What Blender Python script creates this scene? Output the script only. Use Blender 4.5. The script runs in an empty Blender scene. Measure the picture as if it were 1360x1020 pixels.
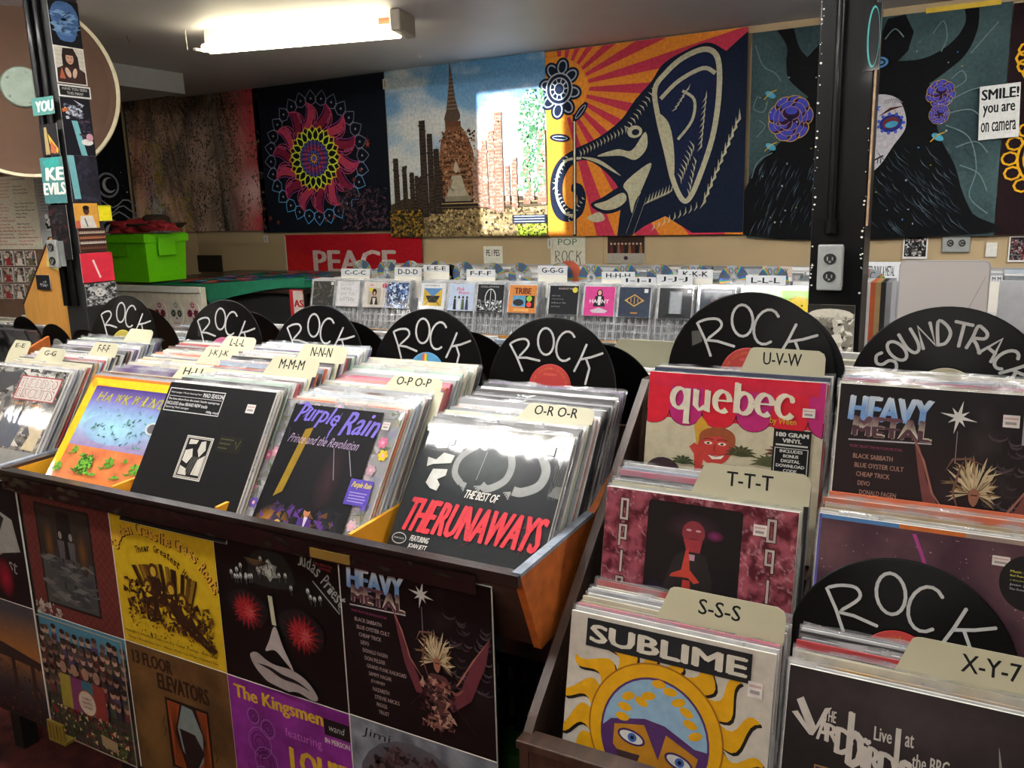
import bpy, bmesh, math, random
from math import sin, cos, pi, radians
from mathutils import Vector, Matrix, noise
random.seed(7)
scene = bpy.context.scene
COL = scene.collection

# ------------------------------------------------------------------ camera
CAMH = 1.5
F_, YAW, PITCH, ROLL = 1120.0, radians(29.04), radians(11.64), radians(-1.602)
_f = Vector((-sin(YAW)*cos(PITCH), cos(YAW)*cos(PITCH), -sin(PITCH)))
_r = Vector((cos(YAW), sin(YAW), 0)); _u = _r.cross(_f)
CR = _r*cos(ROLL)+_u*sin(ROLL); CU = -_r*sin(ROLL)+_u*cos(ROLL); CF = _f
CP = Vector((0, 0, CAMH))
cam = bpy.data.cameras.new('camera'); camo = bpy.data.objects.new('camera', cam); COL.objects.link(camo)
camo.matrix_world = Matrix(((CR.x, CU.x, -CF.x, CP.x), (CR.y, CU.y, -CF.y, CP.y), (CR.z, CU.z, -CF.z, CP.z), (0, 0, 0, 1)))
cam.sensor_width = 36; cam.lens = F_*36/1360; cam.clip_start = .05
scene.camera = camo
def at(px, py, y):                       # point of the photograph on the plane Y = y
    d = CF+CR*((px-680)/F_)-CU*((py-510)/F_)
    return CP+d*(y/d.y)
# ------------------------------------------------------------------ light
w = bpy.data.worlds.new('world'); scene.world = w; w.use_nodes = True
w.node_tree.nodes['Background'].inputs[0].default_value = (.55, .6, .7, 1)
w.node_tree.nodes['Background'].inputs[1].default_value = .35
scene.view_settings.view_transform = 'Standard'; scene.view_settings.look = 'None'
scene.view_settings.gamma = 1; scene.view_settings.use_curve_mapping = False
scene.view_settings.exposure = 0.32
TUBE_E = 66.0        # strength of the fluorescent tubes
CEIL = 2.345; WY = 4.4; LX = -5.05; RX = 2.2; FY = -2.6
# light thrown back from the street through the small window in the front wall
sp = bpy.data.lights.new('reflected_sun', 'SPOT'); sp.energy = 110000; sp.color = (.93, .97, 1)
sp.spot_size = radians(8); sp.spot_blend = 0; sp.shadow_soft_size = .05
spo = bpy.data.objects.new('reflected_sun', sp); COL.objects.link(spo)
SUNP = Vector((-.6, -22, 1.95)); PATCH = Vector((-2.34, 4.4, 1.74))
spo.location = SUNP; spo.rotation_euler = (PATCH-SUNP).to_track_quat('-Z', 'Y').to_euler()

# ------------------------------------------------------------------ materials
def lin(c):
    if isinstance(c, str):
        c = c.lstrip('#'); c = [int(c[i:i+2], 16)/255 for i in (0, 2, 4)]
    return tuple((x/12.92 if x <= .04045 else ((x+.055)/1.055)**2.4) for x in c[:3])+(1,)
def nodes(name):
    m = bpy.data.materials.new(name); m.use_nodes = True
    nt = m.node_tree; b = nt.nodes['Principled BSDF']
    return m, nt, b
def new(nt, t, **k):
    n = nt.nodes.new(t)
    for a, v in k.items(): setattr(n, a, v)
    return n
def M(name, col, rough=.5, metal=0, var=.12, scale=30, bump=0, bscale=80, coat=0, stretch=(1, 1, 1), spec=.5, emis=None):
    m, nt, b = nodes(name)
    tc = new(nt, 'ShaderNodeTexCoord'); mp = new(nt, 'ShaderNodeMapping'); mp.inputs['Scale'].default_value = stretch
    nt.links.new(tc.outputs['Object'], mp.inputs[0])
    nz = new(nt, 'ShaderNodeTexNoise'); nz.inputs['Scale'].default_value = scale; nz.inputs['Detail'].default_value = 5
    nt.links.new(mp.outputs[0], nz.inputs[0])
    r = new(nt, 'ShaderNodeValToRGB'); c = lin(col)
    r.color_ramp.elements[0].position = .3; r.color_ramp.elements[1].position = .7
    r.color_ramp.elements[0].color = tuple(x*(1-var) for x in c[:3])+(1,)
    r.color_ramp.elements[1].color = tuple(min(1, x*(1+var)) for x in c[:3])+(1,)
    nt.links.new(nz.outputs[0], r.inputs[0]); nt.links.new(r.outputs[0], b.inputs['Base Color'])
    b.inputs['Roughness'].default_value = rough; b.inputs['Metallic'].default_value = metal
    b.inputs['Specular IOR Level'].default_value = spec
    b.inputs['Coat Weight'].default_value = coat; b.inputs['Coat Roughness'].default_value = .08
    if bump:
        n2 = new(nt, 'ShaderNodeTexNoise'); n2.inputs['Scale'].default_value = bscale; nt.links.new(mp.outputs[0], n2.inputs[0])
        bp = new(nt, 'ShaderNodeBump'); bp.inputs['Strength'].default_value = bump; bp.inputs['Distance'].default_value = .01
        nt.links.new(n2.outputs[0], bp.inputs['Height']); nt.links.new(bp.outputs[0], b.inputs['Normal'])
    if emis:
        b.inputs['Emission Color'].default_value = lin(emis[0]); b.inputs['Emission Strength'].default_value = emis[1]
    return m
def print_mat(name, rough, coat, cbump, nbump=0, nscale=8, var=.1, crough=.07):
    m, nt, b = nodes(name)
    at_ = new(nt, 'ShaderNodeAttribute'); at_.attribute_name = 'ink'
    tc = new(nt, 'ShaderNodeTexCoord')
    nz = new(nt, 'ShaderNodeTexNoise'); nz.inputs['Scale'].default_value = 60; nz.inputs['Detail'].default_value = 4
    nt.links.new(tc.outputs['Object'], nz.inputs[0])
    mr = new(nt, 'ShaderNodeMapRange'); mr.inputs[1].default_value = .3; mr.inputs[2].default_value = .7
    mr.inputs[3].default_value = 1-var; mr.inputs[4].default_value = 1+var; nt.links.new(nz.outputs[0], mr.inputs[0])
    vm = new(nt, 'ShaderNodeVectorMath', operation='MULTIPLY')
    nt.links.new(at_.outputs['Color'], vm.inputs[0]); nt.links.new(mr.outputs[0], vm.inputs[1])
    nt.links.new(vm.outputs[0], b.inputs['Base Color'])
    b.inputs['Roughness'].default_value = rough; b.inputs['Specular IOR Level'].default_value = .12
    b.inputs['Coat Weight'].default_value = coat; b.inputs['Coat Roughness'].default_value = crough
    oi = new(nt, 'ShaderNodeObjectInfo')
    ad = new(nt, 'ShaderNodeVectorMath', operation='ADD'); nt.links.new(tc.outputs['Object'], ad.inputs[0]); nt.links.new(oi.outputs['Location'], ad.inputs[1])
    if cbump:
        mp = new(nt, 'ShaderNodeMapping'); mp.inputs['Scale'].default_value = (1.0, 1, .35); mp.inputs['Rotation'].default_value = (0, .5, 0)
        nt.links.new(ad.outputs[0], mp.inputs[0])
        n2 = new(nt, 'ShaderNodeTexNoise'); n2.inputs['Scale'].default_value = 14; n2.inputs['Detail'].default_value = 3; n2.inputs['Distortion'].default_value = .6
        nt.links.new(mp.outputs[0], n2.inputs[0])
        bp = new(nt, 'ShaderNodeBump'); bp.inputs['Strength'].default_value = cbump; bp.inputs['Distance'].default_value = .006
        nt.links.new(n2.outputs[0], bp.inputs['Height']); nt.links.new(bp.outputs[0], b.inputs['Coat Normal'])
    if nbump:
        n2 = new(nt, 'ShaderNodeTexNoise'); n2.inputs['Scale'].default_value = nscale; n2.inputs['Detail'].default_value = 2
        nt.links.new(tc.outputs['Object'], n2.inputs[0])
        bp = new(nt, 'ShaderNodeBump'); bp.inputs['Strength'].default_value = nbump; bp.inputs['Distance'].default_value = .03
        nt.links.new(n2.outputs[0], bp.inputs['Height']); nt.links.new(bp.outputs[0], b.inputs['Normal'])
    return m
P_WRAP = print_mat('shrink_wrapped_print', .6, .5, .16, crough=.05)
P_GLOSS = print_mat('glossy_print', .5, .2, .1)
P_PAPER = print_mat('paper_print', .7, 0, 0)
P_CLOTH = print_mat('printed_cloth', .85, 0, 0, nbump=.5, nscale=5, var=.18)
P_CARD = print_mat('card_print', .55, .1, 0, var=.05)
m_card = M('cardboard_sleeve', '#8d8678', .7)
m_cardw = M('white_card', '#d8d6cc', .6, var=.05)
m_black = M('black_gloss_paint', '#060608', .4, bump=.06, bscale=20, coat=.08, spec=.12)
m_blackmat = M('black_matte', '#0a0a0b', .7)
m_vinyl = M('vinyl', '#060607', .2, coat=.4)
m_darkwood = M('dark_brown_wood', '#2b1c14', .35, scale=6, stretch=(1, 10, 10), var=.4, coat=.3, bump=.1)
m_rail = M('worn_brown_wood', '#35241a', .45, scale=8, stretch=(10, 1, 2), var=.5, coat=.15, bump=.15)
m_orange = M('orange_hardboard', '#a4561c', .55, scale=40, var=.25, bump=.05)
m_yellow = M('yellow_ochre_board', '#c88f14', .55, scale=12, var=.12)
m_tape = M('black_shiny_tape', '#060607', .2, bump=.25, bscale=14, coat=.5)
m_foil = M('grey_blue_worn_edge', '#7d8794', .35, scale=30, var=.35, bump=.2)
m_wall = M('tan_wall', '#a89472', .8, scale=3, var=.06, bump=.05)
m_ceil = M('painted_ceiling', '#bdbac0', .55, scale=2, var=.08, bump=.06, bscale=6)
m_white = M('white_enamel', '#d9d5c6', .4, var=.04)
m_soffit = M('soffit_white', '#a8aaae', .7, var=.04)
m_floor = M('dark_red_carpet', '#5c2420', .95, scale=14, var=.6, bump=.6, bscale=200)
m_grey = M('grey_steel', '#8e9290', .4, metal=.3)
m_greypl = M('grey_plastic', '#8a8787', .5, var=.03)
m_hole = M('socket_black', '#0d0d0d', .4)
m_green = M('lime_green_plastic', '#6fdc08', .38, var=.04)
m_teal = M('green_cloth', '#0c6a4c', .8, bump=.5, bscale=9)
m_dish = M('brown_disc_fabric', '#573f2f', .85, scale=5, var=.12)
m_rim = M('cream_rim', '#cfc5a5', .5)
m_hub = M('grey_green_hub', '#7f8d80', .5, metal=.3)
m_red = M('red_cloth', '#8e1a22', .8, bump=.5)
m_brown = M('brown_felt', '#3b2a22', .9)
m_ply = M('plywood', '#b4813c', .45, scale=5, stretch=(12, 12, 1), var=.15)
m_rimw = M('rim_dark', '#110b09', .3, scale=8, stretch=(1, 8, 8), var=.6, coat=.4, bump=.15)
m_redcard = M('red_card', '#c22434', .5, var=.04)
m_tube = M('tube_glow', '#ffffff', .5, emis=('#f6f4f0', TUBE_E))
m_tubew = M('warm_tube_glow', '#ffffff', .5, emis=('#fff3cc', 17.0))
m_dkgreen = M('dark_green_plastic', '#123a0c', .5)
m_copper = M('bare_wood_edge', '#8a7058', .7, var=.4)
m_gold = M('gold_card', '#6c521c', .5)
def film(name, col, alpha, rough=.12, bump=.6, scale=30):
    m, nt, b = nodes(name)
    b.inputs['Base Color'].default_value = lin(col); b.inputs['Roughness'].default_value = rough
    b.inputs['Coat Weight'].default_value = .6; b.inputs['Coat Roughness'].default_value = .05
    b.inputs['Specular IOR Level'].default_value = .8
    tc = new(nt, 'ShaderNodeTexCoord'); oi = new(nt, 'ShaderNodeObjectInfo')
    ad = new(nt, 'ShaderNodeVectorMath', operation='ADD'); nt.links.new(tc.outputs['Object'], ad.inputs[0]); nt.links.new(oi.outputs['Location'], ad.inputs[1])
    nz = new(nt, 'ShaderNodeTexNoise'); nz.inputs['Scale'].default_value = scale; nz.inputs['Detail'].default_value = 4; nt.links.new(ad.outputs[0], nz.inputs[0])
    bp = new(nt, 'ShaderNodeBump'); bp.inputs['Strength'].default_value = bump; bp.inputs['Distance'].default_value = .01
    nt.links.new(nz.outputs[0], bp.inputs['Height']); nt.links.new(bp.outputs[0], b.inputs['Normal'])
    mr = new(nt, 'ShaderNodeMapRange'); mr.inputs[1].default_value = .35; mr.inputs[2].default_value = .65
    mr.inputs[3].default_value = max(0, alpha-.25); mr.inputs[4].default_value = min(1, alpha+.25); nt.links.new(nz.outputs[0], mr.inputs[0])
    nt.links.new(mr.outputs[0], b.inputs['Alpha'])
    return m
m_film = film('clear_plastic_film', '#c8cbce', .2, .1, .3, 18)
m_clear = film('clear_hard_plastic', '#dde0e4', .42, .08, .2, 12)
def iri():  # rainbow sheen of the discs put into the base colour by angle
    m, nt, b = nodes('cd_painted_sheen')
    tc = new(nt, 'ShaderNodeTexCoord'); sx = new(nt, 'ShaderNodeSeparateXYZ'); nt.links.new(tc.outputs['Object'], sx.inputs[0])
    a = new(nt, 'ShaderNodeMath', operation='ARCTAN2'); nt.links.new(sx.outputs[0], a.inputs[0]); nt.links.new(sx.outputs[2], a.inputs[1])
    s = new(nt, 'ShaderNodeMath', operation='MULTIPLY'); s.inputs[1].default_value = 3.0; nt.links.new(a.outputs[0], s.inputs[0])
    oi = new(nt, 'ShaderNodeObjectInfo'); ad = new(nt, 'ShaderNodeMath', operation='MULTIPLY_ADD'); nt.links.new(oi.outputs['Random'], ad.inputs[0]); ad.inputs[1].default_value = 4; nt.links.new(s.outputs[0], ad.inputs[2])
    fr = new(nt, 'ShaderNodeMath', operation='SINE'); nt.links.new(ad.outputs[0], fr.inputs[0])
    mr = new(nt, 'ShaderNodeMapRange'); mr.inputs[1].default_value = -1; nt.links.new(fr.outputs[0], mr.inputs[0])
    cr = new(nt, 'ShaderNodeValToRGB'); e = cr.color_ramp.elements
    e[0].color = lin('#6f7478'); e[1].color = lin('#c9d2d6'); e[1].position = 1
    for p, c in ((.25, '#4d6fd0'), (.4, '#3fc28a'), (.52, '#d8d84a'), (.62, '#e06a3a'), (.74, '#b9c2c6')):
        k = e.new(p); k.color = lin(c)
    nt.links.new(mr.outputs[0], cr.inputs[0]); nt.links.new(cr.outputs[0], b.inputs['Base Color'])
    b.inputs['Roughness'].default_value = .25; b.inputs['Metallic'].default_value = .6
    return m
m_cd = iri()

# ------------------------------------------------------------------ object helpers
def link(o, parent=None):
    COL.objects.link(o)
    if parent: o.parent = parent
    return o
def tag(o, label=None, cat=None, group=None, kind=None):
    for k, v in (('label', label), ('category', cat), ('group', group), ('kind', kind)):
        if v: o[k] = v
    return o
def thing(name, label, cat, loc=(0, 0, 0), rot=(0, 0, 0), group=None):
    o = bpy.data.objects.new(name, None); o.empty_display_size = .05
    o.location = loc; o.rotation_euler = rot; link(o); return tag(o, label, cat, group)
def mesh(name, vs, fs, mat):
    me = bpy.data.meshes.new(name); me.from_pydata([tuple(v) for v in vs], [], fs)
    for m in (mat if isinstance(mat, (list, tuple)) else [mat]): me.materials.append(m)
    return me
def part(name, me, parent=None, loc=None, rot=None, label=None):
    o = bpy.data.objects.new(name, me); link(o, parent)
    if loc is not None: o.location = loc
    if rot is not None: o.rotation_euler = rot
    if label: o['label'] = label
    return o
class MB:
    def __init__(s): s.v = []; s.f = []; s.sm = []
    def add(s, vs, fs, smooth=False):
        n = len(s.v); s.v += [Vector(v) for v in vs]; s.f += [tuple(i+n for i in f) for f in fs]; s.sm += [smooth]*len(fs); return s
    def box(s, x0, x1, y0, y1, z0, z1, c=0):
        if c <= 0:
            vs = [(x, y, z) for x in (x0, x1) for y in (y0, y1) for z in (z0, z1)]
            return s.add(vs, [(0, 1, 3, 2), (4, 6, 7, 5), (0, 4, 5, 1), (2, 3, 7, 6), (0, 2, 6, 4), (1, 5, 7, 3)])
        bm = bmesh.new(); bmesh.ops.create_cube(bm, size=1)
        for v in bm.verts: v.co = Vector(((x0+x1)/2+v.co.x*(x1-x0), (y0+y1)/2+v.co.y*(y1-y0), (z0+z1)/2+v.co.z*(z1-z0)))
        bmesh.ops.bevel(bm, geom=bm.edges[:], offset=c, segments=2, affect='EDGES', profile=.5)
        bm.verts.index_update(); s.add([v.co.copy() for v in bm.verts], [tuple(v.index for v in f.verts) for f in bm.faces]); bm.free(); return s
    def prism(s, prof, a, b, axis='x'):      # profile extruded from a to b along an axis
        n = len(prof)
        def P(p, t): return {'x': (t, p[0], p[1]), 'y': (p[0], t, p[1]), 'z': (p[0], p[1], t)}[axis]
        vs = [P(p, a) for p in prof]+[P(p, b) for p in prof]
        fs = [tuple(range(n))[::-1], tuple(range(n, 2*n))]+[(i, (i+1) % n, n+(i+1) % n, n+i) for i in range(n)]
        return s.add(vs, fs)
    def cyl(s, p, q, r, n=16, r2=None, cap=True):
        p = Vector(p); q = Vector(q); d = (q-p).normalized(); a = d.orthogonal().normalized(); b = d.cross(a); r2 = r if r2 is None else r2
        vs = [p+(a*cos(2*pi*i/n)+b*sin(2*pi*i/n))*r for i in range(n)]+[q+(a*cos(2*pi*i/n)+b*sin(2*pi*i/n))*r2 for i in range(n)]
        s.add(vs, [(i, (i+1) % n, n+(i+1) % n, n+i) for i in range(n)], True)
        if cap: s.add(vs, [tuple(range(n))[::-1], tuple(range(n, 2*n))])
        return s
    def tube(s, pts, r, n=8):
        pts = [Vector(p) for p in pts]; rings = []; up = None
        for i, p in enumerate(pts):
            d = (pts[min(i+1, len(pts)-1)]-pts[max(i-1, 0)]).normalized()
            a = d.orthogonal().normalized() if up is None else (up-d*up.dot(d)).normalized()
            up = a; b = d.cross(a); rings.append([p+(a*cos(2*pi*k/n)+b*sin(2*pi*k/n))*r for k in range(n)])
        vs = [v for g in rings for v in g]
        fs = [(i*n+k, i*n+(k+1) % n, (i+1)*n+(k+1) % n, (i+1)*n+k) for i in range(len(pts)-1) for k in range(n)]
        s.add(vs, fs, True); s.add([*rings[0], *rings[-1]], [tuple(range(n))[::-1], tuple(range(n, 2*n))]); return s
    def lathe(s, prof, n=48, axis='y', c=(0, 0, 0)):   # prof: (radius, height)
        vs = []; c = Vector(c)
        for r, h in prof:
            for k in range(n):
                a = 2*pi*k/n; x, y = r*cos(a), r*sin(a)
                vs.append(c+Vector({'y': (x, h, y), 'z': (x, y, h)}[axis]))
        m = len(prof)
        fs = [(i*n+k, i*n+(k+1) % n, (i+1)*n+(k+1) % n, (i+1)*n+k) for i in range(m-1) for k in range(n)]
        return s.add(vs, fs)
    def me(s, name, mat):
        m = mesh(name, s.v, s.f, mat)
        m.polygons.foreach_set('use_smooth', s.sm); m.update()
        bm = bmesh.new(); bm.from_mesh(m); bmesh.ops.recalc_face_normals(bm, faces=bm.faces[:]); bm.to_mesh(m); bm.free()
        return m
    def go(s, name, mat, parent=None, **k): return part(name, s.me(name, mat), parent, **k)
def struct(o): o['kind'] = 'structure'; return o

# ------------------------------------------------------------------ flat print made of inked shapes
_fc = {}
def glyphs(s, bold):
    k = (s, bold)
    if k not in _fc:
        cu = bpy.data.curves.new('t', 'FONT'); cu.body = s; cu.size = 1; cu.resolution_u = 2; cu.offset = bold
        o = bpy.data.objects.new('t', cu); me = o.to_mesh()
        vs = [(v.co.x, v.co.y) for v in me.vertices]; fs = [tuple(p.vertices) for p in me.polygons]
        o.to_mesh_clear(); bpy.data.objects.remove(o); bpy.data.curves.remove(cu)
        _fc[k] = (vs, fs)
    return _fc[k]
STROKES = {  # hand-painted capitals in a 1 x 1 box, y up
 'R': [[(.1, 0), (.12, .5), (.08, 1), (.45, .98), (.8, .85), (.78, .62), (.15, .45), (.5, .3), (.95, 0)]],
 'O': [[(.5+.45*cos(a), .5+.5*sin(a)) for a in [pi/2+i*pi/9 for i in range(19)]]],
 'C': [[(.5+.48*cos(a), .5+.5*sin(a)) for a in [radians(48)+i*radians(264)/13 for i in range(14)]]],
 'K': [[(.12, 0), (.18, .5), (.2, 1)], [(.98, .95), (.6, .68), (.18, .45)], [(.4, .56), (.7, .3), (.78, -.25)]],
 'S': [[(.9, .9), (.55, 1), (.15, .82), (.25, .58), (.7, .45), (.85, .2), (.5, 0), (.05, .08)]],
 'U': [[(.08, 1), (.1, .35), (.35, 0), (.7, .05), (.88, .4), (.9, 1)]],
 'N': [[(.08, 0), (.12, 1), (.85, .02), (.92, 1)]],
 'D': [[(.12, 0), (.15, 1), (.6, .9), (.9, .5), (.6, .08), (.12, 0)]],
 'T': [[(0, 1), (1, .97)], [(.5, .98), (.5, 0)]],
 'A': [[(.02, 0), (.48, 1), (.95, 0)], [(.22, .38), (.78, .36)]],
 'P': [[(.12, 0), (.12, 1), (.6, .98), (.85, .75), (.6, .5), (.15, .48)]],
}
def smooth(pts, n=5, closed=True):
    m = len(pts); out = []
    for i in range(m if closed else m-1):
        p = [pts[(i+j) % m] if closed else pts[min(max(i+j, 0), m-1)] for j in (-1, 0, 1, 2)]
        for k in range(n):
            t = k/n; out.append(tuple(.5*(2*p[1][a]+(p[2][a]-p[0][a])*t+(2*p[0][a]-5*p[1][a]+4*p[2][a]-p[3][a])*t*t+(3*p[1][a]-p[0][a]-3*p[2][a]+p[3][a])*t**3) for a in (0, 1)))
    if not closed: out.append(tuple(pts[-1]))
    return out
class Art:
    def __init__(s, w=1, h=1, bg=None):
        s.w = w; s.h = h; s.v = []; s.f = []; s.c = []; s.L = 0
        if bg is not None: s.rect(0, 0, w, h, bg)
    def nx(s): s.L += 1; return -.00022-.00003*s.L
    def poly(s, pts, col, y=None):
        y = s.nx() if y is None else y; n = len(s.v); s.v += [(p[0], y, p[1]) for p in pts]
        cs = col(pts) if callable(col) else None
        s.c += cs if cs else [lin(col)]*len(pts); s.f.append(tuple(range(n, n+len(pts)))); return s
    def rect(s, x, y, x1, y1, col): return s.poly([(x, y), (x1, y), (x1, y1), (x, y1)], col)
    def frame(s, x, y, x1, y1, t, col):
        for a in ((x, y, x1, y+t), (x, y1-t, x1, y1), (x, y, x+t, y1), (x1-t, y, x1, y1)): s.rect(*a, col)
    def grad(s, x, y, x1, y1, stops, horiz=False):
        for (a, ca), (b, cb) in zip(stops, stops[1:]):
            A, B = lin(ca), lin(cb)
            if horiz: p = [(x+(x1-x)*a, y), (x+(x1-x)*b, y), (x+(x1-x)*b, y1), (x+(x1-x)*a, y1)]; cs = [A, B, B, A]
            else: p = [(x, y+(y1-y)*a), (x1, y+(y1-y)*a), (x1, y+(y1-y)*b), (x, y+(y1-y)*b)]; cs = [A, A, B, B]
            s.poly(p, lambda q, cs=cs: cs)
    def ell(s, x, y, rx, ry=None, col='#fff', n=20, rot=0, y0=None):
        ry = rx if ry is None else ry; r = radians(rot)
        return s.poly([(x+rx*cos(a)*cos(r)-ry*sin(a)*sin(r), y+rx*cos(a)*sin(r)+ry*sin(a)*cos(r)) for a in [2*pi*i/n for i in range(n)]], col, y0)
    def glow(s, x, y, rx, ry, c0, c1, n=20):
        z = s.nx(); A, B = lin(c0), lin(c1)
        for i in range(n):
            a, b = 2*pi*i/n, 2*pi*(i+1)/n
            s.poly([(x, y), (x+rx*cos(a), y+ry*sin(a)), (x+rx*cos(b), y+ry*sin(b))], lambda q: [A, B, B], z)
    def star(s, x, y, R, r, n, col, rot=0):
        return s.poly([(x+(R if i % 2 == 0 else r)*sin(rot+pi*i/n), y-(R if i % 2 == 0 else r)*cos(rot+pi*i/n)) for i in range(2*n)], col)
    def line(s, pts, wd, col, closed=False, taper=False, nib=None):
        z = s.nx(); pts = [Vector(p) for p in pts]
        if closed: pts = pts+[pts[0]]
        n = len(pts); L = []; R = []
        for i, p in enumerate(pts):
            if closed and i in (0, n-1): d = pts[1]-pts[-2]
            else: d = pts[min(i+1, n-1)]-pts[max(i-1, 0)]
            if d.length < 1e-9: d = Vector((1, 0))
            d.normalize(); q = Vector((-d.y, d.x)); h = wd/2
            if taper: h *= max(.05, sin(pi*min(max(i/(n-1), .02), .98)))
            if nib: h *= nib[0]+(1-nib[0])*abs(sin(math.atan2(d.y, d.x)-nib[1]))
            L.append(p+q*h); R.append(p-q*h)
        c = lin(col)
        for i in range(n-1): s.poly([L[i], L[i+1], R[i+1], R[i]], lambda q: [c]*4, z)
        return s
    def text(s, t, x, y, w=None, h=.1, col='#fff', bold=0.0, shear=0, rot=0, warp=None, align='l', grad=None):
        vs, fs = glyphs(t, 0)
        if not vs: return s
        x0 = min(v[0] for v in vs); x1 = max(v[0] for v in vs); y0 = min(v[1] for v in vs); y1 = max(v[1] for v in vs)
        sy = h/(y1-y0); sx = (w/(x1-x0)) if w else sy; W = (x1-x0)*sx
        ox = {'l': 0, 'c': -W/2, 'r': -W}[align]; r = radians(rot); z = s.nx(); c = lin(col)
        q = bold*min(sx, sy*1.4)*1.15
        for zi, (dx, dy) in enumerate(((0, 0),) if q < 1e-6 else ((-q, 0), (-q/2, -q*.4), (0, 0), (q/2, q*.4), (q, 0))):
            n = len(s.v)
            for vx, vy in vs:
                a = (vx-x0)*sx+ox+dx; b = (y1-vy)*sy+dy
                a += shear*(h-b)
                if warp: a, b = warp(a, b)
                s.v.append((x+a*cos(r)-b*sin(r), z-zi*.000006, y+a*sin(r)+b*cos(r)))
                s.c.append(lin(grad(a, (y1-vy)/(y1-y0))) if grad else c)
            s.f += [tuple(i+n for i in f) for f in fs]
        return s
    def path_text(s, t, pts, h, col, bold=0.0, w=.75):
        P = smooth(pts, 8, False); L = [0]
        for p, q in zip(P, P[1:]): L.append(L[-1]+math.hypot(q[0]-p[0], q[1]-p[1]))
        n = len(t)
        for i, ch in enumerate(t):
            if ch == ' ': continue
            d = L[-1]*(i+.15)/n; k = max(j for j in range(len(P)-1) if L[j] <= d); f = (d-L[k])/(L[k+1]-L[k]+1e-9)
            x = P[k][0]+(P[k+1][0]-P[k][0])*f; y = P[k][1]+(P[k+1][1]-P[k][1])*f; r = math.degrees(math.atan2(P[k+1][1]-P[k][1], P[k+1][0]-P[k][0]))
            up = h if (ch.isupper() or ch in 'bdfhklt') else h*.72
            s.text(ch, x+up*sin(radians(r)), y-up*cos(radians(r)), L[-1]/n*w, up*(1.3 if ch in 'gpqy' else 1), col, bold, rot=r)
    def spoly(s, pts, col, n=5): return s.poly(smooth(pts, n), col)
    def sline(s, pts, wd, col, **k): return s.line(smooth(pts, 5, False), wd, col, **k)
    def scatter(s, n, box, size, cols, kind='tri', seed=1, inside=None, elong=1, ang=None):
        rd = random.Random(seed); base = s.L; s.L += 13
        for i in range(n):
            x = rd.uniform(box[0], box[2]); y = rd.uniform(box[1], box[3])
            if inside and not inside(x, y): continue
            r = size*rd.uniform(.4, 1.3); z = -.00022-.00003*(base+1+(i % 12))
            c = rd.choice(cols) if not callable(cols) else cols(x, y, rd)
            a0 = rd.uniform(0, 6.28) if ang is None else ang+rd.uniform(-.3, .3)
            k = {'tri': 3, 'quad': 4, 'dot': 7}[kind]; P = []
            for j in range(k):
                a = 2*pi*j/k+rd.uniform(-.25, .25)*(kind != 'dot'); u, v = r*elong*cos(a), r*sin(a)
                P.append((min(max(x+u*cos(a0)-v*sin(a0), 0), s.w), min(max(y+u*sin(a0)+v*cos(a0), 0), s.h)))
            s.poly(P, c, z)
        return s
    def grid(s, fn, nx_, ny_, box=None):
        b = box or (0, 0, s.w, s.h); z = s.nx(); n = len(s.v)
        for j in range(ny_+1):
            for i in range(nx_+1):
                x = b[0]+(b[2]-b[0])*i/nx_; y = b[1]+(b[3]-b[1])*j/ny_
                s.v.append((x, z, y)); c = fn(x, y); s.c.append(c if len(c) == 4 and not isinstance(c, str) else lin(c))
        s.f += [(n+j*(nx_+1)+i, n+j*(nx_+1)+i+1, n+(j+1)*(nx_+1)+i+1, n+(j+1)*(nx_+1)+i) for j in range(ny_) for i in range(nx_)]
        return s
    def squash(s, k, col):
        s.v = [(x, y, z*k) for x, y, z in s.v]; n = len(s.v); s.v += [(0, -.0002, k-.001), (s.w, -.0002, k-.001), (s.w, -.0002, s.h), (0, -.0002, s.h)]
        s.c += [lin(col)]*4; s.f.append((n, n+1, n+2, n+3)); return s
    def price(s, x, y, w=.055, h=.05):
        s.rect(x, y, x+w, y+h, '#cfc9c4'); s.rect(x+.005, y+h*.2, x+w-.006, y+h*.36, '#b79a97'); s.rect(x+.01, y+h*.55, x+w-.012, y+h*.78, '#8e8a88')
    def me(s, name, mat, W, H=None):     # scaled so that the sheet is W wide; origin bottom centre, faces -Y
        k = W/s.w; kz = (H/s.h) if H else k
        vs = [(v[0]*k-W/2, v[1], (s.h-v[2])*kz) for v in s.v]
        m = bpy.data.meshes.new(name); m.from_pydata(vs, [], s.f); m.materials.append(mat)
        a = m.color_attributes.new('ink', 'FLOAT_COLOR', 'POINT')
        a.data.foreach_set('color', [x for c in s.c for x in c]); m.update(); return m
def mix(a, b, t):
    t = min(max(t, 0), 1); A, B = (lin(a) if isinstance(a, str) else a), (lin(b) if isinstance(b, str) else b)
    return tuple(A[i]*(1-t)+B[i]*t for i in range(3))+(1,)
def fb(x, y, s, k=0, o=4): return noise.fractal(Vector((x*s+k, y*s-k, k)), 1, 2, o)
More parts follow.
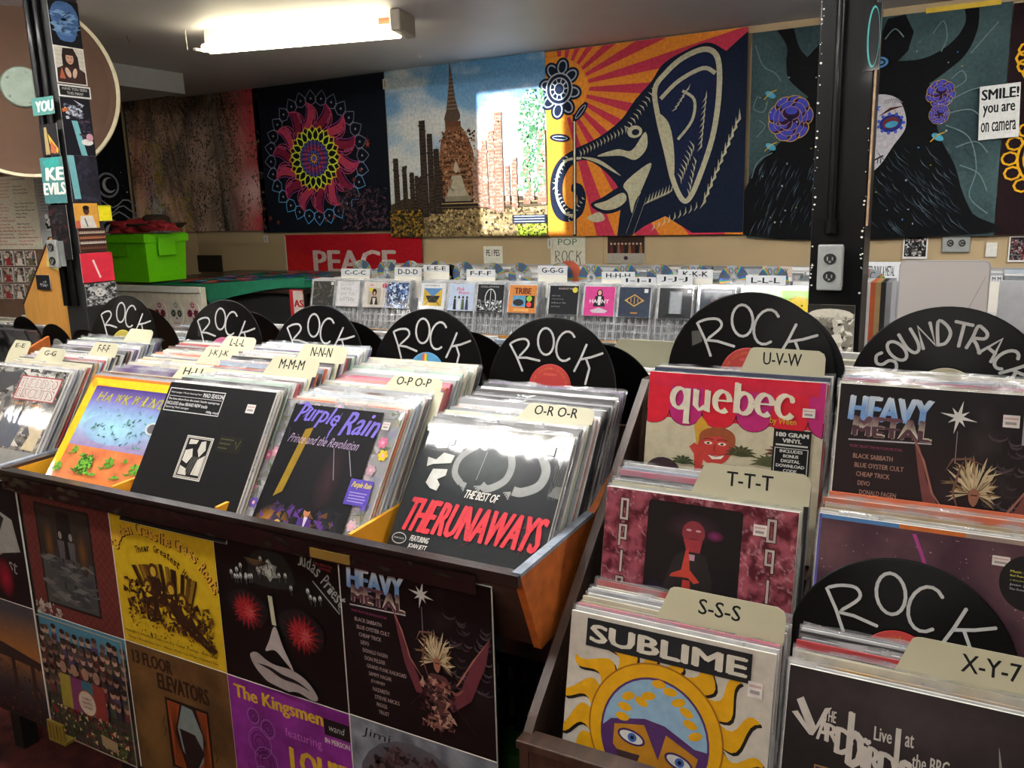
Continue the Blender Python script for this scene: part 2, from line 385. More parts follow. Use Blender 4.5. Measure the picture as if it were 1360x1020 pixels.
def rockword(art, cx, cy, R, wd, col, rd):
    for ch, x, y, w_, h_, r in (('R', -.43, .47, .36, .44, -27), ('O', -.1, .64, .28, .38, -5), ('C', .2, .57, .3, .42, 9), ('K', .55, .40, .34, .40, 22)):
        t = radians(r+rd.uniform(-4, 4)); px, py = cx+(x+rd.uniform(-.015, .015))*R, cy-(y+rd.uniform(-.015, .015)+.015)*R
        for st in STROKES[ch]:
            P = [(px+(u-.5)*w_*R*cos(t)+(v-.5)*h_*R*sin(t), py+(u-.5)*w_*R*sin(t)-(v-.5)*h_*R*cos(t)) for u, v in st]
            if ch == 'R': P = P[:3]+smooth(P[2:7], 4, False)[1:]+P[7:]
            art.line(P, wd*R, col)
            for q in (P[0], P[-1]): art.ell(*q, wd*R*.55, col=col, n=8)
def handword(art, word, cx, cy, R, a0, a1, rr, hh, ww, wd, col, jit=0):
    for i, ch in enumerate(word):
        a = a0+(a1-a0)*i/(len(word)-1); A = radians(a); px, py = cx+R*rr*cos(A), cy-R*rr*sin(A); t = radians(90-a)
        for st in STROKES[ch]:
            P = []
            for (u, v) in st:
                x = (u-.5)*ww*R; y = -(v-.5)*hh*R
                P.append((px+x*cos(t)-y*sin(t), py+x*sin(t)+y*cos(t)))
            if ch in 'RSUDPCO' and len(P) < 12: P = smooth(P, 4, False)
            art.line(P, wd*R, col)
            for q in (P[0], P[-1]): art.ell(*q, wd*R*.55, col=col, n=8)
# ------------------------------------------------------------------ room
MB().box(LX-.1, RX+.1, FY-.1, WY+.1, -.1, 0).go('floor', m_floor)['kind'] = 'structure'
MB().box(LX-.1, RX+.1, FY-.1, WY+.1, CEIL, CEIL+.1).go('ceiling', m_ceil)['kind'] = 'structure'
MB().box(LX-.1, RX+.1, WY, WY+.1, 0, CEIL).go('wall_back', m_wall)['kind'] = 'structure'
MB().box(LX-.1, LX, FY, WY, 0, CEIL).go('wall_left', m_wall)['kind'] = 'structure'
MB().box(RX, RX+.1, FY, WY, 0, CEIL).go('wall_right', m_wall)['kind'] = 'structure'
# front wall behind the camera with the small high window the stray light comes through
def thru(p):
    t = (FY-SUNP.y)/(p.y-SUNP.y); return SUNP+(p-SUNP)*t
wa = thru(Vector((at(637, 130, WY).x, WY, 1.37))); wb = thru(Vector((at(752, 130, WY).x, WY, at(640, 126, WY).z)))
mb = MB(); mb.box(LX, wa.x, FY-.1, FY, 0, CEIL); mb.box(wb.x, RX, FY-.1, FY, 0, CEIL)
mb.box(wa.x, wb.x, FY-.1, FY, 0, wa.z); mb.box(wa.x, wb.x, FY-.1, FY, wb.z, CEIL)
mb.go('wall_front', m_wall)['kind'] = 'structure'
mb = MB(); 
for a in ((wa.x-.04, wa.x, wa.z-.04, wb.z+.04), (wb.x, wb.x+.04, wa.z-.04, wb.z+.04)): mb.box(a[0], a[1], FY, FY+.03, a[2], a[3])
for a in ((wa.z-.04, wa.z), (wb.z, wb.z+.04)): mb.box(wa.x, wb.x, FY, FY+.03, a[0], a[1])
mb.go('window_1', m_white)['kind'] = 'structure'
c = at(243, 97, 3.68)
MB().box(LX+.001, c.x, .6, 3.68, at(243, 125, 3.68).z, CEIL-.001).go('trim_1', m_soffit)['kind'] = 'structure'
# panel seams and screws on the back wall
mb = MB()
for x in (-3.15, -1.85, -.72): mb.box(x-.012, x+.012, WY-.006, WY-.0005, .9, CEIL-.005)
mb.go('trim_2', m_wall)['kind'] = 'structure'
MB().box(LX+.01, RX, WY-.012, WY-.001, CEIL-.035, CEIL-.002).go('trim_3', m_wall)['kind'] = 'structure'

# ------------------------------------------------------------------ fluorescent fittings
def fitting(x, y, label, seen=False, rz=0, L=1.22):
    t = thing('ceiling_light', label, 'light', (x, y, CEIL), (0, 0, rz))
    MB().prism([(-.075, -.001), (.035, -.001), (.035, -.045), (-.02, -.06), (-.075, -.06)], -L/2, L/2).go('housing', m_white, t)
    for k in (-1, 1):
        if seen and k == -1:
            MB().tube([(-L/2-.012, .0, -.03), (-L/2-.02, 0, -.07), (-L/2-.02, -.02, -.085), (-L/2-.02, -.13, -.092)], .007).go('end_bracket', m_white, t)
        else:
            MB().box(k*L/2-.02, k*L/2+.025, -.145, .045, -.09, -.0008, .008).go('end_cap', M('warm_grey_cap', '#8b8378', .5), t)
    for yy in (-.09, -.035): MB().cyl((-L/2+.0, yy, -.082), (L/2-.02, yy, -.082), .017, 16).go('lamp_tube', m_tubew if seen else m_tube, t)
    if seen:
        MB().box(L/2-.1, L/2-.05, -.0765, -.0755, -.045, -.02).go('orange_sticker', M('orange_sticker', '#c9694a', .6), t)
        for xx in (-L/2-.02,): MB().tube([(xx, .0, -.002), (xx, 0, -.03), (xx+.01, 0, -.04), (xx+.018, 0, -.03)], .0035).go('hook', m_white, t)
    return t
pl = at(268, 62, 1.0); 
def atz(px, py, z):
    d = CF+CR*((px-680)/F_)-CU*((py-510)/F_); return CP+d*((z-CAMH)/d.z)
A_ = atz(272, 66, 2.262); B_ = atz(530, 44, 2.262); mid = (A_+B_)/2; dv = B_-A_
fitting(mid.x, mid.y+.06, 'glowing fluorescent tube light on the ceiling above the tapestries', True, math.atan2(dv.y, dv.x), dv.length)
fitting(-1.46, .60, 'fluorescent tube light over the bin of angled records', L=.95)
fitting(-4.74, .0, 'fluorescent tube light over the far left of the record bins', L=.5)
fitting(-.1, -.9, 'fluorescent tube light behind the photographer')
fitting(.9, 1.9, 'fluorescent tube light over the right end of the record bins')
fitting(.95, 3.2, 'added unseen fluorescent tube light over the right end of the compact disc rack')  # added lamp kept outside the camera's view, for general light
fitting(-1.15, 1.72, 'added unseen fluorescent tube light over the row of marker discs')  # unseen lamp put in to brighten the rack and the marker discs
fitting(-2.75, 1.35, 'added unseen fluorescent tube light over the left end of the long record bin')  # unseen lamp put in to brighten the cream box and the left side
# small ceiling hooks
for (px, py, l) in ((169, 50, 'brass hook screwed into the ceiling left of the light'), (246, 42, 'thin white wire hanging from the ceiling by the light'), (556, 72, 'small clear hook on the ceiling above the temple tapestry')):
    p = atz(px, py, CEIL-.01)
    o = MB().tube([(0, 0, .012), (0, 0, -.01), (.008, 0, -.02), (.016, 0, -.012), (.014, 0, -.004)] if px != 246 else [(0, 0, .011), (0, 0, -.03), (.004, 0, -.08)], .0022).go('ceiling_hook', m_gold if px == 169 else m_white, loc=p)
    tag(o, l, 'hook')

# ------------------------------------------------------------------ tapestries
def wall_art(name, art, tl, br, label, cat, mat=P_CLOTH, group=None, y=None, thick=.004):
    W = br.x-tl.x; H = tl.z-br.z; y = (WY-.03) if y is None else y
    t = thing(name, label, cat, ((tl.x+br.x)/2, y, br.z), group=group)
    MB().box(-W/2, W/2, .0003, thick, 0, H).go('cloth' if mat is P_CLOTH else 'sheet', M('cloth_back', '#555555', .9) if mat is P_CLOTH else m_cardw, t)
    part('printed_face', art.me('printed_face', mat, W, H), t); return t
YT = WY-.03
# tie-dyed forest, folded round the room corner
def forest(seed, red):
    A = Art(1, 1)
    def bgc(x, y):
        n = fb(x, y, 3, seed); m = fb(x, y, 7, seed+5)
        c = mix('#75695f', '#c4a088', .5+n*1.2)
        c = mix(c, '#1e1f26', .7*max(0, 1-y*3)+max(0, m)*.5)
        c = mix(c, '#9aa4b4', max(0, 1-abs(x-.25-(y-.5)*.3)*5)*max(0, y-.2)*1.6 if not red else max(0, n)*.5)
        c = mix(c, '#7a4a3a', .5*max(0, fb(x, y, 4, seed+9)))
        u = (x-.38)/(.35+y); c = mix(c, '#1d1b1c', 1.6*max(0, noise.fractal(Vector((u*7+seed, y*.7, 1)), 1, 2, 3)-.12)+.35*max(0, noise.fractal(Vector((u*22, y*2, seed)), 1, 2, 2)))
        if red: c = mix(c, '#b8454e', max(0, (x-.5)/.4)*(.9+.3*n)); c = mix(c, '#d8b8b4', max(0, 1-math.hypot((x-.85)*4, (y-.72)*5))*.9)
        else: c = mix(c, '#a8572f', max(0, 1-math.hypot((x-.2)*4, (y-.5)*2.2))*.6)
        return c
    A.grid(bgc, 80, 80)
    rd = random.Random(seed)
    def lc(x, y, r):
        if y > .35 and fb(x, y, 3, 2) > .12 and not red: return r.choice(['#7f7a26', '#a0962c', '#5a6020'])
        return r.choice(['#2b2824', '#3c3830', '#4d4436', '#6b5a45', '#2e3038', '#8c7c66'])
    A.scatter(4200, (0, 0, 1, 1), .008, lc, seed=seed, elong=1.5, inside=lambda x, y: fb(x, y, 6, seed+3) > -.2+(.45 if red and x > .72 else 0))
    return A
tl = at(246, 127, YT); br = at(350, 306, YT); tl.x = LX+.02; br.x = at(348, 200, YT).x
wall_art('forest_tapestry', forest(3, True), tl, br, 'tie-dye forest tapestry fading to red, beside the room corner', 'tapestry')
zt = tl.z; zb = br.z
A = forest(11, False); t = thing('forest_tapestry', 'left wing of the tree canopy tapestry on the side wall behind the green bin', 'tapestry', (LX+.03, (3.88+4.36)/2, zb), (0, 0, radians(90)))
MB().box(-.24, .24, .0003, .004, 0, zt-zb-.01).go('cloth', m_blackmat, t); part('printed_face', A.me('printed_face', P_CLOTH, .48, zt-zb-.01), t)
# dark tapestry with moons on the side wall
A = Art(2.2, 1, '#0e1018'); rd = random.Random(4)
for i in range(140): A.ell(rd.uniform(.02, 2.18), rd.uniform(.02, .98), rd.choice([.004, .007, .011]), col='#8c8f98', n=7)
for (x, y) in ((2.02, .52), (1.75, .75), (1.2, .35), (.6, .5), (.2, .75), (2.0, .85), (.95, .75), (1.7, .3)):
    A.ell(x, y, .09, col='#7d828c'); A.ell(x, y, .075, col='#10121b'); A.ell(x+.01, y, .055, col='#a0a4ac'); A.ell(x+.025, y-.005, .045, col='#10121b')
    for k in range(3): A.line([(x-.25+j*.045, y+.13+k*.045+.03*sin(j*1.3+k)) for j in range(12)], .009, '#8b8f98')
    for k in range(10): A.line([(x+.11*cos(k*.63), y+.11*sin(k*.63)), (x+.15*cos(k*.63+.15), y+.15*sin(k*.63+.15))], .006, '#8b8f98', taper=True)
t = thing('moon_tapestry', 'black tapestry with white moons and waves behind the left post', 'tapestry', (LX+.03, 2.85, 1.3), (0, 0, radians(90)))
MB().box(-1.0, 1.0, .0003, .004, 0, .9).go('cloth', m_blackmat, t); part('printed_face', A.me('printed_face', P_CLOTH, 2.0, .9), t)
# mandala
A = Art(1.14, 1, '#0f131d'); cx, cy = .53, .505
def petals(n, r0, r1, wd, col, wdl=.005, fill=None, rot=0, pinch=.5):
    for i in range(n):
        a = 2*pi*i/n+rot; P = []
        for k in range(13):
            t = k/12; P.append((r0+(r1-r0)*t, wd*sin(pi*t**.8)*(1 if t < 1 else 0)))
        loop = P+[(r, -q) for r, q in P[::-1][1:-1]]
        pts = [(cx+r*cos(a)-q*sin(a), cy+r*sin(a)+q*cos(a)) for r, q in loop]
        if fill: A.poly(pts, fill)
        A.line(pts, wdl, col, closed=True)
m0 = len(A.v)
def outer_col(a): return mix('#4a4f6e', '#3f9bd0', max(0, sin(a)))
for i in range(28):
    a = 2*pi*i/28; c = mix('#6c6f8c', '#4aa0dc', max(0, sin(a)*1.2)); c = '#%02x%02x%02x' % tuple(int(255*(x**(1/2.2))) for x in c[:3])
    P = [(.262+.075*t, .034*sin(pi*t**.7)) for t in [k/8 for k in range(9)]]; lp = P+[(r, -q) for r, q in P[::-1][1:-1]]
    A.line([(cx+r*cos(a)-q*sin(a), cy+r*sin(a)+q*cos(a)) for r, q in lp], .0045, c, closed=True)
    A.ell(cx+.295*cos(a), cy+.295*sin(a), .006, col='#7f86a0', n=8)
    for k in range(3): A.ell(cx+(.3-.012*k)*cos(a+.1), cy+(.3-.012*k)*sin(a+.1), .003, col='#a9a4b0', n=6)
for i in range(14):
    a0 = 2*pi*i/14
    def sw(t, o): r = .15+.13*t; a = a0+.34*sin(t*2.6)*.6+o*(1-t)**.7*.16; return (cx+r*cos(a), cy+r*sin(a))
    ts = [k/10 for k in range(11)]
    A.poly([sw(t, 1) for t in ts]+[sw(t, -1) for t in ts[::-1]], '#7c1f3c' if i % 2 else '#b03a58')
    for o, c in ((1.5, '#c03a78'), (-1.5, '#8a3a8a'), (2.1, '#b04a60')): A.line([sw(t, o) for t in ts], .004, c)
    for k in range(3): A.line([(cx+r_*cos(a0+.3+.02*q), cy+r_*sin(a0+.3+.02*q)) for r_, q in ((.2+k*.018+.007*cos(j), 1.1*sin(j)) for j in [m*.9 for m in range(8)])], .003, '#b5577c')
petals(20, .1, .165, .022, '#d89a30', .006, '#1a1420'); petals(20, .09, .15, .018, '#cfe040', .007, '#141a1a', pi/20)
A.ell(cx, cy, .092, col='#3a2450', n=36)
for r, n, c in ((.083, 22, '#3f4c92'), (.068, 18, '#7b3a78'), (.052, 14, '#b0344e'), (.036, 10, '#44509a')):
    for i in range(n): A.ell(cx+r*cos(2*pi*i/n), cy+r*sin(2*pi*i/n), .009, col=c, n=8)
A.star(cx, cy, .03, .016, 10, '#c89a3c'); A.ell(cx, cy, .013, col='#4a50a0')
A.v[m0:] = [(cx+(x-cx)*1.36, y, cy+(z-cy)*1.34) for x, y, z in A.v[m0:]]
rd = random.Random(2)
for (x, y) in ((.99, .42), (.86, .66), (.92, .6), (.09, .9), (.16, .93), (.04, .83), (.6, .92), (.67, .9)): A.star(x, y, .022, .007, 5, '#7d3730', rd.random()*6)
A.line([(.99, .38), (.985, .45)], .01, '#b05a30', taper=True); A.star(.99, .44, .022, .008, 5, '#a5502c')
A.scatter(260, (.72, .72, 1.12, .98), .01, ['#2b2630', '#453540', '#5a3a44', '#1d1c26'], seed=3, elong=3)
tl = at(334, 118, YT); br = at(521, 308, YT); br.z = 1.5+(1.41-1.5)*WY/3.8
wall_art('mandala_tapestry', A, tl, br, 'black tapestry with a round red, yellow and blue mandala', 'tapestry')
# ruined temple
A = Art(1, 1)
def sky(x, y):
    n = fb(x*1, y*2, 2.2, 6, 5); c = mix('#4d7fae', '#8db0cc', y*1.6); c = mix(c, '#c3c6c8', (n+.25)*1.6+max(0, y-.22)*3-.4); return c
A.grid(sky, 60, 60)
A.poly([(0, .8), (.1, .76), (.3, .8), (.6, .76), (1, .78), (1, 1), (0, 1)], '#3f3426')
A.poly([(.3, .73), (.58, .72), (.6, .82), (.26, .86)], '#241c18')
A.poly([(.22, .87), (1, .83), (1, 1), (.15, 1)], '#7b6a4c')
for k in range(5): A.rect(.25, .8+k*.022, .98, .806+k*.022, '#59503c' if k % 2 else '#9c8862')
A.scatter(900, (.15, .84, .98, 1), .009, ['#8f7a50', '#5a4a33', '#3c2f22', '#b09a6c'], 'quad', 5)
# stupa
A.poly([(.43, 0), (.436, 0), (.45, .1), (.46, .2), (.475, .26), (.49, .3), (.485, .32), (.47, .33), (.39, .33), (.385, .31), (.4, .27), (.415, .18), (.425, .1)], '#4f4038')
for k in range(9): A.rect(.425-.003*k, .08+k*.022, .447+.003*k, .085+k*.022, '#7d675a')
A.rect(.39, .33, .49, .375, '#5e3c2c')
A.poly([(.4, .36), (.49, .36), (.53, .42), (.56, .5), (.575, .62), (.58, .78), (.34, .78), (.34, .62), (.345, .52), (.36, .43)], '#6e4a34')
for k in range(16): A.rect(.342, .54+k*.0155, .578, .5445+k*.0155, '#2e211a' if k % 2 else '#8a6a50')
A.scatter(520, (.35, .38, .575, .78), .008, ['#8b5c40', '#4a3024', '#a3765a', '#33251d'], 'quad', 8)
# seated statue
A.ell(.45, .6, .017, .024, '#a59c8c'); A.poly([(.45, .55), (.46, .58), (.44, .58)], '#a59c8c'); A.poly([(.42, .64), (.48, .64), (.505, .72), (.525, .76), (.38, .76), (.4, .71)], '#9d9585'); A.rect(.37, .76, .54, .79, '#7d7566'); A.line([(.42, .66), (.405, .71), (.43, .73)], .012, '#6f6a60')
def column(x, y, w, y1, c, rough):
    A.poly([(x, y), (x+w, y), (x+w*1.1, y1), (x-w*.1, y1)], c)
    n = int((y1-y)/.02)
    A.scatter(int(n*5), (x, y, x+w, y1), .007, [rough, c, '#241c18' if rough == '#40342c' else '#a88f80'], 'quad', int(x*100))
    for k in range(n):
        A.rect(x+w*.06*((k*7) % 3), y+k*.02, x+w*(.96-.06*((k*5) % 3)), y+k*.02+.006, rough)
for x, y, w, y1 in ((.03, .52, .035, .85), (.09, .57, .03, .86), (.14, .61, .03, .86), (.175, .63, .025, .86), (.22, .31, .04, .88), (.27, .39, .035, .86), (.31, .48, .035, .86), (.2, .64, .02, .86), (.34, .6, .02, .8)): column(x, y, w, y1, '#2e2622', '#40342c')
for x, y, w, y1 in ((.56, .55, .025, .8), (.59, .5, .028, .83), (.62, .45, .03, .83), (.66, .4, .035, .85), (.7, .3, .045, .86), (.76, .6, .025, .82), (.8, .56, .03, .84), (.87, .5, .035, .82), (.955, .42, .045, .82), (.91, .7, .02, .8)): column(x, y, w, y1, '#7a5a4a', '#94776a')
A.scatter(700, (.83, .2, 1, .75), .012, ['#5f8a5c', '#7fae7a', '#3f6a48', '#9cc4a4'], seed=9, inside=lambda x, y: x+y*.05 > .88+.05*fb(x, y, 9, 1))
A.scatter(900, (0, .84, .22, 1), .012, ['#2a2418', '#6b5426', '#a97c2c', '#3c3a20', '#1b1812'], seed=10)
A.scatter(160, (.83, .93, 1, 1), .012, ['#7f8f2a', '#a9b83c', '#4d5a1e'], seed=12); A.rect(.8, .88, 1, .93, '#20232e')
for k in range(3): A.rect(.81, .885+k*.015, .99, .89+k*.015, '#8a94a4')
tl = at(510, 94, YT-.004); br = at(728, 313, YT-.004); 
wall_art('temple_tapestry', A, tl, br, 'tapestry of brick temple ruins under blue sky with a bright sun patch', 'tapestry', y=YT-.004)
TL_X = br.x
# sun rays and elephant stand-in
A = Art(1.05, 1, '#c87a2c'); 
for k in range(13):
    a0 = radians(-93+k*13.5); a1 = a0+radians(6.6); c0 = (.08, .2)
    pts = [(c0[0]+.16*cos(a0), c0[1]+.16*sin(a0)), (c0[0]+1.4*cos(a0), c0[1]+1.4*sin(a0)), (c0[0]+1.4*cos(a1), c0[1]+1.4*sin(a1)), (c0[0]+.16*cos(a1), c0[1]+.16*sin(a1))]
    poly = pts                                   # clip to the sheet
    for ax, lim, sg in ((0, 1.05, 1), (1, 1, 1), (0, 0, -1), (1, 0, -1)):
        out = []
        for p, q in zip(poly, poly[1:]+poly[:1]):
            ip = (p[ax]-lim)*sg <= 0; iq = (q[ax]-lim)*sg <= 0
            if ip: out.append(p)
            if ip != iq:
                t = (lim-p[ax])/(q[ax]-p[ax]); out.append(tuple(p[i]+(q[i]-p[i])*t for i in (0, 1)))
        poly = out
        if not poly: break
    if len(poly) > 2: A.poly(poly, '#ab3148')
A.ell(.1, .2, .17, col='#cf8a2e', n=30) if False else A.poly([(0, .03), (.1, .03), (.2, .09), (.255, .2), (.2, .31), (.1, .37), (0, .37)], '#d0852e')
nv = '#141c2e'; cr = '#a9a58c'
A.poly(smooth([(.17, .52), (.3, .47), (.42, .39), (.5, .29), (.58, .21), (.64, .13), (.74, .08), (.86, .05), (.95, .1)], 6, False)+[(1.05, .02), (1.05, .99), (.8, .99), (.66, .9), (.55, .95), (.48, 1), (.4, 1)]+smooth([(.41, .92), (.42, .78), (.36, .68), (.26, .6), (.18, .59), (.12, .64), (.09, .72), (.1, .81), (.145, .85), (.175, .82), (.17, .77), (.14, .75), (.15, .71), (.2, .72), (.225, .79), (.2, .88), (.13, .92), (.06, .9), (.02, .82), (.02, .68), (.07, .58), (.17, .52)], 5, False), nv)
A.sline([(.2, .575), (.11, .585), (.06, .66), (.055, .78), (.1, .87), (.16, .885)], .014, cr); A.sline([(.2, .57), (.3, .6), (.42, .68)], .02, cr, taper=True)
A.spoly([(.25, .83), (.32, .79), (.42, .74), (.46, .8), (.42, .86), (.33, .88)], nv); A.spoly([(.27, .83), (.34, .81), (.43, .77), (.45, .81), (.4, .85), (.33, .86)], cr)
A.spoly([(.23, .9), (.3, .87), (.33, .91), (.28, .925)], cr)
A.spoly([(.44, .72), (.58, .62), (.55, .72), (.5, .82), (.48, .88), (.46, .78)], cr); A.spoly([(.29, .57), (.4, .54), (.48, .55), (.55, .46), (.56, .54), (.5, .6), (.42, .575)], cr)
A.ell(.495, .455, .04, .032, cr); A.ell(.5, .458, .02, .016, nv)
ear = [(.6, .25), (.66, .17), (.74, .11), (.84, .08), (.9, .11), (.92, .2), (.915, .36), (.89, .52), (.84, .68), (.79, .8), (.75, .82), (.7, .72), (.66, .56), (.62, .4)]
A.spoly(ear, '#18203a'); A.line(smooth(ear), .026, cr, closed=True); A.sline([(.63, .3), (.72, .22), (.84, .17), (.9, .2)], .02, cr); A.spoly([(.61, .38), (.67, .42), (.7, .55), (.7, .7), (.655, .58)], cr)
A.sline([(.74, .27), (.8, .32), (.79, .42), (.72, .51)], .014, cr)
rd = random.Random(5)
def hatch(p, q, n, l, ang, w_=.008):
    for i in range(n):
        t = i/(n-1); x = p[0]+(q[0]-p[0])*t; y = p[1]+(q[1]-p[1])*t; a = radians(ang)
        A.line([(x, y), (x+l*.55*cos(a-.3), y+l*.55*sin(a-.3)), (x+l*cos(a), y+l*sin(a))], w_, cr, taper=True)
hatch((.19, .53), (.44, .42), 14, .04, 80); hatch((.44, .42), (.58, .24), 10, .045, 50); hatch((.1, .56), (.03, .7), 8, .03, 30); hatch((.03, .74), (.12, .9), 9, .03, -30); hatch((.14, .92), (.22, .8), 7, .025, 220)
hatch((.86, .28), (.84, .52), 9, .06, 110); hatch((.78, .52), (.72, .68), 8, .06, 70); hatch((.8, .6), (.77, .76), 6, .05, 80); hatch((.72, .33), (.78, .24), 6, .05, 130)
hatch((1.02, .38), (.86, .78), 11, .09, 105, .013); hatch((.58, .78), (.7, .73), 8, .07, 120); hatch((.6, .93), (.82, .83), 9, .05, 105); hatch((.52, .74), (.56, .63), 6, .06, 95)
for x in (.45, .49): A.line([(x+.07, .8), (x, .99)], .022, cr, taper=True)
# round flower rosette and stem on the left
A.line([(.165, .34), (.16, 1)], .02, nv); A.line([(.165, .36), (.158, .99)], .009, '#c9c7b8')
for k in range(8):
    a = k*pi/4+.2; A.ell(.085+.075*cos(a), .2+.1*sin(a)*1.15, .05, .04, nv, rot=math.degrees(a)); A.ell(.085+.075*cos(a), .2+.1*sin(a)*1.15, .038, .028, '#8b93a0', rot=math.degrees(a)); A.ell(.085+.075*cos(a), .2+.1*sin(a)*1.15, .03, .02, nv, rot=math.degrees(a))
for r, c in ((.078, '#9aa0a8'), (.071, nv), (.055, '#9aa0a8'), (.049, nv), (.03, '#9aa0a8'), (.025, nv)): A.ell(.08, .2, r, r*1.1, c, n=28)
for k in range(10): A.line([(.08+.03*cos(k*.628), .2+.033*sin(k*.628)), (.08+.05*cos(k*.628), .2+.055*sin(k*.628))], .006, '#9aa0a8')
for (x, y, r) in ((.2, .33, -50), (.08, .46, 8)): A.ell(x, y, .06, .022, nv, rot=r); A.ell(x, y, .045, .012, '#8b93a0', rot=r); A.ell(x, y, .04, .007, nv, rot=r)
tl = at(727, 70, YT); br = at(989, 311, YT); tl.x = TL_X+.004; br.x = at(990, 200, YT).x; tl.z = 1.5+.722*WY/3.8
wall_art('elephant_tapestry', A, tl, br, 'orange and red sunburst tapestry with a navy elephant head', 'tapestry', y=YT-.008)
# woman with painted face, behind the right post
A = Art(1.13, 1)
A.grid(lambda x, y: mix('#2a3a3f', '#3c5052', .5+fb(x, y, 3, 3)), 30, 30)
bk = '#0d0e11'
A.spoly([(.0, .72), (.08, .6), (.18, .5), (.25, .36), (.4, .24), (.6, .2), (.77, .28), (.84, .42), (.88, .55), (.95, .68), (.99, .8), (1.04, .9), (1.1, .99), (0, .99)], bk)
A.poly(smooth([(.12, 0), (.17, .08), (.17, .16), (.19, .24), (.3, .34)], 5, False)+[(.45, .34), (.45, .0), (.36, .0), (.33, .08), (.27, .14)]+smooth([(.27, .14), (.23, .09), (.2, .0)], 5, False), '#121214')
A.poly([(.55, .02), (.7, .0), (.74, .08), (.72, .16), (.68, .2)]+smooth([(.68, .2), (.78, .2), (.86, .17), (.92, .12), (.95, .06), (.94, .0)], 5, False)+smooth([(1.0, .0), (1.0, .1), (.96, .2), (.88, .27), (.82, .31)], 5, False)+[(.86, .5), (.72, .6), (.5, .5), (.5, .1)], bk); A.poly([(.56, .0), (.63, .0), (.6, .07), (.55, .08)], '#33484c')
A.spoly([(.5, .36), (.6, .34), (.68, .36), (.72, .42), (.73, .5), (.68, .58), (.63, .66), (.58, .7), (.52, .7)], '#a9a7ad')
A.spoly([(.52, .36), (.57, .345), (.56, .5), (.55, .7), (.52, .7)], '#8d8b94')
A.ell(.665, .475, .052, .04, '#1f2a6c', rot=-12); A.ell(.665, .473, .037, .026, '#5c2a2c', rot=-12); A.ell(.668, .48, .028, .014, '#3d8fb0', rot=-10)
A.line([(.61, .44), (.66, .41), (.72, .4)], .014, '#3a1c16', taper=True)
A.spoly([(.585, .54), (.6, .59), (.57, .61), (.55, .6)], '#15182c'); A.ell(.585, .57, .01, .014, '#4ba3cf')
A.line([(.55, .645), (.6, .64), (.64, .62)], .008, '#2a2226'); 
for k in range(6): A.line([(.56+k*.014, .632), (.56+k*.014, .655)], .004, '#2a2226')
for k in range(11): a = k*.57; A.ell(.665+.055*cos(a), .475+.043*sin(a), .008, col='#3b4ea8', n=8)
for (x, y, r) in ((.6, .4, 0), (.57, .42, 1)): A.star(x, y, .022, .008, 5, '#3a55b8', r)
for k in range(9): A.line([(.64+.006*k, .365), (.63+.01*k, .385)], .003, '#6b6a70')
def flower(x, y, s, seed):
    rd = random.Random(seed)
    for rr, n in ((1, 9), (.66, 7), (.33, 5)):
        for i in range(n):
            a = 2*pi*i/n+rd.uniform(-.2, .2); px_, py_ = x+s*.62*rr*cos(a), y+s*.62*rr*sin(a)
            A.ell(px_, py_, s*.36, s*.27, '#b8922c' if rr == 1 else '#8a6a6a', rot=math.degrees(a)+90); A.ell(px_, py_, s*.33, s*.24, '#2b1430', rot=math.degrees(a)+90); A.ell(px_+.1*s*cos(a), py_+.1*s*sin(a), s*.24, s*.15, '#3a3f9a', rot=math.degrees(a)+90)
    A.ell(x, y, s*.12, col='#15172c')
flower(.2, .42, .125, 1); flower(.87, .36, .07, 2); flower(.87, .45, .05, 3)
for (x, y) in ((.1, .3), (.11, .55), (.87, .55)): A.ell(x, y, .028, .014, '#4693ad', rot=30); A.line([(x-.03, y+.02), (x, y-.01), (x+.03, y-.02)], .005, '#b8922c')
rd = random.Random(8)
for i in range(230):
    x = rd.uniform(.05, .98); y = rd.uniform(.58, .95); l = rd.uniform(.03, .09)
    A.line([(x, y), (x+l*.3, y+l*.5), (x+l*.9, y+l)] if x > .6 else [(x, y), (x-l*.3, y+l*.6), (x-l*.4, y+l)], .004, rd.choice(['#33414c', '#4a5964', '#262f39']), taper=True)
for i in range(70): A.ell(rd.uniform(.05, .95), rd.uniform(.1, .95), rd.choice([.003, .005]), rd.choice([.003, .005]), rd.choice(['#7f8a94', '#3f7fb0', '#8a7d3c', '#9aa0a4']), n=7)
for P in ([(.02, .06), (.06, .16), (.12, .2), (.15, .24)], [(.9, .45), (1.0, .44), (1.06, .5)], [(.9, .4), (.98, .36), (1.04, .35), (1.06, .38)], [(.9, .5), (1.0, .56), (1.04, .7), (1.02, .82), (1.1, .9)], [(.02, .7), (.05, .62), (.12, .58)], [(.62, .1), (.66, .06), (.7, .1)], [(.98, .2), (1.08, .08)], [(.82, .1), (.86, .05), (.88, .12), (.86, .18)], [(.04, .5), (.08, .45), (.05, .42)], [(.93, .34), (.97, .31), (.95, .27), (.91, .3)], [(.04, .3), (.02, .36), (.07, .38), (.09, .33)], [(.95, .6), (1.03, .58), (1.08, .63)], [(.97, .68), (1.05, .72), (1.09, .8)]): A.sline(P, .005, '#5d7072')
A.ell(.6, .2, .04, .025, '#4a78a8'); A.ell(.6, .2, .028, .016, bk); A.ell(.605, .2, .016, .008, '#4a78a8')
tl = at(1000, 39, YT); br = at(1316, 313, YT); tl.x = at(996, 170, YT).x; br.x = at(1333, 150, YT).x; br.z = 1.5-.147*WY/3.8+.0; tl.z = at(1180, 22, YT).z
wall_art('skull_woman_tapestry', A, tl, br, 'dark green tapestry of a woman with a painted skull face and horns', 'tapestry', y=YT-.002)
sx_r = br.x
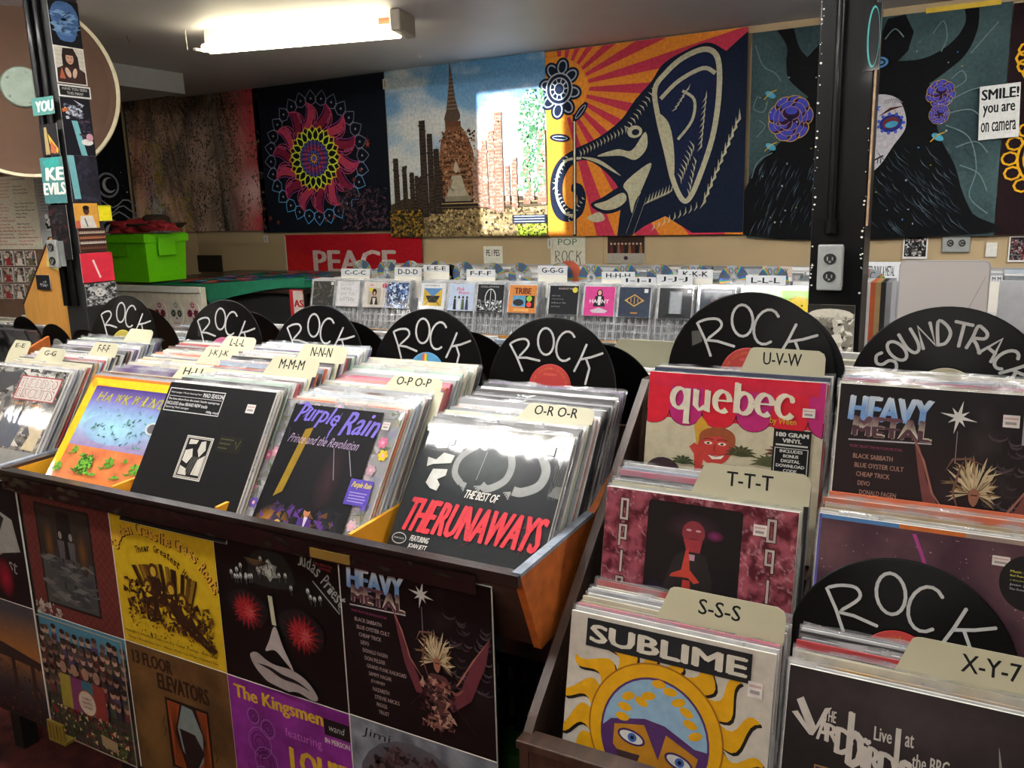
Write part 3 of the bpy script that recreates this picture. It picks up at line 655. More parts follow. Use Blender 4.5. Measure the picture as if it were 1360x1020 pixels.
# maroon tapestry with yellow rings at the frame's right edge
A = Art(1, 1, '#1d0f14')
for (x, y, r) in ((.14, .23, .09), (.2, .66, .17)):
    for k in range(16): a = k*2*pi/16; A.line([(x+r*cos(a)+.028*cos(b), y+r*sin(a)+.028*sin(b)) for b in [j*.785 for j in range(9)]], .009, '#c9971c')
    for q in (.85, .72): A.line([(x+r*q*cos(b), y+r*q*sin(b)) for b in [j*2*pi/24 for j in range(25)]], .009, '#c9971c')
    for k in range(6): a = k*pi/3; A.line([(x+r*.45*cos(a)+.04*cos(b)*(1-b/8), y+r*.45*sin(a)+.04*sin(b)*(1-b/8)) for b in [j*.6 for j in range(11)]], .008, '#c9971c')
    A.ell(x, y+.02, .03, .04, '#c9971c')
tl = Vector((sx_r+.005, 0, at(1345, 5, YT).z)); br = Vector((sx_r+1.1, 0, at(1330, 312, YT).z))
wall_art('ring_tapestry', A, tl, br, 'maroon tapestry with yellow scalloped rings at the right', 'tapestry', y=YT)
MB().box(at(1228, 15, YT).x, sx_r, YT-.012, YT-.006, at(1280, 12, YT).z-.01, at(1280, 12, YT).z+.012)
o = MB().box(at(1230, 15, YT).x, at(1330, 5, YT).x, YT-.006, YT-.0045, at(1280, 12, YT).z, at(1280, 5, YT).z).go('yellow_tape', M('yellow_tape', '#c9a81c', .5)); tag(o, 'strip of yellow tape along the top of the skull woman tapestry', 'tape')
# PEACE banner
A = Art(2.1, 1)
A.grid(lambda x, y: mix('#9c1420', '#c22a22', max(0, y*1.4-.3-x*.2)+.3*fb(x, y, 2, 4)), 40, 20); A.line([(0, .02), (0, 1)], .02, '#cfc0b4')
A.text('PEACE', .46, .25, 1.25, .34, '#b9a9a4', bold=.03)
tl = at(378, 312, YT); br = at(560, 317, YT); br.z = tl.z-.42
wall_art('peace_banner', A, tl, br, 'red cloth banner with pale letters PEACE hanging below the mandala tapestry', 'banner')
# tags, signs and posters on the wall
def sheet(name, a, x0, y0, x1, y1, label, cat, Y=YT+.02, mat=P_PAPER, rot=0):
    tl = at(x0, y0, Y); br = at(x1, y1, Y); br.x = at(x1, y0, Y).x
    t = wall_art(name, a, tl, br, label, cat, mat, y=Y, thick=.0025); t.rotation_euler.y = rot; return t
A = Art(1, .6, '#d6d6cc'); A.text('PE / PES', .15, .12, .7, .22, '#2a2a2a', .02)
sheet('shelf_tag', A, 642, 327, 667, 350, 'small cream tag with black letters on the wall under the temple tapestry', 'sign')
A = Art(1, .9, '#c6c4b2'); A.text('POP', .22, .08, .55, .2, '#3d6a56', -.0); 
for i, ch in enumerate('ROCK'):
    for st in STROKES[ch]: A.line([(.13+.2*i+u*.16, .8-v*.34) for u, v in st], .022, '#2a2c2a')
sheet('shop_sign', A, 731, 314, 777, 352, 'square cream POP ROCK sign taped to the wall below the sunburst tapestry', 'sign')
A = Art(1, .8, '#33241e'); A.rect(0, .5, 1, .8, '#9a948a')
for k in range(9): A.ell(.1+.1*k, .22, .03, .035, '#b09080', n=8); A.poly([(.06+.1*k, .5), (.08+.1*k, .26), (.13+.1*k, .26), (.15+.1*k, .5)], ['#5a2020', '#1a1a1c', '#7a5a3a'][k % 3])
A.ell(.5, .64, .06, col='#3a2a3a')
sheet('band_poster', A, 807, 314, 856, 350, 'small dark poster of a row of people under the sunburst tapestry', 'poster')
A = Art(1, 1.35, '#d5d5d2'); A.rect(.06, .05, .94, 1.25, '#141416'); A.ell(.5, .28, .38, .14, '#9d9d9c'); A.ell(.5, .28, .32, .1, '#1a1a1c')
for k in range(4): A.ell(.26+.16*k, .28, .05, .08, '#8d8d8c'); 
A.rect(.45, .5, .92, .6, '#7a2a3a'); A.scatter(160, (.1, .5, .9, 1.2), .05, ['#8a8a88', '#5a5a5a', '#c4c4c2', '#222'[:1]+'222222', '#333333'], 'quad', 6)
sheet('band_poster', A, 1201, 302, 1234, 344, 'black and white poster taped to the wall left of the wall socket', 'poster')
A2 = Art(1, 1.35, '#d5d5d2'); A2.rect(.06, .05, .94, 1.25, '#1a1416'); A2.scatter(200, (.1, .15, .9, 1.2), .06, ['#8a8a88', '#5a5a5a', '#702030', '#222222'], 'quad', 7)
sheet('band_poster', A2, 1341, 314, 1372, 348, 'dark poster with a white border at the right edge of the wall', 'poster')
A = Art(1, 1, '#cfcfc9'); sheet('shelf_tag', A, 1310, 322, 1325, 341, 'blank white square tag right of the wall socket', 'sign')
A = Art(1, 1.15, '#c9cac8'); A.text('SMILE!', .06, .08, .9, .22, '#16181a', .035); A.text('you are', .1, .42, .78, .24, '#16181a', .03); A.text('on camera', .06, .78, .86, .21, '#16181a', .022)
sheet('camera_sign', A, 1305, 114, 1359, 182, 'white sign reading SMILE! you are on camera', 'sign', Y=YT-.02, rot=radians(-2.5))
for (x0, y0, l) in ((607, 140, 0), ):
    pass
for i, (x0, y0, x1, y1, l) in enumerate(((508, 105, 514, 118, 'small white tag pinned between the mandala and temple tapestries'), (727, 317, 733, 330, 'tiny white tag beside the POP ROCK sign'), (350, 313, 355, 322, 'tiny white tag below the red edge of the forest tapestry'))):
    A = Art(1, 1.6, '#bdbdb6'); A.rect(.3, .3, .6, 1.3, '#8a8a86'); sheet('price_tag', A, x0, y0, x1, y1, l, 'tag', Y=YT-.02 if i == 0 else YT)
def outlet(loc, rz, label, W=.07, H=.115, name='wall_socket', parent=None, horiz=False):
    t = thing(name, label, 'socket', loc, (0, radians(90) if horiz else 0, rz))
    MB().box(-W/2, W/2, 0, .012, -H/2, H/2, .004).go('face_plate', m_grey, t)
    for k in (-1, 1):
        f = MB().prism([(.0165*cos(a), k*.024+.0145*sin(a)) for a in [i*pi/9 for i in range(18)]], -.003, .002, 'y').go('receptacle', m_hole, t)
        mb = MB(); mb.box(-.008, -.005, -.0045, -.003, k*.024-.005, k*.024+.006); mb.box(.005, .008, -.0045, -.003, k*.024-.004, k*.024+.005); mb.cyl((0, -.0045, k*.024-.008), (0, -.003, k*.024-.008), .003, 8); mb.go('slot', m_grey, f)
    MB().cyl((0, -.002, 0), (0, .001, 0), .003, 10).go('screw', m_grey, t)
    return t
p = at(1270, 323, WY-.02); outlet((p.x, WY-.014, p.z), 0, 'grey wall socket lying sideways on the tan wall', .085, .115, horiz=True)

# ------------------------------------------------------------------ right post with conduit
YP = 2.5
a = at(1080, 206, YP); b = at(1156, 206, YP)
t = thing('steel_post', 'black painted square post with chipped edges in front of the skull woman tapestry', 'post', ((a.x+b.x)/2, YP, 0))
hw = (b.x-a.x)/2*.96
MB().box(-hw, hw, 0, .14, 0, CEIL-.001, .004).go('post_body', m_black, t)
MB().tube([(-hw*.05-.012, -.012, CEIL-.001), (-.016, -.012, at(1105, 300, YP).z)], .0125, 12).go('conduit', m_black, t)
MB().cyl((-.016, -.012, at(1105, 300, YP).z+.015), (-.016, -.012, at(1105, 300, YP).z-.02), .018, 12).go('conduit_fitting', m_black, t)
MB().box(hw+.001, hw+.005, .0, .02, at(1150, 300, YP).z, at(1165, 30, YP).z).go('bare_edge', m_copper, t)
mb = MB(); rd = random.Random(6)
for i in range(60):
    z = rd.uniform(1.25, 2.15); k = rd.choice([-1, -1, 1]); x = k*hw*rd.uniform(.86, .97); s = rd.uniform(.001, .004)
    mb.add([(x-s, -.0012, z), (x, -.0012, z+s*.8), (x+s, -.0012, z), (x, -.0012, z-s)], [(0, 1, 2, 3)])
o = mb.go('chipped_paint', m_cardw, t)
q = at(1103, 355, YP-.03); outlet((q.x, YP-.045, q.z), 0, 'grey double socket on the black post', .066, .125, 'post_socket')
bx = MB().box(q.x-.03, q.x+.03, YP-.032, YP-.001, q.z-.055, q.z+.055).go('socket_box', m_grey); tag(bx, 'grey metal back box between the black post and its socket', 'box')
# glossy picture on the lower post
A = Art(1, 1.15, '#77736a'); A.poly([(0, 0), (1, 0), (1, .2), (0, .2)], '#24221f'); A.ell(.5, .25, .48, .16, '#b5b0a2'); A.poly([(.05, .3), (.95, .3), (.9, 1.1), (.1, 1.1)], '#8d887c')
A.scatter(120, (.1, .35, .9, 1.1), .09, ['#5c584f', '#a29d90', '#6d6a60', '#c4c0b4'], 'quad', 4, elong=2); A.ell(.45, .65, .18, .1, '#45423c', rot=40); A.ell(.6, .8, .16, .09, '#b9b4a8', rot=-30)
sheet('jar_photo', A, 1073, 404, 1136, 470, 'grey photograph of a glass jar stuck to the foot of the black post', 'photograph', Y=YP-.008, mat=P_GLOSS)
A = Art(.4, 1, '#0e1012'); A.ell(.22, .5, .16, .46, '#3f8f8c', n=30); A.ell(.235, .5, .135, .43, '#151719', n=30)
sheet('post_sticker', A, 1151, 5, 1172, 92, 'dark sticker with a teal crescent near the top of the black post', 'sticker', Y=YP-.006, mat=P_GLOSS)

# ------------------------------------------------------------------ left post covered in stickers
YL = 1.95; S_ = .115
c0 = at(57, 0, YL); c1 = at(118, 400, YL); XR = (c0.x+c1.x)/2+.0
t = thing('post', 'black post plastered with stickers and photographs at the left', 'post', (XR-S_/2, YL+S_/2, 0))
MB().box(-S_/2, S_/2, -S_/2, S_/2, 0, CEIL-.001, .004).go('post_body', m_blackmat, t)
MB().tube([(-S_*.28, -S_/2-.013, CEIL-.002), (-S_*.28, -S_/2-.013, 1.2)], .013, 12).go('conduit', m_black, t)
MB().tube([(S_*.12, -S_/2-.012, CEIL-.002), (S_*.12, -S_/2-.012, 1.2)], .012, 12).go('conduit', m_black, t)
def zside(px, py):
    d = CF+CR*((px-680)/F_)-CU*((py-510)/F_); return (CP+d*(XR/d.x))
def side(name, a, y0, y1, label, u0=0.0, u1=1.0, off=0, cat='sticker', mat=P_GLOSS):
    pc = 77+(y0+y1)/2*.125; p0 = zside(pc, y0); p1 = zside(pc, y1); ya = YL+S_*u0; yb = YL+S_*u1; H = p0.z-p1.z
    t = thing(name, label, cat, (XR+.0012+off, (ya+yb)/2, p1.z), (0, 0, radians(90)))
    MB().box(-(yb-ya)/2, (yb-ya)/2, .0002, .0009, 0, H).go('paper', m_cardw, t); part('printed_face', a.me('printed_face', mat, yb-ya, H), t); return t
A = Art(1, 1.1, '#111217'); A.poly([(.1+.45*(1+cos(a))*.95 if 0 else .5+.44*cos(a)*(1-.1*sin(3*a)), .5+.5*sin(a)*(1-.06*cos(4*a))) for a in [i*.3 for i in range(21)]], '#42608c'); A.scatter(60, (.2, .3, .8, .8), .06, ['#54749c', '#3a5680', '#6c8cb0'], 'quad', 2, elong=4, ang=0); A.line([(.45, .4), (.7, .25)], .02, '#1a2030')
side('blue_sticker', A, 0, 61, 'torn pale blue oval sticker at the top of the sticker covered post')
A = Art(1, 1.15, '#b9b4a8'); 
for k in range(6): A.rect(0, .15+k*.13, 1, .16+k*.13, '#8d887e')
A.poly([(.3, .05), (.65, .03), (.78, .3), (.8, .7), (.25, .7), (.25, .3)], '#241a1a'); A.ell(.5, .35, .13, .19, '#b08a76'); A.rect(.36, .12, .64, .26, '#241a1a'); A.ell(.45, .33, .02, .015, '#2a1c1a'); A.ell(.57, .33, .02, .015, '#2a1c1a'); A.line([(.46, .46), (.55, .46)], .02, '#7a3a36')
A.poly([(.05, .7), (.25, .6), (.75, .62), (.98, .75), (.98, 1.15), (.02, 1.15)], '#33221f'); A.poly([(.1, 1.0), (.2, .65), (.3, 1.0)], '#a0573c'); A.ell(.4, .8, .08, .16, '#b59a88', rot=-20); A.ell(.62, .8, .07, .16, '#b59a88', rot=15); A.frame(0, 0, 1, 1.15, .03, '#cfcabc')
side('pinned_photo', A, 62, 111, 'photograph of a dark haired person with raised hands on the left post', cat='photograph')
A = Art(1, .4, '#c4c4c0'); A.rect(.04, .05, .96, .35, '#1a1a1c'); A.text('HAVE YOU SEEN', .12, .08, .76, .09, '#b5b5b0'); A.text('THIS MAN?', .25, .22, .5, .09, '#b5b5b0')
side('text_sticker', A, 113, 129, 'small black sticker reading HAVE YOU SEEN THIS MAN?', u1=1.08)
A = Art(1, 2.3, '#16161e'); A.poly([(.45, .05), (.8, .25), (.7, .3)], '#b4b4b8'); A.ell(.4, .5, .26, .22, '#8d93a0'); A.scatter(90, (.15, .25, .7, .8), .06, ['#1d1f2a', '#b0b4bc', '#5a6070'], 'quad', 4); A.poly([(.02, .45), (.2, .38), (.25, .5), (.05, .58)], '#b06030')
A.poly([(.3, .9), (.5, .9), (.7, 2.3), (.5, 2.3)], '#6aa3a8'); A.scatter(60, (.55, .8, .95, 1.7), .05, ['#2b2b3c', '#4a3a4a', '#23232e'], 'quad', 5); A.ell(.75, 1.75, .2, .13, '#c9c9c6'); A.ell(.85, 1.55, .12, .16, '#b48a94')
side('collage_sticker', A, 131, 206, 'dark graffiti sticker with a pale blue stripe on the left post')
A = Art(1, 1.6, '#22222c'); A.scatter(50, (0, 0, 1, 1.6), .12, ['#1c1c24', '#2c2c3a', '#26262f'], 'quad', 9); A.poly([(0, .0), (.22, 0), (.3, 1.5), (.08, 1.5)], '#6aa3a8'); side('dark_sticker', A, 207, 268, 'plain dark grey sticker below the graffiti sticker on the left post')
A = Art(1, 1, '#c9923c'); A.poly([(.15, 1), (.25, .5), (.75, .5), (.88, 1)], '#c9c2b8'); A.ell(.5, .3, .13, .17, '#4a3026'); A.ell(.5, .18, .14, .09, '#15110f'); A.line([(.4, .6), (.5, .95)], .06, '#5a6a80'); A.rect(.0, .7, .2, 1, '#b05a48')
side('pinned_photo', A, 270, 303, 'photograph of a man in a white shirt on a yellow background', u1=.82, cat='photograph')
A = Art(1, 1, '#d8cc20'); A.rect(0, 0, 1, .1, '#b9ae22')
side('sticky_note', A, 273, 294, 'bright yellow sticky note on the edge of the left post', u0=.84, u1=1.3, cat='note', mat=P_PAPER)
A = Art(1, 1, '#3b241c')
for j in range(4):
    A.rect(.03, .1+.22*j, .97, .2+.22*j, ['#b9aa98', '#a86a4a', '#c4bcae', '#6a4430'][j])
    for k in range(14): A.rect(.05+.065*k, .1+.22*j, .075+.065*k, .17+.22*j, '#1b1412')
side('pinned_photo', A, 304, 335, 'photograph of stacked brown keyboards on the left post', u0=.04, cat='photograph')
A = Art(1, 1.05, '#c22a3c'); A.line([(.38, .25), (.55, .9)], .06, '#d8c8c4')
side('red_card', A, 336, 375, 'red card with a white slash taped to the left post', u0=-.02, u1=1.12, off=.003, cat='card')
A = Art(1, 1, '#5a5a5a'); A.scatter(300, (0, 0, 1, 1), .07, ['#2e2e2e', '#8d8d8d', '#b5b5b5', '#444444'], 'quad', 6); A.ell(.45, .42, .17, .2, '#c4c4c2'); A.ell(.33, .24, .06, .1, '#9a9a98'); A.ell(.57, .24, .06, .1, '#9a9a98'); A.ell(.39, .38, .025, col='#1a1a1a'); A.ell(.51, .38, .025, col='#1a1a1a'); A.ell(.45, .5, .04, .03, '#1a1a1a')
side('pinned_photo', A, 376, 406, 'black and white photograph of a small dog at the foot of the left post', u0=.04, u1=1.15, cat='photograph')
def front(name, a, y0, y1, label, u0=0.0, u1=1.0, off=.028, cat='sticker'):
    pc = 45+(y0+y1)/2*.125; Y = YL-off; p0 = at(pc, y0, Y); p1 = at(pc, y1, Y); xa = XR-S_+S_*u0; xb = XR-S_+S_*u1; H = p0.z-p1.z
    t = thing(name, label, cat, ((xa+xb)/2, Y, p1.z)); MB().box(-(xb-xa)/2, (xb-xa)/2, .0002, .0009, 0, H).go('paper', m_cardw, t); part('printed_face', a.me('printed_face', P_GLOSS, xb-xa, H), t); return t
A = Art(1, .7, '#3f6f6a'); A.text('YOU', .15, .15, .8, .42, '#b9bdb4', .06, shear=.1)
front('wrapped_sticker', A, 128, 152, 'teal sticker with white letters YOU wrapped round the post', 0, 1.05)
A = Art(1, 1, '#1a1a1e'); A.poly([(.25, .1), (.4, .1), (.45, .95), (.2, .95)], '#8a7a52'); A.poly([(.45, .3), (.95, .8), (.9, .95), (.5, .6)], '#b9952c'); A.poly([(.55, .5), (.85, .75), (.8, .95), (.5, .9)], '#8c4a30')
front('wrapped_sticker', A, 164, 207, 'torn sticker with a yellow swoosh on the front of the left post', .2, 1.05)
A = Art(1, 1.3, '#3d6c6c'); A.poly([(.1, .1), (.8, .0), (.9, .3), (.3, .4)], '#2a8078'); A.text('KE', .2, .3, .75, .34, '#c4c6bc', .05, shear=.15); A.text('EVILS', .02, .72, .95, .33, '#c4c6bc', .05, shear=.1)
front('wrapped_sticker', A, 208, 270, 'teal sticker with white letters KE EVILS on the left post', 0, 1.1)
A = Art(1, 3, '#111114'); A.scatter(60, (.1, .2, .9, 2.8), .08, ['#2a2a2e', '#1c1c20', '#3a1a22', '#08080a'], 'quad', 3, elong=2)
front('dark_sticker', A, 272, 345, 'glossy black sticker under the teal lettering on the left post', .1, 1.0)
q = at(75, 337, YL-.04); outlet((q.x+.004, YL-.06, q.z), 0, 'grey double socket low on the sticker covered post', .055, .1, 'post_socket')
bx = MB().box(q.x-.022, q.x+.03, YL-.048, YL-.027, q.z-.045, q.z+.045).go('socket_box', m_grey); tag(bx, 'grey back box behind the socket on the sticker covered post', 'box')

# round dish hung behind the left post
c = at(30, 116, 2.2); vd = (CP-c); vd.z = 0; ang = math.atan2(vd.x, -vd.y)
t = thing('hanging_disc', 'large round brown disc with cream rim and grey hub behind the left post', 'disc', c, (0, 0, ang)); R_ = .355
MB().lathe([(0, .0), (.1, -.004), (R_*.9, -.02), (R_*.97, -.03)], 64).go('disc_face', m_dish, t)
MB().lathe([(R_*.965, -.035), (R_*1.0, -.038), (R_*1.012, -.02), (R_*1.0, .03), (R_*.965, .03), (R_*.965, -.035)], 64).go('rim', m_rim, t)
h = MB().lathe([(0, -.02), (.075, -.02), (.08, -.014), (.08, -.002)], 32).go('hub_plate', m_hub, t, loc=(.0, 0, .0))
for k in range(5): MB().lathe([(0, -.026), (.005, -.025), (.006, -.019)], 10, c=(.062*cos(k*1.257), 0, .062*sin(k*1.257))).go('rivet', m_grey, h)
# wall of notices and photographs behind, far left
Yn = 2.45
A = Art(1, 1.7, '#b9b5a2'); rd = random.Random(3)
for i in range(20):
    y = .08+i*.079
    for x, c in ((.04, '#a8564c'), (.5, '#3a4150')):
        if rd.random() < .85:
            xx = x
            for k in range(rd.randint(2, 4)): l = rd.uniform(.05, .13); A.line([(xx, y+.01), (xx+l*.3, y-.012), (xx+l*.6, y+.014), (xx+l, y)], .014, c if i < 14 or x < .1 else '#a8564c'); xx += l+.02
t = sheet('notice', A, -14, 236, 44, 331, 'cream handwritten list of names in red and black pen', 'notice', Y=Yn)
A = Art(1, 3, '#8d8f90'); rd = random.Random(9)
for i in range(10): A.line([(.15, .2+i*.12), (.8, .2+i*.12)], .03, '#6c6e70')
A.rect(.3, 1.4, .9, 2.0, '#b5b5b0'); A.scatter(40, (.35, 1.45, .85, 1.95), .08, ['#222222', '#dddddd'], 'quad', 3)
sheet('notice', A, 45, 236, 70, 340, 'grey curling sheet of small print beside the left post', 'notice', Y=Yn-.004)
k = 0
for r in range(3):
    for q in range(4):
        A = Art(1, 1.2, '#6b6862'); A.scatter(70, (0, 0, 1, 1.2), .12, ['#3a3836', '#9c968c', '#7a4a42', '#c4beb2', '#4a5560', '#242322'], 'quad', 20+k, elong=1.5); A.ell(.5, .35, .16, .2, '#a89888'); A.poly([(.2, 1.2), (.3, .6), (.7, .6), (.8, 1.2)], ['#2a2a2e', '#8a2a2a', '#c9c2b4', '#5a5a40'][k % 4]); A.frame(0, 0, 1, 1.2, .03, '#b9b6ae')
        pos = ['leftmost', 'second from the left', 'third from the left', 'rightmost']; rows = ['top', 'middle', 'bottom']
        sheet('snapshot', A, -12+q*15, 333+r*22, 1+q*15, 353+r*22, f'snapshot on the left wall of photos, {rows[r]} row, {pos[q]}', 'photograph', Y=Yn, mat=P_GLOSS).__setitem__('group', 'snapshots under the handwritten list'); k += 1
MB().box(at(-200, 300, Yn).x, at(66, 300, Yn).x, Yn+.004, Yn+.02, .9, at(20, 230, Yn).z).go('notice_board', M('brown_board', '#5e4636', .8)).__setitem__('label', 'brown board that carries the handwritten list and snapshots'); bpy.data.objects['notice_board']['category'] = 'board'
# plywood triangle leaning by the post
Yw = 2.0
P = [at(x, y, Yw) for x, y in ((66, 316), (92, 404), (32, 404))]
t = thing('plywood_triangle', 'triangular plywood board with a dark edge leaning beside the left post', 'board', (0, Yw, 0))
MB().prism([(P[0].x, P[0].z), (P[1].x, P[1].z), (P[1].x, .757), (P[2].x, .757), (P[2].x, P[2].z)], 0, .012, 'y').go('board', m_ply, t)
MB().prism([(P[0].x-.004, P[0].z+.004), (P[0].x, P[0].z), (P[2].x, P[2].z), (P[2].x-.008, P[2].z)], -.003, .014, 'y').go('edge_strip', m_darkwood, t)
A = Art(1, 1, '#b8a860'); A.rect(.2, .2, .8, .75, '#6a6a50'); A.scatter(30, (.2, .2, .8, .75), .08, ['#3a3a30', '#8a9a8a'], 'quad', 3)
sheet('snapshot', A, 60, 341, 82, 358, 'small snapshot on yellow card on the plywood triangle', 'photograph', Y=Yw-.006, rot=radians(15))
A = Art(1, 1, '#15171c'); A.scatter(12, (.3, .4, .8, .8), .08, ['#8a8a80', '#5a5a60'], 'quad', 5)
sheet('snapshot', A, 47, 365, 65, 385, 'small black card on the plywood triangle', 'photograph', Y=Yw-.006)
# ------------------------------------------------------------------ record covers
LP = .315
def cover_runaways():
    A = Art(1, 1, '#202427'); A.glow(.45, .22, .4, .22, '#4a5250', '#202427')
    sk = '#8e9290'
    for P, w_ in (([(.42, .1), (.31, .2), (.3, .3), (.36, .36)], .04), ([(.36, .36), (.4, .37)], .03), ([(.62, .12), (.66, .22), (.64, .31), (.55, .37), (.5, .35)], .045), ([(.83, .13), (.88, .22), (.86, .31), (.77, .36), (.71, .36)], .055)): A.sline(P, w_, sk)
    A.ell(.84, .12, .05, .04, sk)
    for (x, y) in ((.4, .36), (.5, .36), (.7, .37)):
        for k in range(4): A.line([(x, y), (x-.045+.012*k, y+.01+.012*k)], .008, sk)
    A.poly([(.94, .08), (.98, .1), (.96, .2), (.93, .14)], sk); A.poly([(.96, .3), (1, .3), (1, .37), (.93, .36)], '#707472')
    for k in range(40): x = .93+.07*((k*37) % 17)/17; A.line([(x, .18+(k % 9)*.02), (x+.004, .22+(k % 9)*.02)], .003, '#5a5e5c')
    A.line([(.48, .15), (.46, .33)], .004, '#9a9a98')
    cw = '#c9ccc6'                    # pale shapes at the left edge
    for P in ([(.11, .15), (.16, .1), (.2, .13), (.2, .16), (.13, .17)], [(.21, .14), (.24, .08), (.24, .13)], [(.09, .23), (.15, .24), (.19, .19), (.27, .2), (.26, .25), (.14, .27), (.1, .29)], [(.15, .3), (.25, .29), (.25, .33), (.2, .36), (.23, .39), (.22, .43), (.17, .42), (.13, .39), (.14, .34)]): A.poly(P, cw)
    A.text('THE BEST OF', .41, .395, .22, .05, '#d8d8d2', .03, shear=.25, rot=1)
    A.text('THE', .05, .49, .2, .2, '#c23a44', .06, shear=.2); A.text('RUNAWAYS', .275, .49, .67, .2, '#c23a44', .055, shear=.2)
    rd = random.Random(2)
    for i in range(22): x = rd.uniform(.1, .92); y = rd.uniform(.5, .68); A.line([(x, y), (x+rd.uniform(-.03, .03), y+.02), (x+rd.uniform(-.04, .04), y+.04)], .0025, '#7a2430')
    A.ell(.075, .745, .05, .034, '#a9aaa6', n=24); A.ell(.075, .745, .045, .029, '#202427', n=24); A.text('mercury', .04, .74, .07, .014, '#a9aaa6')
    for k, s in enumerate(('FEATURING', 'JOAN JETT', 'SANDY WEST', 'CHERIE CURRIE', 'LITA FORD')): A.text(s, .15, .715+k*.047, .125 if k < 3 else .14, .033, '#cfcfc9', .03, shear=.15)
    A.price(.84, .07, .065, .055); return A
def cover_prince():
    A = Art(1, 1, '#7e7e80'); rd = random.Random(3)
    A.scatter(420, (0, 0, 1, 1), .03, ['#8b8c90', '#6e6c66', '#9a9a9c', '#55604a', '#8a8274', '#777788', '#a59aa0'], seed=4, elong=1.8)
    def flow(x, y, c, s=.035):
        for k in range(6): A.ell(x+s*.6*cos(k*1.05), y+s*.6*sin(k*1.05), s*.5, s*.38, c, rot=k*60, n=10)
        A.ell(x, y, s*.35, col='#d8a0b0', n=10)
    for (x, y, c) in ((.07, .4, '#b0607a'), (.12, .37, '#c08a98'), (.04, .62, '#c87a90'), (.1, .72, '#5a4a9a'), (.06, .9, '#b04a50'), (.92, .22, '#c86a8a'), (.95, .3, '#d0b02a'), (.9, .4, '#b0909a'), (.94, .62, '#6a5ab0'), (.9, .75, '#c0a0a8'), (.95, .88, '#b06a70'), (.5, .02, '#9a9aa0')): flow(x, y, c)
    for k in range(16): A.line([(rd.choice([.03, .9])+rd.random()*.08, rd.random()), (rd.choice([.04, .92])+rd.random()*.06, rd.random())], .004, '#4a5a3a') if k % 4 == 0 else A.line([(x0 := rd.choice([.03, .9])+rd.random()*.07, y0 := rd.random()*.9), (x0+.02, y0+.07)], .005, '#4a5a3a')
    A.rect(.14, .03, .86, 1, '#0e0e12'); A.poly([(.3, .2), (.36, .18), (.3, .62), (.24, .66)], '#7c6318'); A.glow(.3, .9, .17, .2, '#b8801e', '#0e0e12'); A.glow(.62, .5, .1, .25, '#2e1c22', '#0e0e12')
    A.glow(.7, .85, .14, .2, '#252c30', '#0e0e12')
    A.scatter(120, (.2, .7, .8, .98), .025, ['#34204a', '#4a2a6c', '#1c1822', '#5a3a1c', '#2a2438', '#101016'], seed=6, elong=1.8)
    A.ell(.5, .86, .085, .05, '#2c1a52', rot=-20); A.ell(.47, .9, .045, col='#17151c'); A.ell(.47, .9, .03, col='#4a4450'); A.ell(.55, .72, .025, .03, '#a06a4a'); A.ell(.552, .695, .03, .022, '#120e10'); A.poly([(.5, .76), (.6, .76), (.63, .88), (.5, .9)], '#3c2468'); A.poly([(.54, .75), (.57, .75), (.56, .84)], '#b5aec4'); A.ell(.35, .83, .03, .035, '#b08a4a')
    pu = '#6c5fb4'; n_ = (.35, .6)
    vf = lambda a, b: (a, b-.02*sin(a*9))
    A.text('Purple', .17, .04, .34, .16, pu, .02, shear=.35, warp=vf); A.text('Rain', .57, .06, .27, .155, pu, .02, shear=.35, warp=vf)
    A.line([(.16, .04), (.24, .02), (.3, .06), (.24, .12)], .02, pu, taper=True); A.line([(.17, .2), (.2, .3)], .014, pu, taper=True); A.line([(.55, .06), (.5, .2), (.49, .29)], .014, pu, taper=True)
    A.text('Prince and the Revolution', .19, .235, .56, .062, '#9d8aa6', .0, shear=.4)
    A.line([(.58, .3), (.66, .5)], .004, '#8a8494'); A.line([(.7, .3), (.78, .46)], .005, '#8a8494')
    A.rect(.79, .47, .96, .63, '#4a3a94'); A.text('Purple Rain', .805, .485, .14, .045, '#d0c030', .02, shear=.3)
    for k in range(4): A.rect(.81, .55+k*.018, .94-.01*(k % 2), .557+k*.018, '#8a80b8')
    A.price(.88, .09); return A
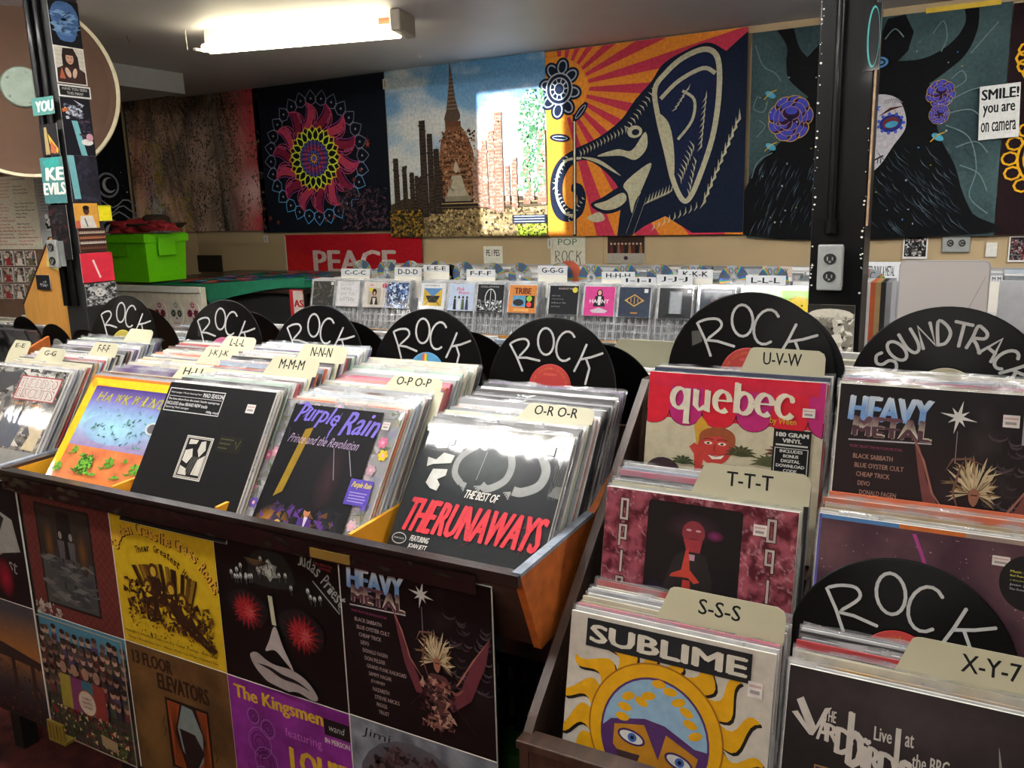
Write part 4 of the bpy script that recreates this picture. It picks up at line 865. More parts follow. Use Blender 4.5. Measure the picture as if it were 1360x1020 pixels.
def cover_mad():
    A = Art(1, 1, '#0c0d10'); A.frame(.02, .04, .56, .21, .006, '#c4c4c4'); g = '#bdbdbd'
    A.text('Mark Lanegan / Martin featuring Pearl', .04, .065, .3, .016, g); A.text('MAD SEASON', .36, .058, .19, .03, g, .03); A.rect(.03, .098, .55, .101, g)
    A.text('The lone album from the iconic Seattle supergroup', .035, .112, .5, .02, g, .015); A.text('INCLUDES three BRAND NEW tracks', .035, .14, .4, .024, g, .02); A.text('featuring Mark Lanegan', .035, .172, .23, .019, g, .01); A.text('180g vinyl', .44, .18, .11, .02, g, .03)
    ox = len(A.v); A.rect(.41, .54, .66, .88, '#b9b6ac'); A.frame(.42, .55, .65, .87, .004, '#222222')
    A.rect(.43, .56, .64, .86, '#121214')
    for P in ([(.44, .66), (.5, .64), (.52, .7), (.49, .76), (.44, .74)], [(.56, .58), (.6, .57), (.62, .64), (.58, .7), (.55, .65)], [(.58, .72), (.635, .68), (.635, .84), (.56, .84)], [(.44, .78), (.5, .8), (.52, .85), (.44, .85)], [(.45, .57), (.53, .57), (.52, .6), (.45, .61)]): A.poly(P, '#b9b6ac')
    for k in range(5): A.line([(.5+.02*k, .84), (.53+.015*k, .7)], .003, '#7a7872')
    A.v[ox:] = [(x-.06, y, (z-.54)*.87+.36) for x, y, z in A.v[ox:]]
    A.rect(.65, .33, .86, .44, '#171713')
    for k in range(3): A.rect(.66, .35+k*.03, .78-.02*k, .358+k*.03, '#4a4a28')
    A.line([(.8, .36), (.82, .41), (.84, .35)], .006, '#5a5a30'); A.price(.79, .1, .075, .06); return A
def cover_hawk():
    A = Art(1, 1, '#c8691f'); A.poly([(.03, .03), (1, .03), (1, .12), (.1, .1), (.08, 1), (.0, 1), (.0, .1)], '#d8b41c'); A.poly([(.0, .08), (.05, .14), (.09, .1), (.04, .04)], '#d8961c')
    A.grad(.085, .11, .97, .72, [(0, '#3a2a68'), (.2, '#6a5aa0'), (.42, '#7d9cc0'), (.6, '#8fc0cc'), (.78, '#8f98bc'), (1, '#8c7aa0')])
    A.glow(.5, .52, .35, .16, '#94c8d2', '#84a0c4')
    A.grid(lambda x, y: mix('#b9603c', '#c87a44', .5+fb(x, y, 6, 2)), 24, 12, (.085, .72, .97, 1))
    ygr = '#9a9a2c'; rd = random.Random(4); x = .15
    for ch in 'HAWKWIND':
        A.text(ch, x+(.02 if ch == 'I' else 0), .175+rd.uniform(-.01, .01), .018 if ch == 'I' else .07, .095, ygr, .01, shear=.25, rot=rd.uniform(-4, 8))
        for k in range(4): A.star(x+rd.uniform(0, .07), .18+rd.uniform(0, .09), .014, .004, 4, ygr, rd.random())
        x += .1
    A.scatter(60, (.25, .32, .85, .68), .012, ['#3a5a5a', '#4f8a7a', '#5a7a8a'], seed=2, elong=2)
    gr = '#3f7a22'
    for (x, y, s) in ((.36, .88, .09), (.62, .84, .07), (.2, .77, .05), (.9, .86, .07), (.1, .95, .06), (.78, .8, .03), (.75, .98, .05), (.5, .99, .05)):
        for k in range(7): a = k*.9; A.ell(x+s*.45*cos(a), y+s*.5*sin(a) if y < .97 else y-.02, s*.34, s*.2, gr if k % 2 else '#5c9a34', rot=k*51, n=9)
        A.line([(x, min(y+s*.4, .98)), (x-s*.9, min(y+s*.9, .98)), (x-s*1.5, min(y+s*.7, .98))], s*.25, gr, taper=True)
    A.scatter(160, (.3, .8, .45, .98), .012, ['#6fae3c', '#2a5a1c'], 'dot', 3); A.ell(.9, .47, .07, .06, '#b9b9b9'); A.ell(.9, .47, .05, .045, '#5a5a5c'); A.rect(.96, .1, 1, 1, '#d08a1c'); return A.squash(.79, '#c07038')
def cover_disco():
    A = Art(1, 1, '#5c5c5a'); A.scatter(500, (0, 0, 1, 1), .05, ['#8f8f8c', '#3a3a3a', '#6c6a66', '#b4b2ac', '#232323', '#4a4a52'], seed=6, elong=1.6)
    A.poly([(0, .1), (.4, .05), (.4, .2), (.2, .35), (0, .3)], '#33363a')
    A.rect(.42, .09, .96, .4, '#8a2f2c'); A.rect(.435, .105, .945, .385, '#b9b4ae')
    A.text('THE DISCO', .45, .125, .47, .11, '#7c2a2a', .03); A.text('BISCUITS', .45, .255, .47, .11, '#7c2a2a', .03); A.text('THE DISCO', .455, .13, .46, .1, '#c4bdb4', -.01); A.text('BISCUITS', .455, .26, .46, .1, '#c4bdb4', -.01)
    A.text("doin' it again", .45, .42, .4, .05, '#a0672c', .02, shear=.1)
    A.poly([(.75, .66), (.98, .6), (.96, .98), (.8, .98), (.84, .8)], '#b7a98c'); A.poly([(.4, .6), (.7, .55), (.66, .98), (.4, .98)], '#3b4658'); A.poly([(.1, .5), (.3, .45), (.35, .9), (.1, .95)], '#b0b4b4'); return A.squash(.68, '#77797a')
def cover_quebec():
    A = Art(1, 1, '#b8b096'); red = '#c01e30'; mg = '#a82468'
    A.rect(0, 0, 1, .4, red)
    ys = .33
    for k, c in enumerate((red, mg, red, mg, red, mg)):
        x0 = -.06+k*.196; P = [(x0, 0), (x0+.196, 0), (x0+.196, ys)]+[(x0+.098+.098*cos(a), ys+.13*sin(a)) for a in [i*pi/12 for i in range(1, 12)]]+[(x0, ys)]
        P = [(min(max(p[0], 0), 1), p[1]) for p in P]; A.poly(P, c); Q = [(min(max(x0+.098+.098*cos(a), 0), 1), ys+.13*sin(a)) for a in [i*pi/12 for i in range(13)]]; A.line(Q, .005, '#2a1418')
    A.grad(.03, .0, .97, .12, [(0, '#c01e34'), (1, '#b8223c')])
    A.poly([(.29, .45), (.33, .36), (.38, .45), (.38, .66), (.33, .68), (.31, .6)], '#b3892c')
    nf = len(A.v)
    sk = '#b23a34'
    A.poly([(.36, .98), (.38, .86), (.48, .8), (.62, .8), (.7, .88), (.72, 1), (.36, 1)], '#5c4a34'); A.ell(.49, .66, .1, .16, sk); A.spoly([(.4, .62), (.4, .55), (.45, .5), (.54, .49), (.6, .55), (.6, .68), (.58, .72), (.565, .62), (.53, .57), (.45, .58)], '#8c4a2c')
    A.poly([(.38, .88), (.37, .74), (.34, .68), (.37, .64), (.41, .68), (.43, .74), (.42, .9)], sk)
    for x in (.45, .53): A.ell(x, .63, .024, .014, '#cfc5b4'); A.ell(x, .632, .009, .009, '#222222'); A.line([(x-.03, .6), (x, .59), (x+.03, .6)], .007, '#5a1c1c')
    A.line([(.49, .64), (.485, .69), (.5, .7)], .005, '#5a1c1c'); A.poly([(.45, .73), (.5, .74), (.55, .72), (.53, .76), (.48, .77)], '#d8d2c4'); A.line([(.45, .73), (.5, .745), (.55, .72)], .005, '#5a1c1c')
    A.ell(.19, .94, .11, .14, '#3a2a2e'); A.poly([(.12, 1), (.13, .98), (.25, .97), (.27, 1)], '#a83a34')
    for (x, y, n, r, c) in ((.64, .72, 9, .1, '#4a4a2c'), (.8, .78, 10, .11, '#5a5c3c'), (.86, .68, 8, .1, '#6a3a34'), (.74, .9, 9, .1, '#6c6c4c'), (.31, .84, 7, .08, '#3c4a2c')):
        for k in range(n): a = -pi*k/(n-1); A.line([(x, y), (x+r*.6*cos(a), y+r*.6*sin(a)-.02), (x+r*cos(a), y+r*sin(a))], .022, '#222818', taper=True); A.line([(x, y), (x+r*.6*cos(a), y+r*.6*sin(a)-.02), (x+r*cos(a), y+r*sin(a))], .015, c, taper=True)
    A.v[nf:] = [(x-.07, y, z-.04) for x, y, z in A.v[nf:]]
    A.squash(.66, '#b8b096')
    cr = '#cfc9b4'; nib = (.42, .35)       # broad-nib lower-case letters
    def L(P, w_=.036): A.line(P, w_, cr, nib=nib)
    def bowl(x, y, rx, ry, a0=0, a1=360, n=16): return [(x+rx*cos(radians(a0+(a1-a0)*i/n)), y+ry*sin(radians(a0+(a1-a0)*i/n))) for i in range(n+1)]
    def xl(x): return .155+x*.72
    m_ = .185
    L(bowl(xl(.055), m_-.04, .042, .058)); L([(xl(.12), m_-.1), (xl(.12), m_+.1)]); L([(xl(.095), m_+.1), (xl(.15), m_+.1)], .018)
    L([(xl(.19), m_-.095), (xl(.19), m_-.01), (xl(.22), m_+.018), (xl(.265), m_+.0)]); L([(xl(.285), m_-.095), (xl(.285), m_+.018), (xl(.31), m_+.018)]); L([(xl(.165), m_-.095), (xl(.195), m_-.095)], .016); L([(xl(.262), m_-.095), (xl(.29), m_-.095)], .016)
    L([(xl(.35), m_-.045), (xl(.46), m_-.045)], .016); L(bowl(xl(.405), m_-.04, .042, .058, 0, -310)); 
    L([(xl(.52), m_-.15), (xl(.52), m_+.018)], .038); L(bowl(xl(.575), m_-.04, .042, .058)); L([(xl(.495), m_-.15), (xl(.525), m_-.15)], .016)
    L([(xl(.68), m_-.045), (xl(.79), m_-.045)], .016); L(bowl(xl(.735), m_-.04, .042, .058, 0, -310))
    L(bowl(xl(.895), m_-.04, .046, .062, -40, -320)); A.ell(xl(.94), m_-.075, .014, col=cr, n=10)
    A.text('by Ween', .72, .208, .14, .045, '#c49a2c', .01)
    ns = len(A.v); A.rect(.785, .3, .985, .585, '#131315'); w_ = '#b9b9b4'
    A.text('180 GRAM', .8, .318, .17, .026, w_, .045); A.text('VINYL', .835, .355, .1, .024, w_, .045); A.rect(.8, .39, .97, .4, w_); A.frame(.795, .412, .975, .572, .004, w_)
    for k, s in enumerate(('INCLUDES', 'BONUS', 'DIGITAL', 'DOWNLOAD', 'CODE')): A.text(s, .885, .422+k*.03, [.12, .08, .1, .15, .07][k], .019, w_, .045, align='c')
    A.v[ns:] = [(x-.04, y, .27+(z-.3)*.9) for x, y, z in A.v[ns:]]
    A.price(.89, .145, .065, .05); return A
def cover_opiate():
    A = Art(1, 1)
    A.grid(lambda x, y: mix(mix('#4a1420', '#8a4450', .5+fb(x, y, 14, 3, 6)*1.5), '#c09098', max(0, 1-abs(fb(x, y, 9, 8, 5))*14)*.55), 130, 130)
    A.poly([(.24, .05), (.255, .035), (.72, .035), (.735, .05), (.735, 1), (.24, 1)], '#171214')
    n0 = len(A.v)
    A.glow(.5, .2, .16, .14, '#3c2630', '#171214'); A.glow(.33, .8, .07, .12, '#2c2048', '#171214'); A.glow(.62, .24, .05, .05, '#7c2a5c', '#171214')
    A.poly([(.36, .75), (.42, .45), (.5, .36), (.58, .42), (.62, .6), (.64, 1), (.34, 1)], '#241f20')
    A.ell(.51, .24, .06, .1, '#7c3038'); A.poly([(.46, .3), (.56, .3), (.55, .4), (.48, .4)], '#8c3038')
    for x in (.485, .535): A.ell(x, .22, .014, .009, '#b59aa0')
    A.line([(.49, .29), (.53, .29)], .008, '#571a20'); A.rect(.495, .42, .525, .47, '#a07a8c')
    A.poly([(.49, .36), (.505, .55), (.56, .64), (.53, .66), (.5, .62), (.47, .62), (.4, .63), (.41, .6), (.46, .56), (.475, .4)], '#a83a30'); A.poly([(.47, .64), (.51, .64), (.53, 1), (.46, 1)], '#98302a')
    A.v[n0:] = [(x-.02, y, z*.62+.03) for x, y, z in A.v[n0:]]
    w_ = '#a89c94'
    def sq(x, y, k, s=1):          # squared letters O P I A T E written downwards
        a, b, t = .045, .115, .012
        S = {'O': [(0, 0, a, t), (0, b-t, a, b), (0, 0, t, b), (a-t, 0, a, b)], 'P': [(0, 0, a, t), (0, b*.6, a, b*.6+t), (0, 0, t, b), (a-t, 0, a, b*.6)], 'I': [(a*.4, 0, a*.4+t, b)], 'A': [(0, 0, a, t), (0, 0, t, b), (a-t, 0, a, b), (0, b*.55, a, b*.55+t)], 'q': [(0, 0, a, t), (0, b*.6, a, b*.6+t), (a-t, 0, a, b), (0, 0, t, b*.6)]}[k]
        for r in S: A.rect(x+r[0]-.004, y+r[1]-.004, x+r[2]+.004, y+r[3]+.004, '#2a1216')
        for r in S: A.rect(x+r[0], y+r[1], x+r[2], y+r[3], w_)
    for i, ch in enumerate('OPIA'): sq(.085, .05+i*.14, ch)
    for i, ch in enumerate('OqI'): sq(.855, .05+i*.15, ch)
    A.price(.79, .085, .065, .055); return A
def cover_sublime():
    A = Art(1, 1, '#b8b2a6'); Y = '#c8930f'; cx, cy = .47, .5; R = .335
    rd = random.Random(3); n = 17
    for i in range(n):
        a = 2*pi*i/n-pi/2+.18; big = 1.0 if abs(cos(a)) > .35 else .62
        for off, c in ((.02, '#1d1512'), (0, Y)):
            P = []; Q = []
            for k in range(10):
                t = k/9; r = R*.93+t*.2*big; wv = .045*sin(t*5.4)*big; w2 = (.055*(1-t)**.75+.006)*big
                ca, sa = cos(a), sin(a); base = (cx+r*ca+off*.6, cy+r*sa*1.02+off*.6)
                P.append((base[0]-sa*(wv+w2), base[1]+ca*(wv+w2))); Q.append((base[0]-sa*(wv-w2), base[1]+ca*(wv-w2)))
            pts = P+Q[::-1]; pts = [(min(max(x, .0), 1), min(max(y, 0), 1)) for x, y in pts]; A.poly(pts, c)
    def clipc(pts): return [(x, min(y, 1)) for x, y in pts]
    A.poly(clipc([(cx+R*1.0*cos(a), cy+R*sin(a)) for a in [i*pi/24 for i in range(48)]]), '#8c5a14')
    A.poly(clipc([(cx+R*.975*cos(a), cy+R*.975*sin(a)) for a in [i*pi/24 for i in range(48)]]), Y)
    R2 = .27; A.poly([(cx+R2*cos(a), cy+.02+R2*1.06*sin(a)) for a in [i*pi/20 for i in range(40)]], '#4a2a5c')
    A.poly([(cx+R2*.96*cos(a), cy+.02+R2*1.02*sin(a)) for a in [pi+i*pi/20 for i in range(21)]]+[(cx+.2, cy+.02), (cx+.05, cy-.05), (cx-.05, cy-.06), (cx-.22, cy-.02)], '#7fa0b8')
    for i in range(11): a = pi+.25+i*.27; r = R2*rd.uniform(.55, .85); A.ell(cx+r*cos(a), cy+r*sin(a)*1.05, .035, .02, Y, rot=rd.uniform(-30, 30))
    A.poly([(cx-.2, cy+.0), (cx-.05, cy-.03), (cx+.03, cy+.12), (cx+.06, cy-.01), (cx+.22, cy+.06), (cx+.2, cy+.15), (cx+.08, cy+.2), (cx+.05, cy+.24), (cx-.07, cy+.22), (cx-.2, cy+.1)], '#a8741c')
    for x, y, r in ((cx-.11, cy+.045, 10), (cx+.13, cy+.1, 14)):
        A.ell(x, y, .072, .036, '#3a2050', rot=r); A.ell(x, y, .06, .026, '#c4c4c0', rot=r); A.ell(x+.005, y, .023, .022, '#3a5a9a'); A.ell(x+.005, y, .01, col='#101018')
    A.poly([(cx-.18, cy+.12), (cx-.06, cy+.12), (cx-.1, cy+.24), (cx-.16, cy+.22)], '#3c2a2c'); A.poly([(cx+.07, cy+.17), (cx+.18, cy+.19), (cx+.14, cy+.3), (cx+.08, cy+.28)], '#8f98a4')
    A.poly([(cx-.08, cy+.27), (cx, cy+.25), (cx+.09, cy+.29), (cx+.04, cy+.33), (cx-.05, cy+.32)], '#c8930f'); A.line([(cx-.07, cy+.29), (cx+.08, cy+.3)], .008, '#3a1c14')
    A.poly([(.09, .018), (.9, .018), (.9, .155), (.09, .155)], '#171a20'); A.text('SUBLIME', .115, .045, .76, .085, '#c4bfb0', .04); A.price(.89, .14, .065, .07); return A
def cover_heavy(big=True):
    A = Art(1, 1)
    A.grid(lambda x, y: mix(mix('#0a0809', '#2a141a' if big else '#120b0d', max(0, 1-abs(y-.55)*2.4)*(.5 if x < .7 else .2)+.1), '#2c2427' if big else '#181416', max(0, fb(x, y, 5, 2)-.05)*(1.2 if x > .6 else .2)), 30, 30)
    def hg(a, t): return '#c9ccc8' if t < .06 else ('#%02x%02x%02x' % (int(95+75*(1-t)), int(140-10*(t > .5)), int(185-30*t)))
    A.text('HEAVY', .055, .06, .38, .125, '#7f9fc4', .06, shear=.05, grad=lambda a, t: '#b9c6d0' if t < .15 else ('#6a8fc0' if t > .4 else '#93b0cc')); A.text('METAL', .08, .165, .36, .1, '#b9b09a', .06, shear=.05, grad=lambda a, t: '#b9b49c' if t > .5 else '#5a3a44'); A.text('METAL', .08, .215, .36, .05, '#4a2c38', .05)
    A.line([(.06, .29), (.45, .275)], .007, '#a8a4a8')
    A.star(.56, .13, .085, .014, 4, '#c9c9c4', .2); A.star(.56, .13, .055, .014, 4, '#c9c9c4', .98); A.line([(.56, .2), (.56, .36)], .003, '#8a7a84')
    A.text('MUSIC FROM THE MOTION PICTURE', .07, .315, .25, .014, '#7c3050', .01)
    rows = ('BLACK SABBATH', 'BLUE OYSTER CULT', 'CHEAP TRICK', 'DEVO', 'DONALD FAGEN', 'DON FELDER', 'GRAND FUNK RAILROAD', 'SAMMY HAGAR', 'JOURNEY', 'NAZARETH', 'STEVIE NICKS', 'RIGGS', 'TRUST')
    for k, s in enumerate(rows): A.text(s, .09+.011*k, .36+k*.046, len(s)*.0145, .024, '#9a7468' if big else '#8c7c78', .015)
    rd = random.Random(5)
    for k in range(46):
        x = rd.uniform(.7, 1.0); y = rd.uniform(.2, .62); r = rd.uniform(.02, .045); x = min(x, .995-r)
        A.line([(x+r*cos(j*.7), y+r*.7*sin(j*.7)) for j in range(6)], .012, rd.choice(['#33292e', '#3c3136', '#463a40', '#2a2125']), taper=True)
    wing = '#5c2c34' if not big else '#6c3a38'
    A.poly([(.37, .25), (.4, .3), (.44, .46), (.52, .62), (.55, .72), (.5, .72), (.43, .56), (.4, .42)], wing); A.poly([(.99, .28), (.96, .44), (.86, .68), (.74, .78), (.7, .74), (.8, .62), (.88, .44)], wing)
    A.line([(.36, .24), (.42, .36), (.47, .52), (.56, .64)], .012, '#8c5c50', taper=True); A.line([(.98, .3), (.88, .44), (.78, .6), (.7, .68)], .012, '#8c5c50', taper=True)
    hc = '#b8a684'; rd = random.Random(9)
    for k in range(70):        # wild fair hair
        a = rd.uniform(-.3, pi+.3); l = rd.uniform(.08, .17)*(1.15 if sin(a) > .4 else .9); b0 = rd.uniform(-.35, .35)
        A.line([(.65+.02*cos(a), .5-.02*sin(a)), (.65+l*.55*cos(a+b0*.5), .5-l*.75*sin(a+b0*.5)), (.65+l*.8*cos(a+b0), .5-l*sin(a+b0))], .011, rd.choice([hc, '#8c7450', '#cbb994', '#6e5838', hc]), taper=True)
    A.spoly([(.63, .5), (.65, .47), (.675, .49), (.672, .53), (.655, .56), (.635, .54)], '#8c5c48'); A.line([(.64, .505), (.667, .505)], .006, '#2a1814'); A.spoly([(.6, .58), (.65, .57), (.71, .58), (.73, .64), (.7, .72), (.71, .82), (.66, .92), (.62, .82), (.625, .72), (.58, .66)], '#4a2c2c'); A.ell(.628, .625, .028, .022, '#7a4a40'); A.ell(.68, .625, .028, .022, '#7a4a40')
    A.sline([(.7, .6), (.76, .66), (.82, .62)], .02, '#7a4a40', taper=True)
    A.scatter(150, (.54, .6, .76, .9), .016, ['#7a5248', '#2a181a', '#9a7a68', '#4f3030', '#1a1012'], seed=7, elong=1.8)
    for P in ([(.56, .7), (.46, .8)], [(.74, .72), (.88, .86)], [(.62, .8), (.66, .95)], [(.6, .62), (.56, .5), (.58, .4), (.6, .34)], [(.52, .4), (.55, .34), (.62, .33), (.7, .36)]): A.line(P, .012, '#6a4840', taper=True)
    if big: A.price(.75, .1, .07, .06); A.rect(.835, .07, 1, .24, '#8a8888'); [A.text(s, .85, .085+k*.034, .13, .02, '#2a2626', .02) for k, s in enumerate(("CLASSIC 80'S", 'NEW ON LP', 'BLACK SABBATH', 'CHEAP TRICK'))]
    return A
def cover_mid():
    A = Art(1, 1); A.grid(lambda x, y: mix('#3a2330', '#5c3f45', .3+y*.5+fb(x, y, 4, 4)), 24, 24)
    A.rect(0, 0, .35, .02, '#4a78a8'); A.rect(.35, 0, .62, .02, '#b4622c'); A.rect(.62, 0, 1, .02, '#8a7a70'); A.rect(0, 0, .012, 1, '#4a4a8a')
    n0 = len(A.v)
    A.line([(.46, .06), (.5, .2), (.53, .32)], .018, '#9a3a80', taper=False); A.scatter(60, (.02, .05, .98, .6), .004, ['#9a8a90'], 'dot', 2)
    A.price(.81, .13, .075, .07); A.ell(.97, .31, .1, .1, '#121014', n=32) if False else A.poly([(.97+.125*cos(a), .3+.2*sin(a)) for a in [i*pi/16 for i in range(32)]], '#121014')
    for k, (s, c) in enumerate((('Music from', '#b8b04a'), ('Bad Reputation', '#b8b04a'), ('a documentary', '#8a8a4a'), ('Joan Jett', '#9a98a0'), ('The Runaways', '#9a98a0'))): A.text(s, .89, .215+k*.032, .095, .018, c, .02)
    A.v[n0:] = [(x*.9, y, z*.6) for x, y, z in A.v[n0:]]
    return A
def cover_yard():
    A = Art(1, 1); A.grid(lambda x, y: mix('#1b1719', '#3b3336', max(0, 1-math.hypot(x-.5, (y-.1)*2.4)*1.6)+.2*fb(x, y, 4, 2)), 24, 24)
    w_ = '#b4b0a8'; nb = None
    A.poly([(.05, .2), (.085, .18), (.16, .3), (.2, .21), (.235, .2), (.15, .345), (.13, .345), (.03, .26), (.06, .25), (.11, .3)], w_); A.text('THE', .2, .215, .06, .05, w_, .03)
    A.text('A', .17, .255, .06, .1, w_, .03); A.text('R', .215, .275, .065, .08, w_, .04); A.text('D', .27, .28, .08, .115, w_, .05); A.text('b', .33, .2, .075, .24, w_, .04); A.line([(.34, .2), (.34, .42)], .026, w_); A.text('i', .41, .3, .022, .13, w_, .05); A.text('R', .435, .33, .06, .11, w_, .05); A.text('D', .49, .34, .085, .12, w_, .05); A.line([(.57, .22), (.57, .46)], .026, w_); A.text('s', .59, .35, .05, .12, w_, .05)
    A.text('Live', .455, .235, .085, .06, w_, .02); A.text('at', .605, .235, .04, .055, w_, .02); A.text('the BBC', .645, .31, .17, .065, w_, .02)
    A.frame(.17, .47, .37, .56, .008, '#8a6a4a'); A.rect(.178, .478, .362, .56, '#1c2040'); A.text('TOP', .23, .49, .08, .04, w_, .03)
    A.v = [(x if abs(x) > .99 or x < .001 else x*.78, y, z*.93-.045) if y < -.00027 else (x, y, z) for x, y, z in A.v]
    A.line([(.8, .14), (.82, .28), (.83, .45), (.86, .6)], .02, '#8a8a86', taper=True); A.scatter(260, (.84, .25, 1, .6), .02, ['#8a8a86', '#5a5858', '#c4c4c0'], seed=4, elong=2); return A
# covers fixed on the front of the bin
def p_border():
    A = Art(1, 1); A.grid(lambda x, y: mix('#4a1f1c', '#63302a', .5+.5*sin(x*90)*sin(y*90)), 60, 60); A.rect(.15, .1, .78, .9, '#191512'); A.rect(.17, .12, .76, .88, '#2c2622'); A.poly([(.17, .5), (.76, .5), (.76, .88), (.17, .88)], '#3d403e')
    A.poly([(.4, .14), (.55, .14), (.56, .5), (.38, .5)], '#171514'); A.glow(.28, .4, .06, .2, '#5c3c18', '#2c2622'); A.glow(.66, .42, .06, .18, '#5c3c18', '#2c2622')
    for x in (.42, .54): A.ell(x, .32, .02, .03, '#7a7470'); A.poly([(x-.04, .36), (x+.04, .36), (x+.03, .5), (x-.03, .5)], '#4a4a4c'); A.line([(x, .5), (x-.015, .74)], .02, '#22242a')
    A.scatter(60, (.2, .5, .74, .86), .02, ['#4a4d4a', '#33363a', '#5a5c58'], 'quad', 2, elong=4, ang=0); A.scatter(30, (0, .9, .3, 1), .03, ['#8a8278', '#a8a094'], seed=3); return A
def p_yellow():
    A = Art(1, 1, '#b89a1c'); br = '#2e1a10'; rd = random.Random(5)
    for dx, c in ((.007, br), (0, '#c89a34')):
        A.path_text('Golden Grass', [(.05+dx, .33+dx), (.1+dx, .23+dx), (.2+dx, .18+dx), (.33+dx, .165+dx), (.46+dx, .19+dx)], .085, c, .03, .95)
        A.path_text('The Grass Roots', [(.47+dx, .19+dx), (.6+dx, .21+dx), (.75+dx, .24+dx), (.88+dx, .36+dx), (.95+dx, .46+dx)], .085, c, .03, .95)
    A.path_text('Their Greatest Hits', [(.24, .31), (.4, .27), (.55, .295), (.68, .37), (.76, .46)], .05, br, .015, .8)
    for k in range(26): x = .3+.42*rd.random(); A.poly([(x, .62), (x+(x-.5)*.5-.02, .34+.3*abs(x-.5)), (x+(x-.5)*.5+.015, .34+.3*abs(x-.5)), (x+.03, .62)], rd.choice([br, '#5a3a14', '#7a5c1c']))
    for (x, y) in ((.4, .4), (.56, .5), (.33, .52), (.66, .56)): A.ell(x, y, .045, .05, '#4a2e14'); A.ell(x, y+.01, .028, .035, '#b0922a'); A.poly([(x-.07, y+.05), (x+.06, y+.05), (x+.12, y+.24), (x-.04, y+.26)], br)
    A.scatter(420, (.08, .5, .92, .84), .02, [br, '#5a3a14', '#b89a1c', '#3c2412'], seed=6, elong=1.7, inside=lambda x, y: abs(y-.66-.12*(x-.4)) < .13)
    A.poly([(.5, .6), (.6, .62), (.95, .86), (.9, .9), (.6, .74)], br); A.scatter(120, (.1, .72, .9, .9), .01, ['#7a6418', br], seed=8)
    A.text('Midnight Confessions - Let\'s Live For Today - Feelings - Bella Linda', .04, .895, .9, .024, br, .01); A.text('Things I Should Have Said - Where Were You When I Needed You', .06, .94, .88, .024, br, .01); return A
def p_red_eyes():
    A = Art(1, 1, '#070707'); rd = random.Random(8)
    A.path_text('Judas Priest', [(.69, .12), (.8, .15), (.99, .33)], .085, '#868a86', .01, .85); A.line([(.8, .2), (.99, .37), (.985, .33)], .008, '#868a86')
    A.text('HELL BENT FOR', .82, .075, .14, .016, '#7c2a2c', .01, rot=3); A.text('LEATHER', .86, .1, .09, .016, '#7c2a2c', .01, rot=3)
    A.spoly([(.34, .1), (.58, .09), (.64, .28), (.3, .3)], '#1c1e1c'); A.star(.46, .2, .075, .05, 6, '#7c807a'); A.star(.46, .2, .045, .03, 6, '#a0a49c')
    for k in range(26):
        x = rd.uniform(.12, .85); y = .1+.1*rd.random()+abs(x-.45)*.45; A.ell(x, y, .013, .018, '#8c908c'); A.ell(x+.003, y-.004, .005, .008, '#c4c8c4'); A.line([(x, y), (x+.004, y+.045)], .008, '#3a3e3c')
    A.spoly([(.1, .42), (.25, .36), (.41, .43), (.42, .52), (.33, .6), (.2, .6), (.11, .52)], '#141414'); A.spoly([(.52, .47), (.68, .4), (.84, .48), (.86, .58), (.78, .66), (.62, .66), (.53, .58)], '#141414')
    for (cx, cy, s) in ((.25, .5, .15), (.7, .56, .155)):
        A.star(cx, cy, s*.9, s*.5, 17, '#5e1216', .2); A.star(cx-.02, cy, s*.7, s*.34, 13, '#801c20', .5); A.star(cx+.02, cy+.01, s*.42, s*.16, 11, '#a04644')
        for k in range(16): a = rd.uniform(0, 6.28); l = s*rd.uniform(.7, 1.15); A.line([(cx, cy), (cx+l*cos(a), cy+l*.85*sin(a))], .022, rd.choice(['#781a1e', '#983034', '#3a0c10']), taper=True)
    A.poly([(.44, .36), (.475, .36), (.49, .55), (.455, .55)], '#a8a890'); A.spoly([(.46, .57), (.49, .57), (.53, .68), (.6, .82), (.54, .78), (.46, .72), (.38, .74), (.42, .66)], '#9a9290')
    A.spoly([(.24, .8), (.3, .77), (.37, .8), (.45, .82), (.58, .82), (.7, .86), (.78, .95), (.74, .985), (.62, .96), (.5, .985), (.38, .955), (.28, .88)], '#8c8482'); A.sline([(.3, .845), (.4, .855), (.5, .885), (.62, .895), (.72, .925)], .03, '#0c0c0c', taper=True); A.sline([(.28, .93), (.4, .965), (.55, .985), (.7, .98)], .02, '#0c0c0c', taper=True); return A
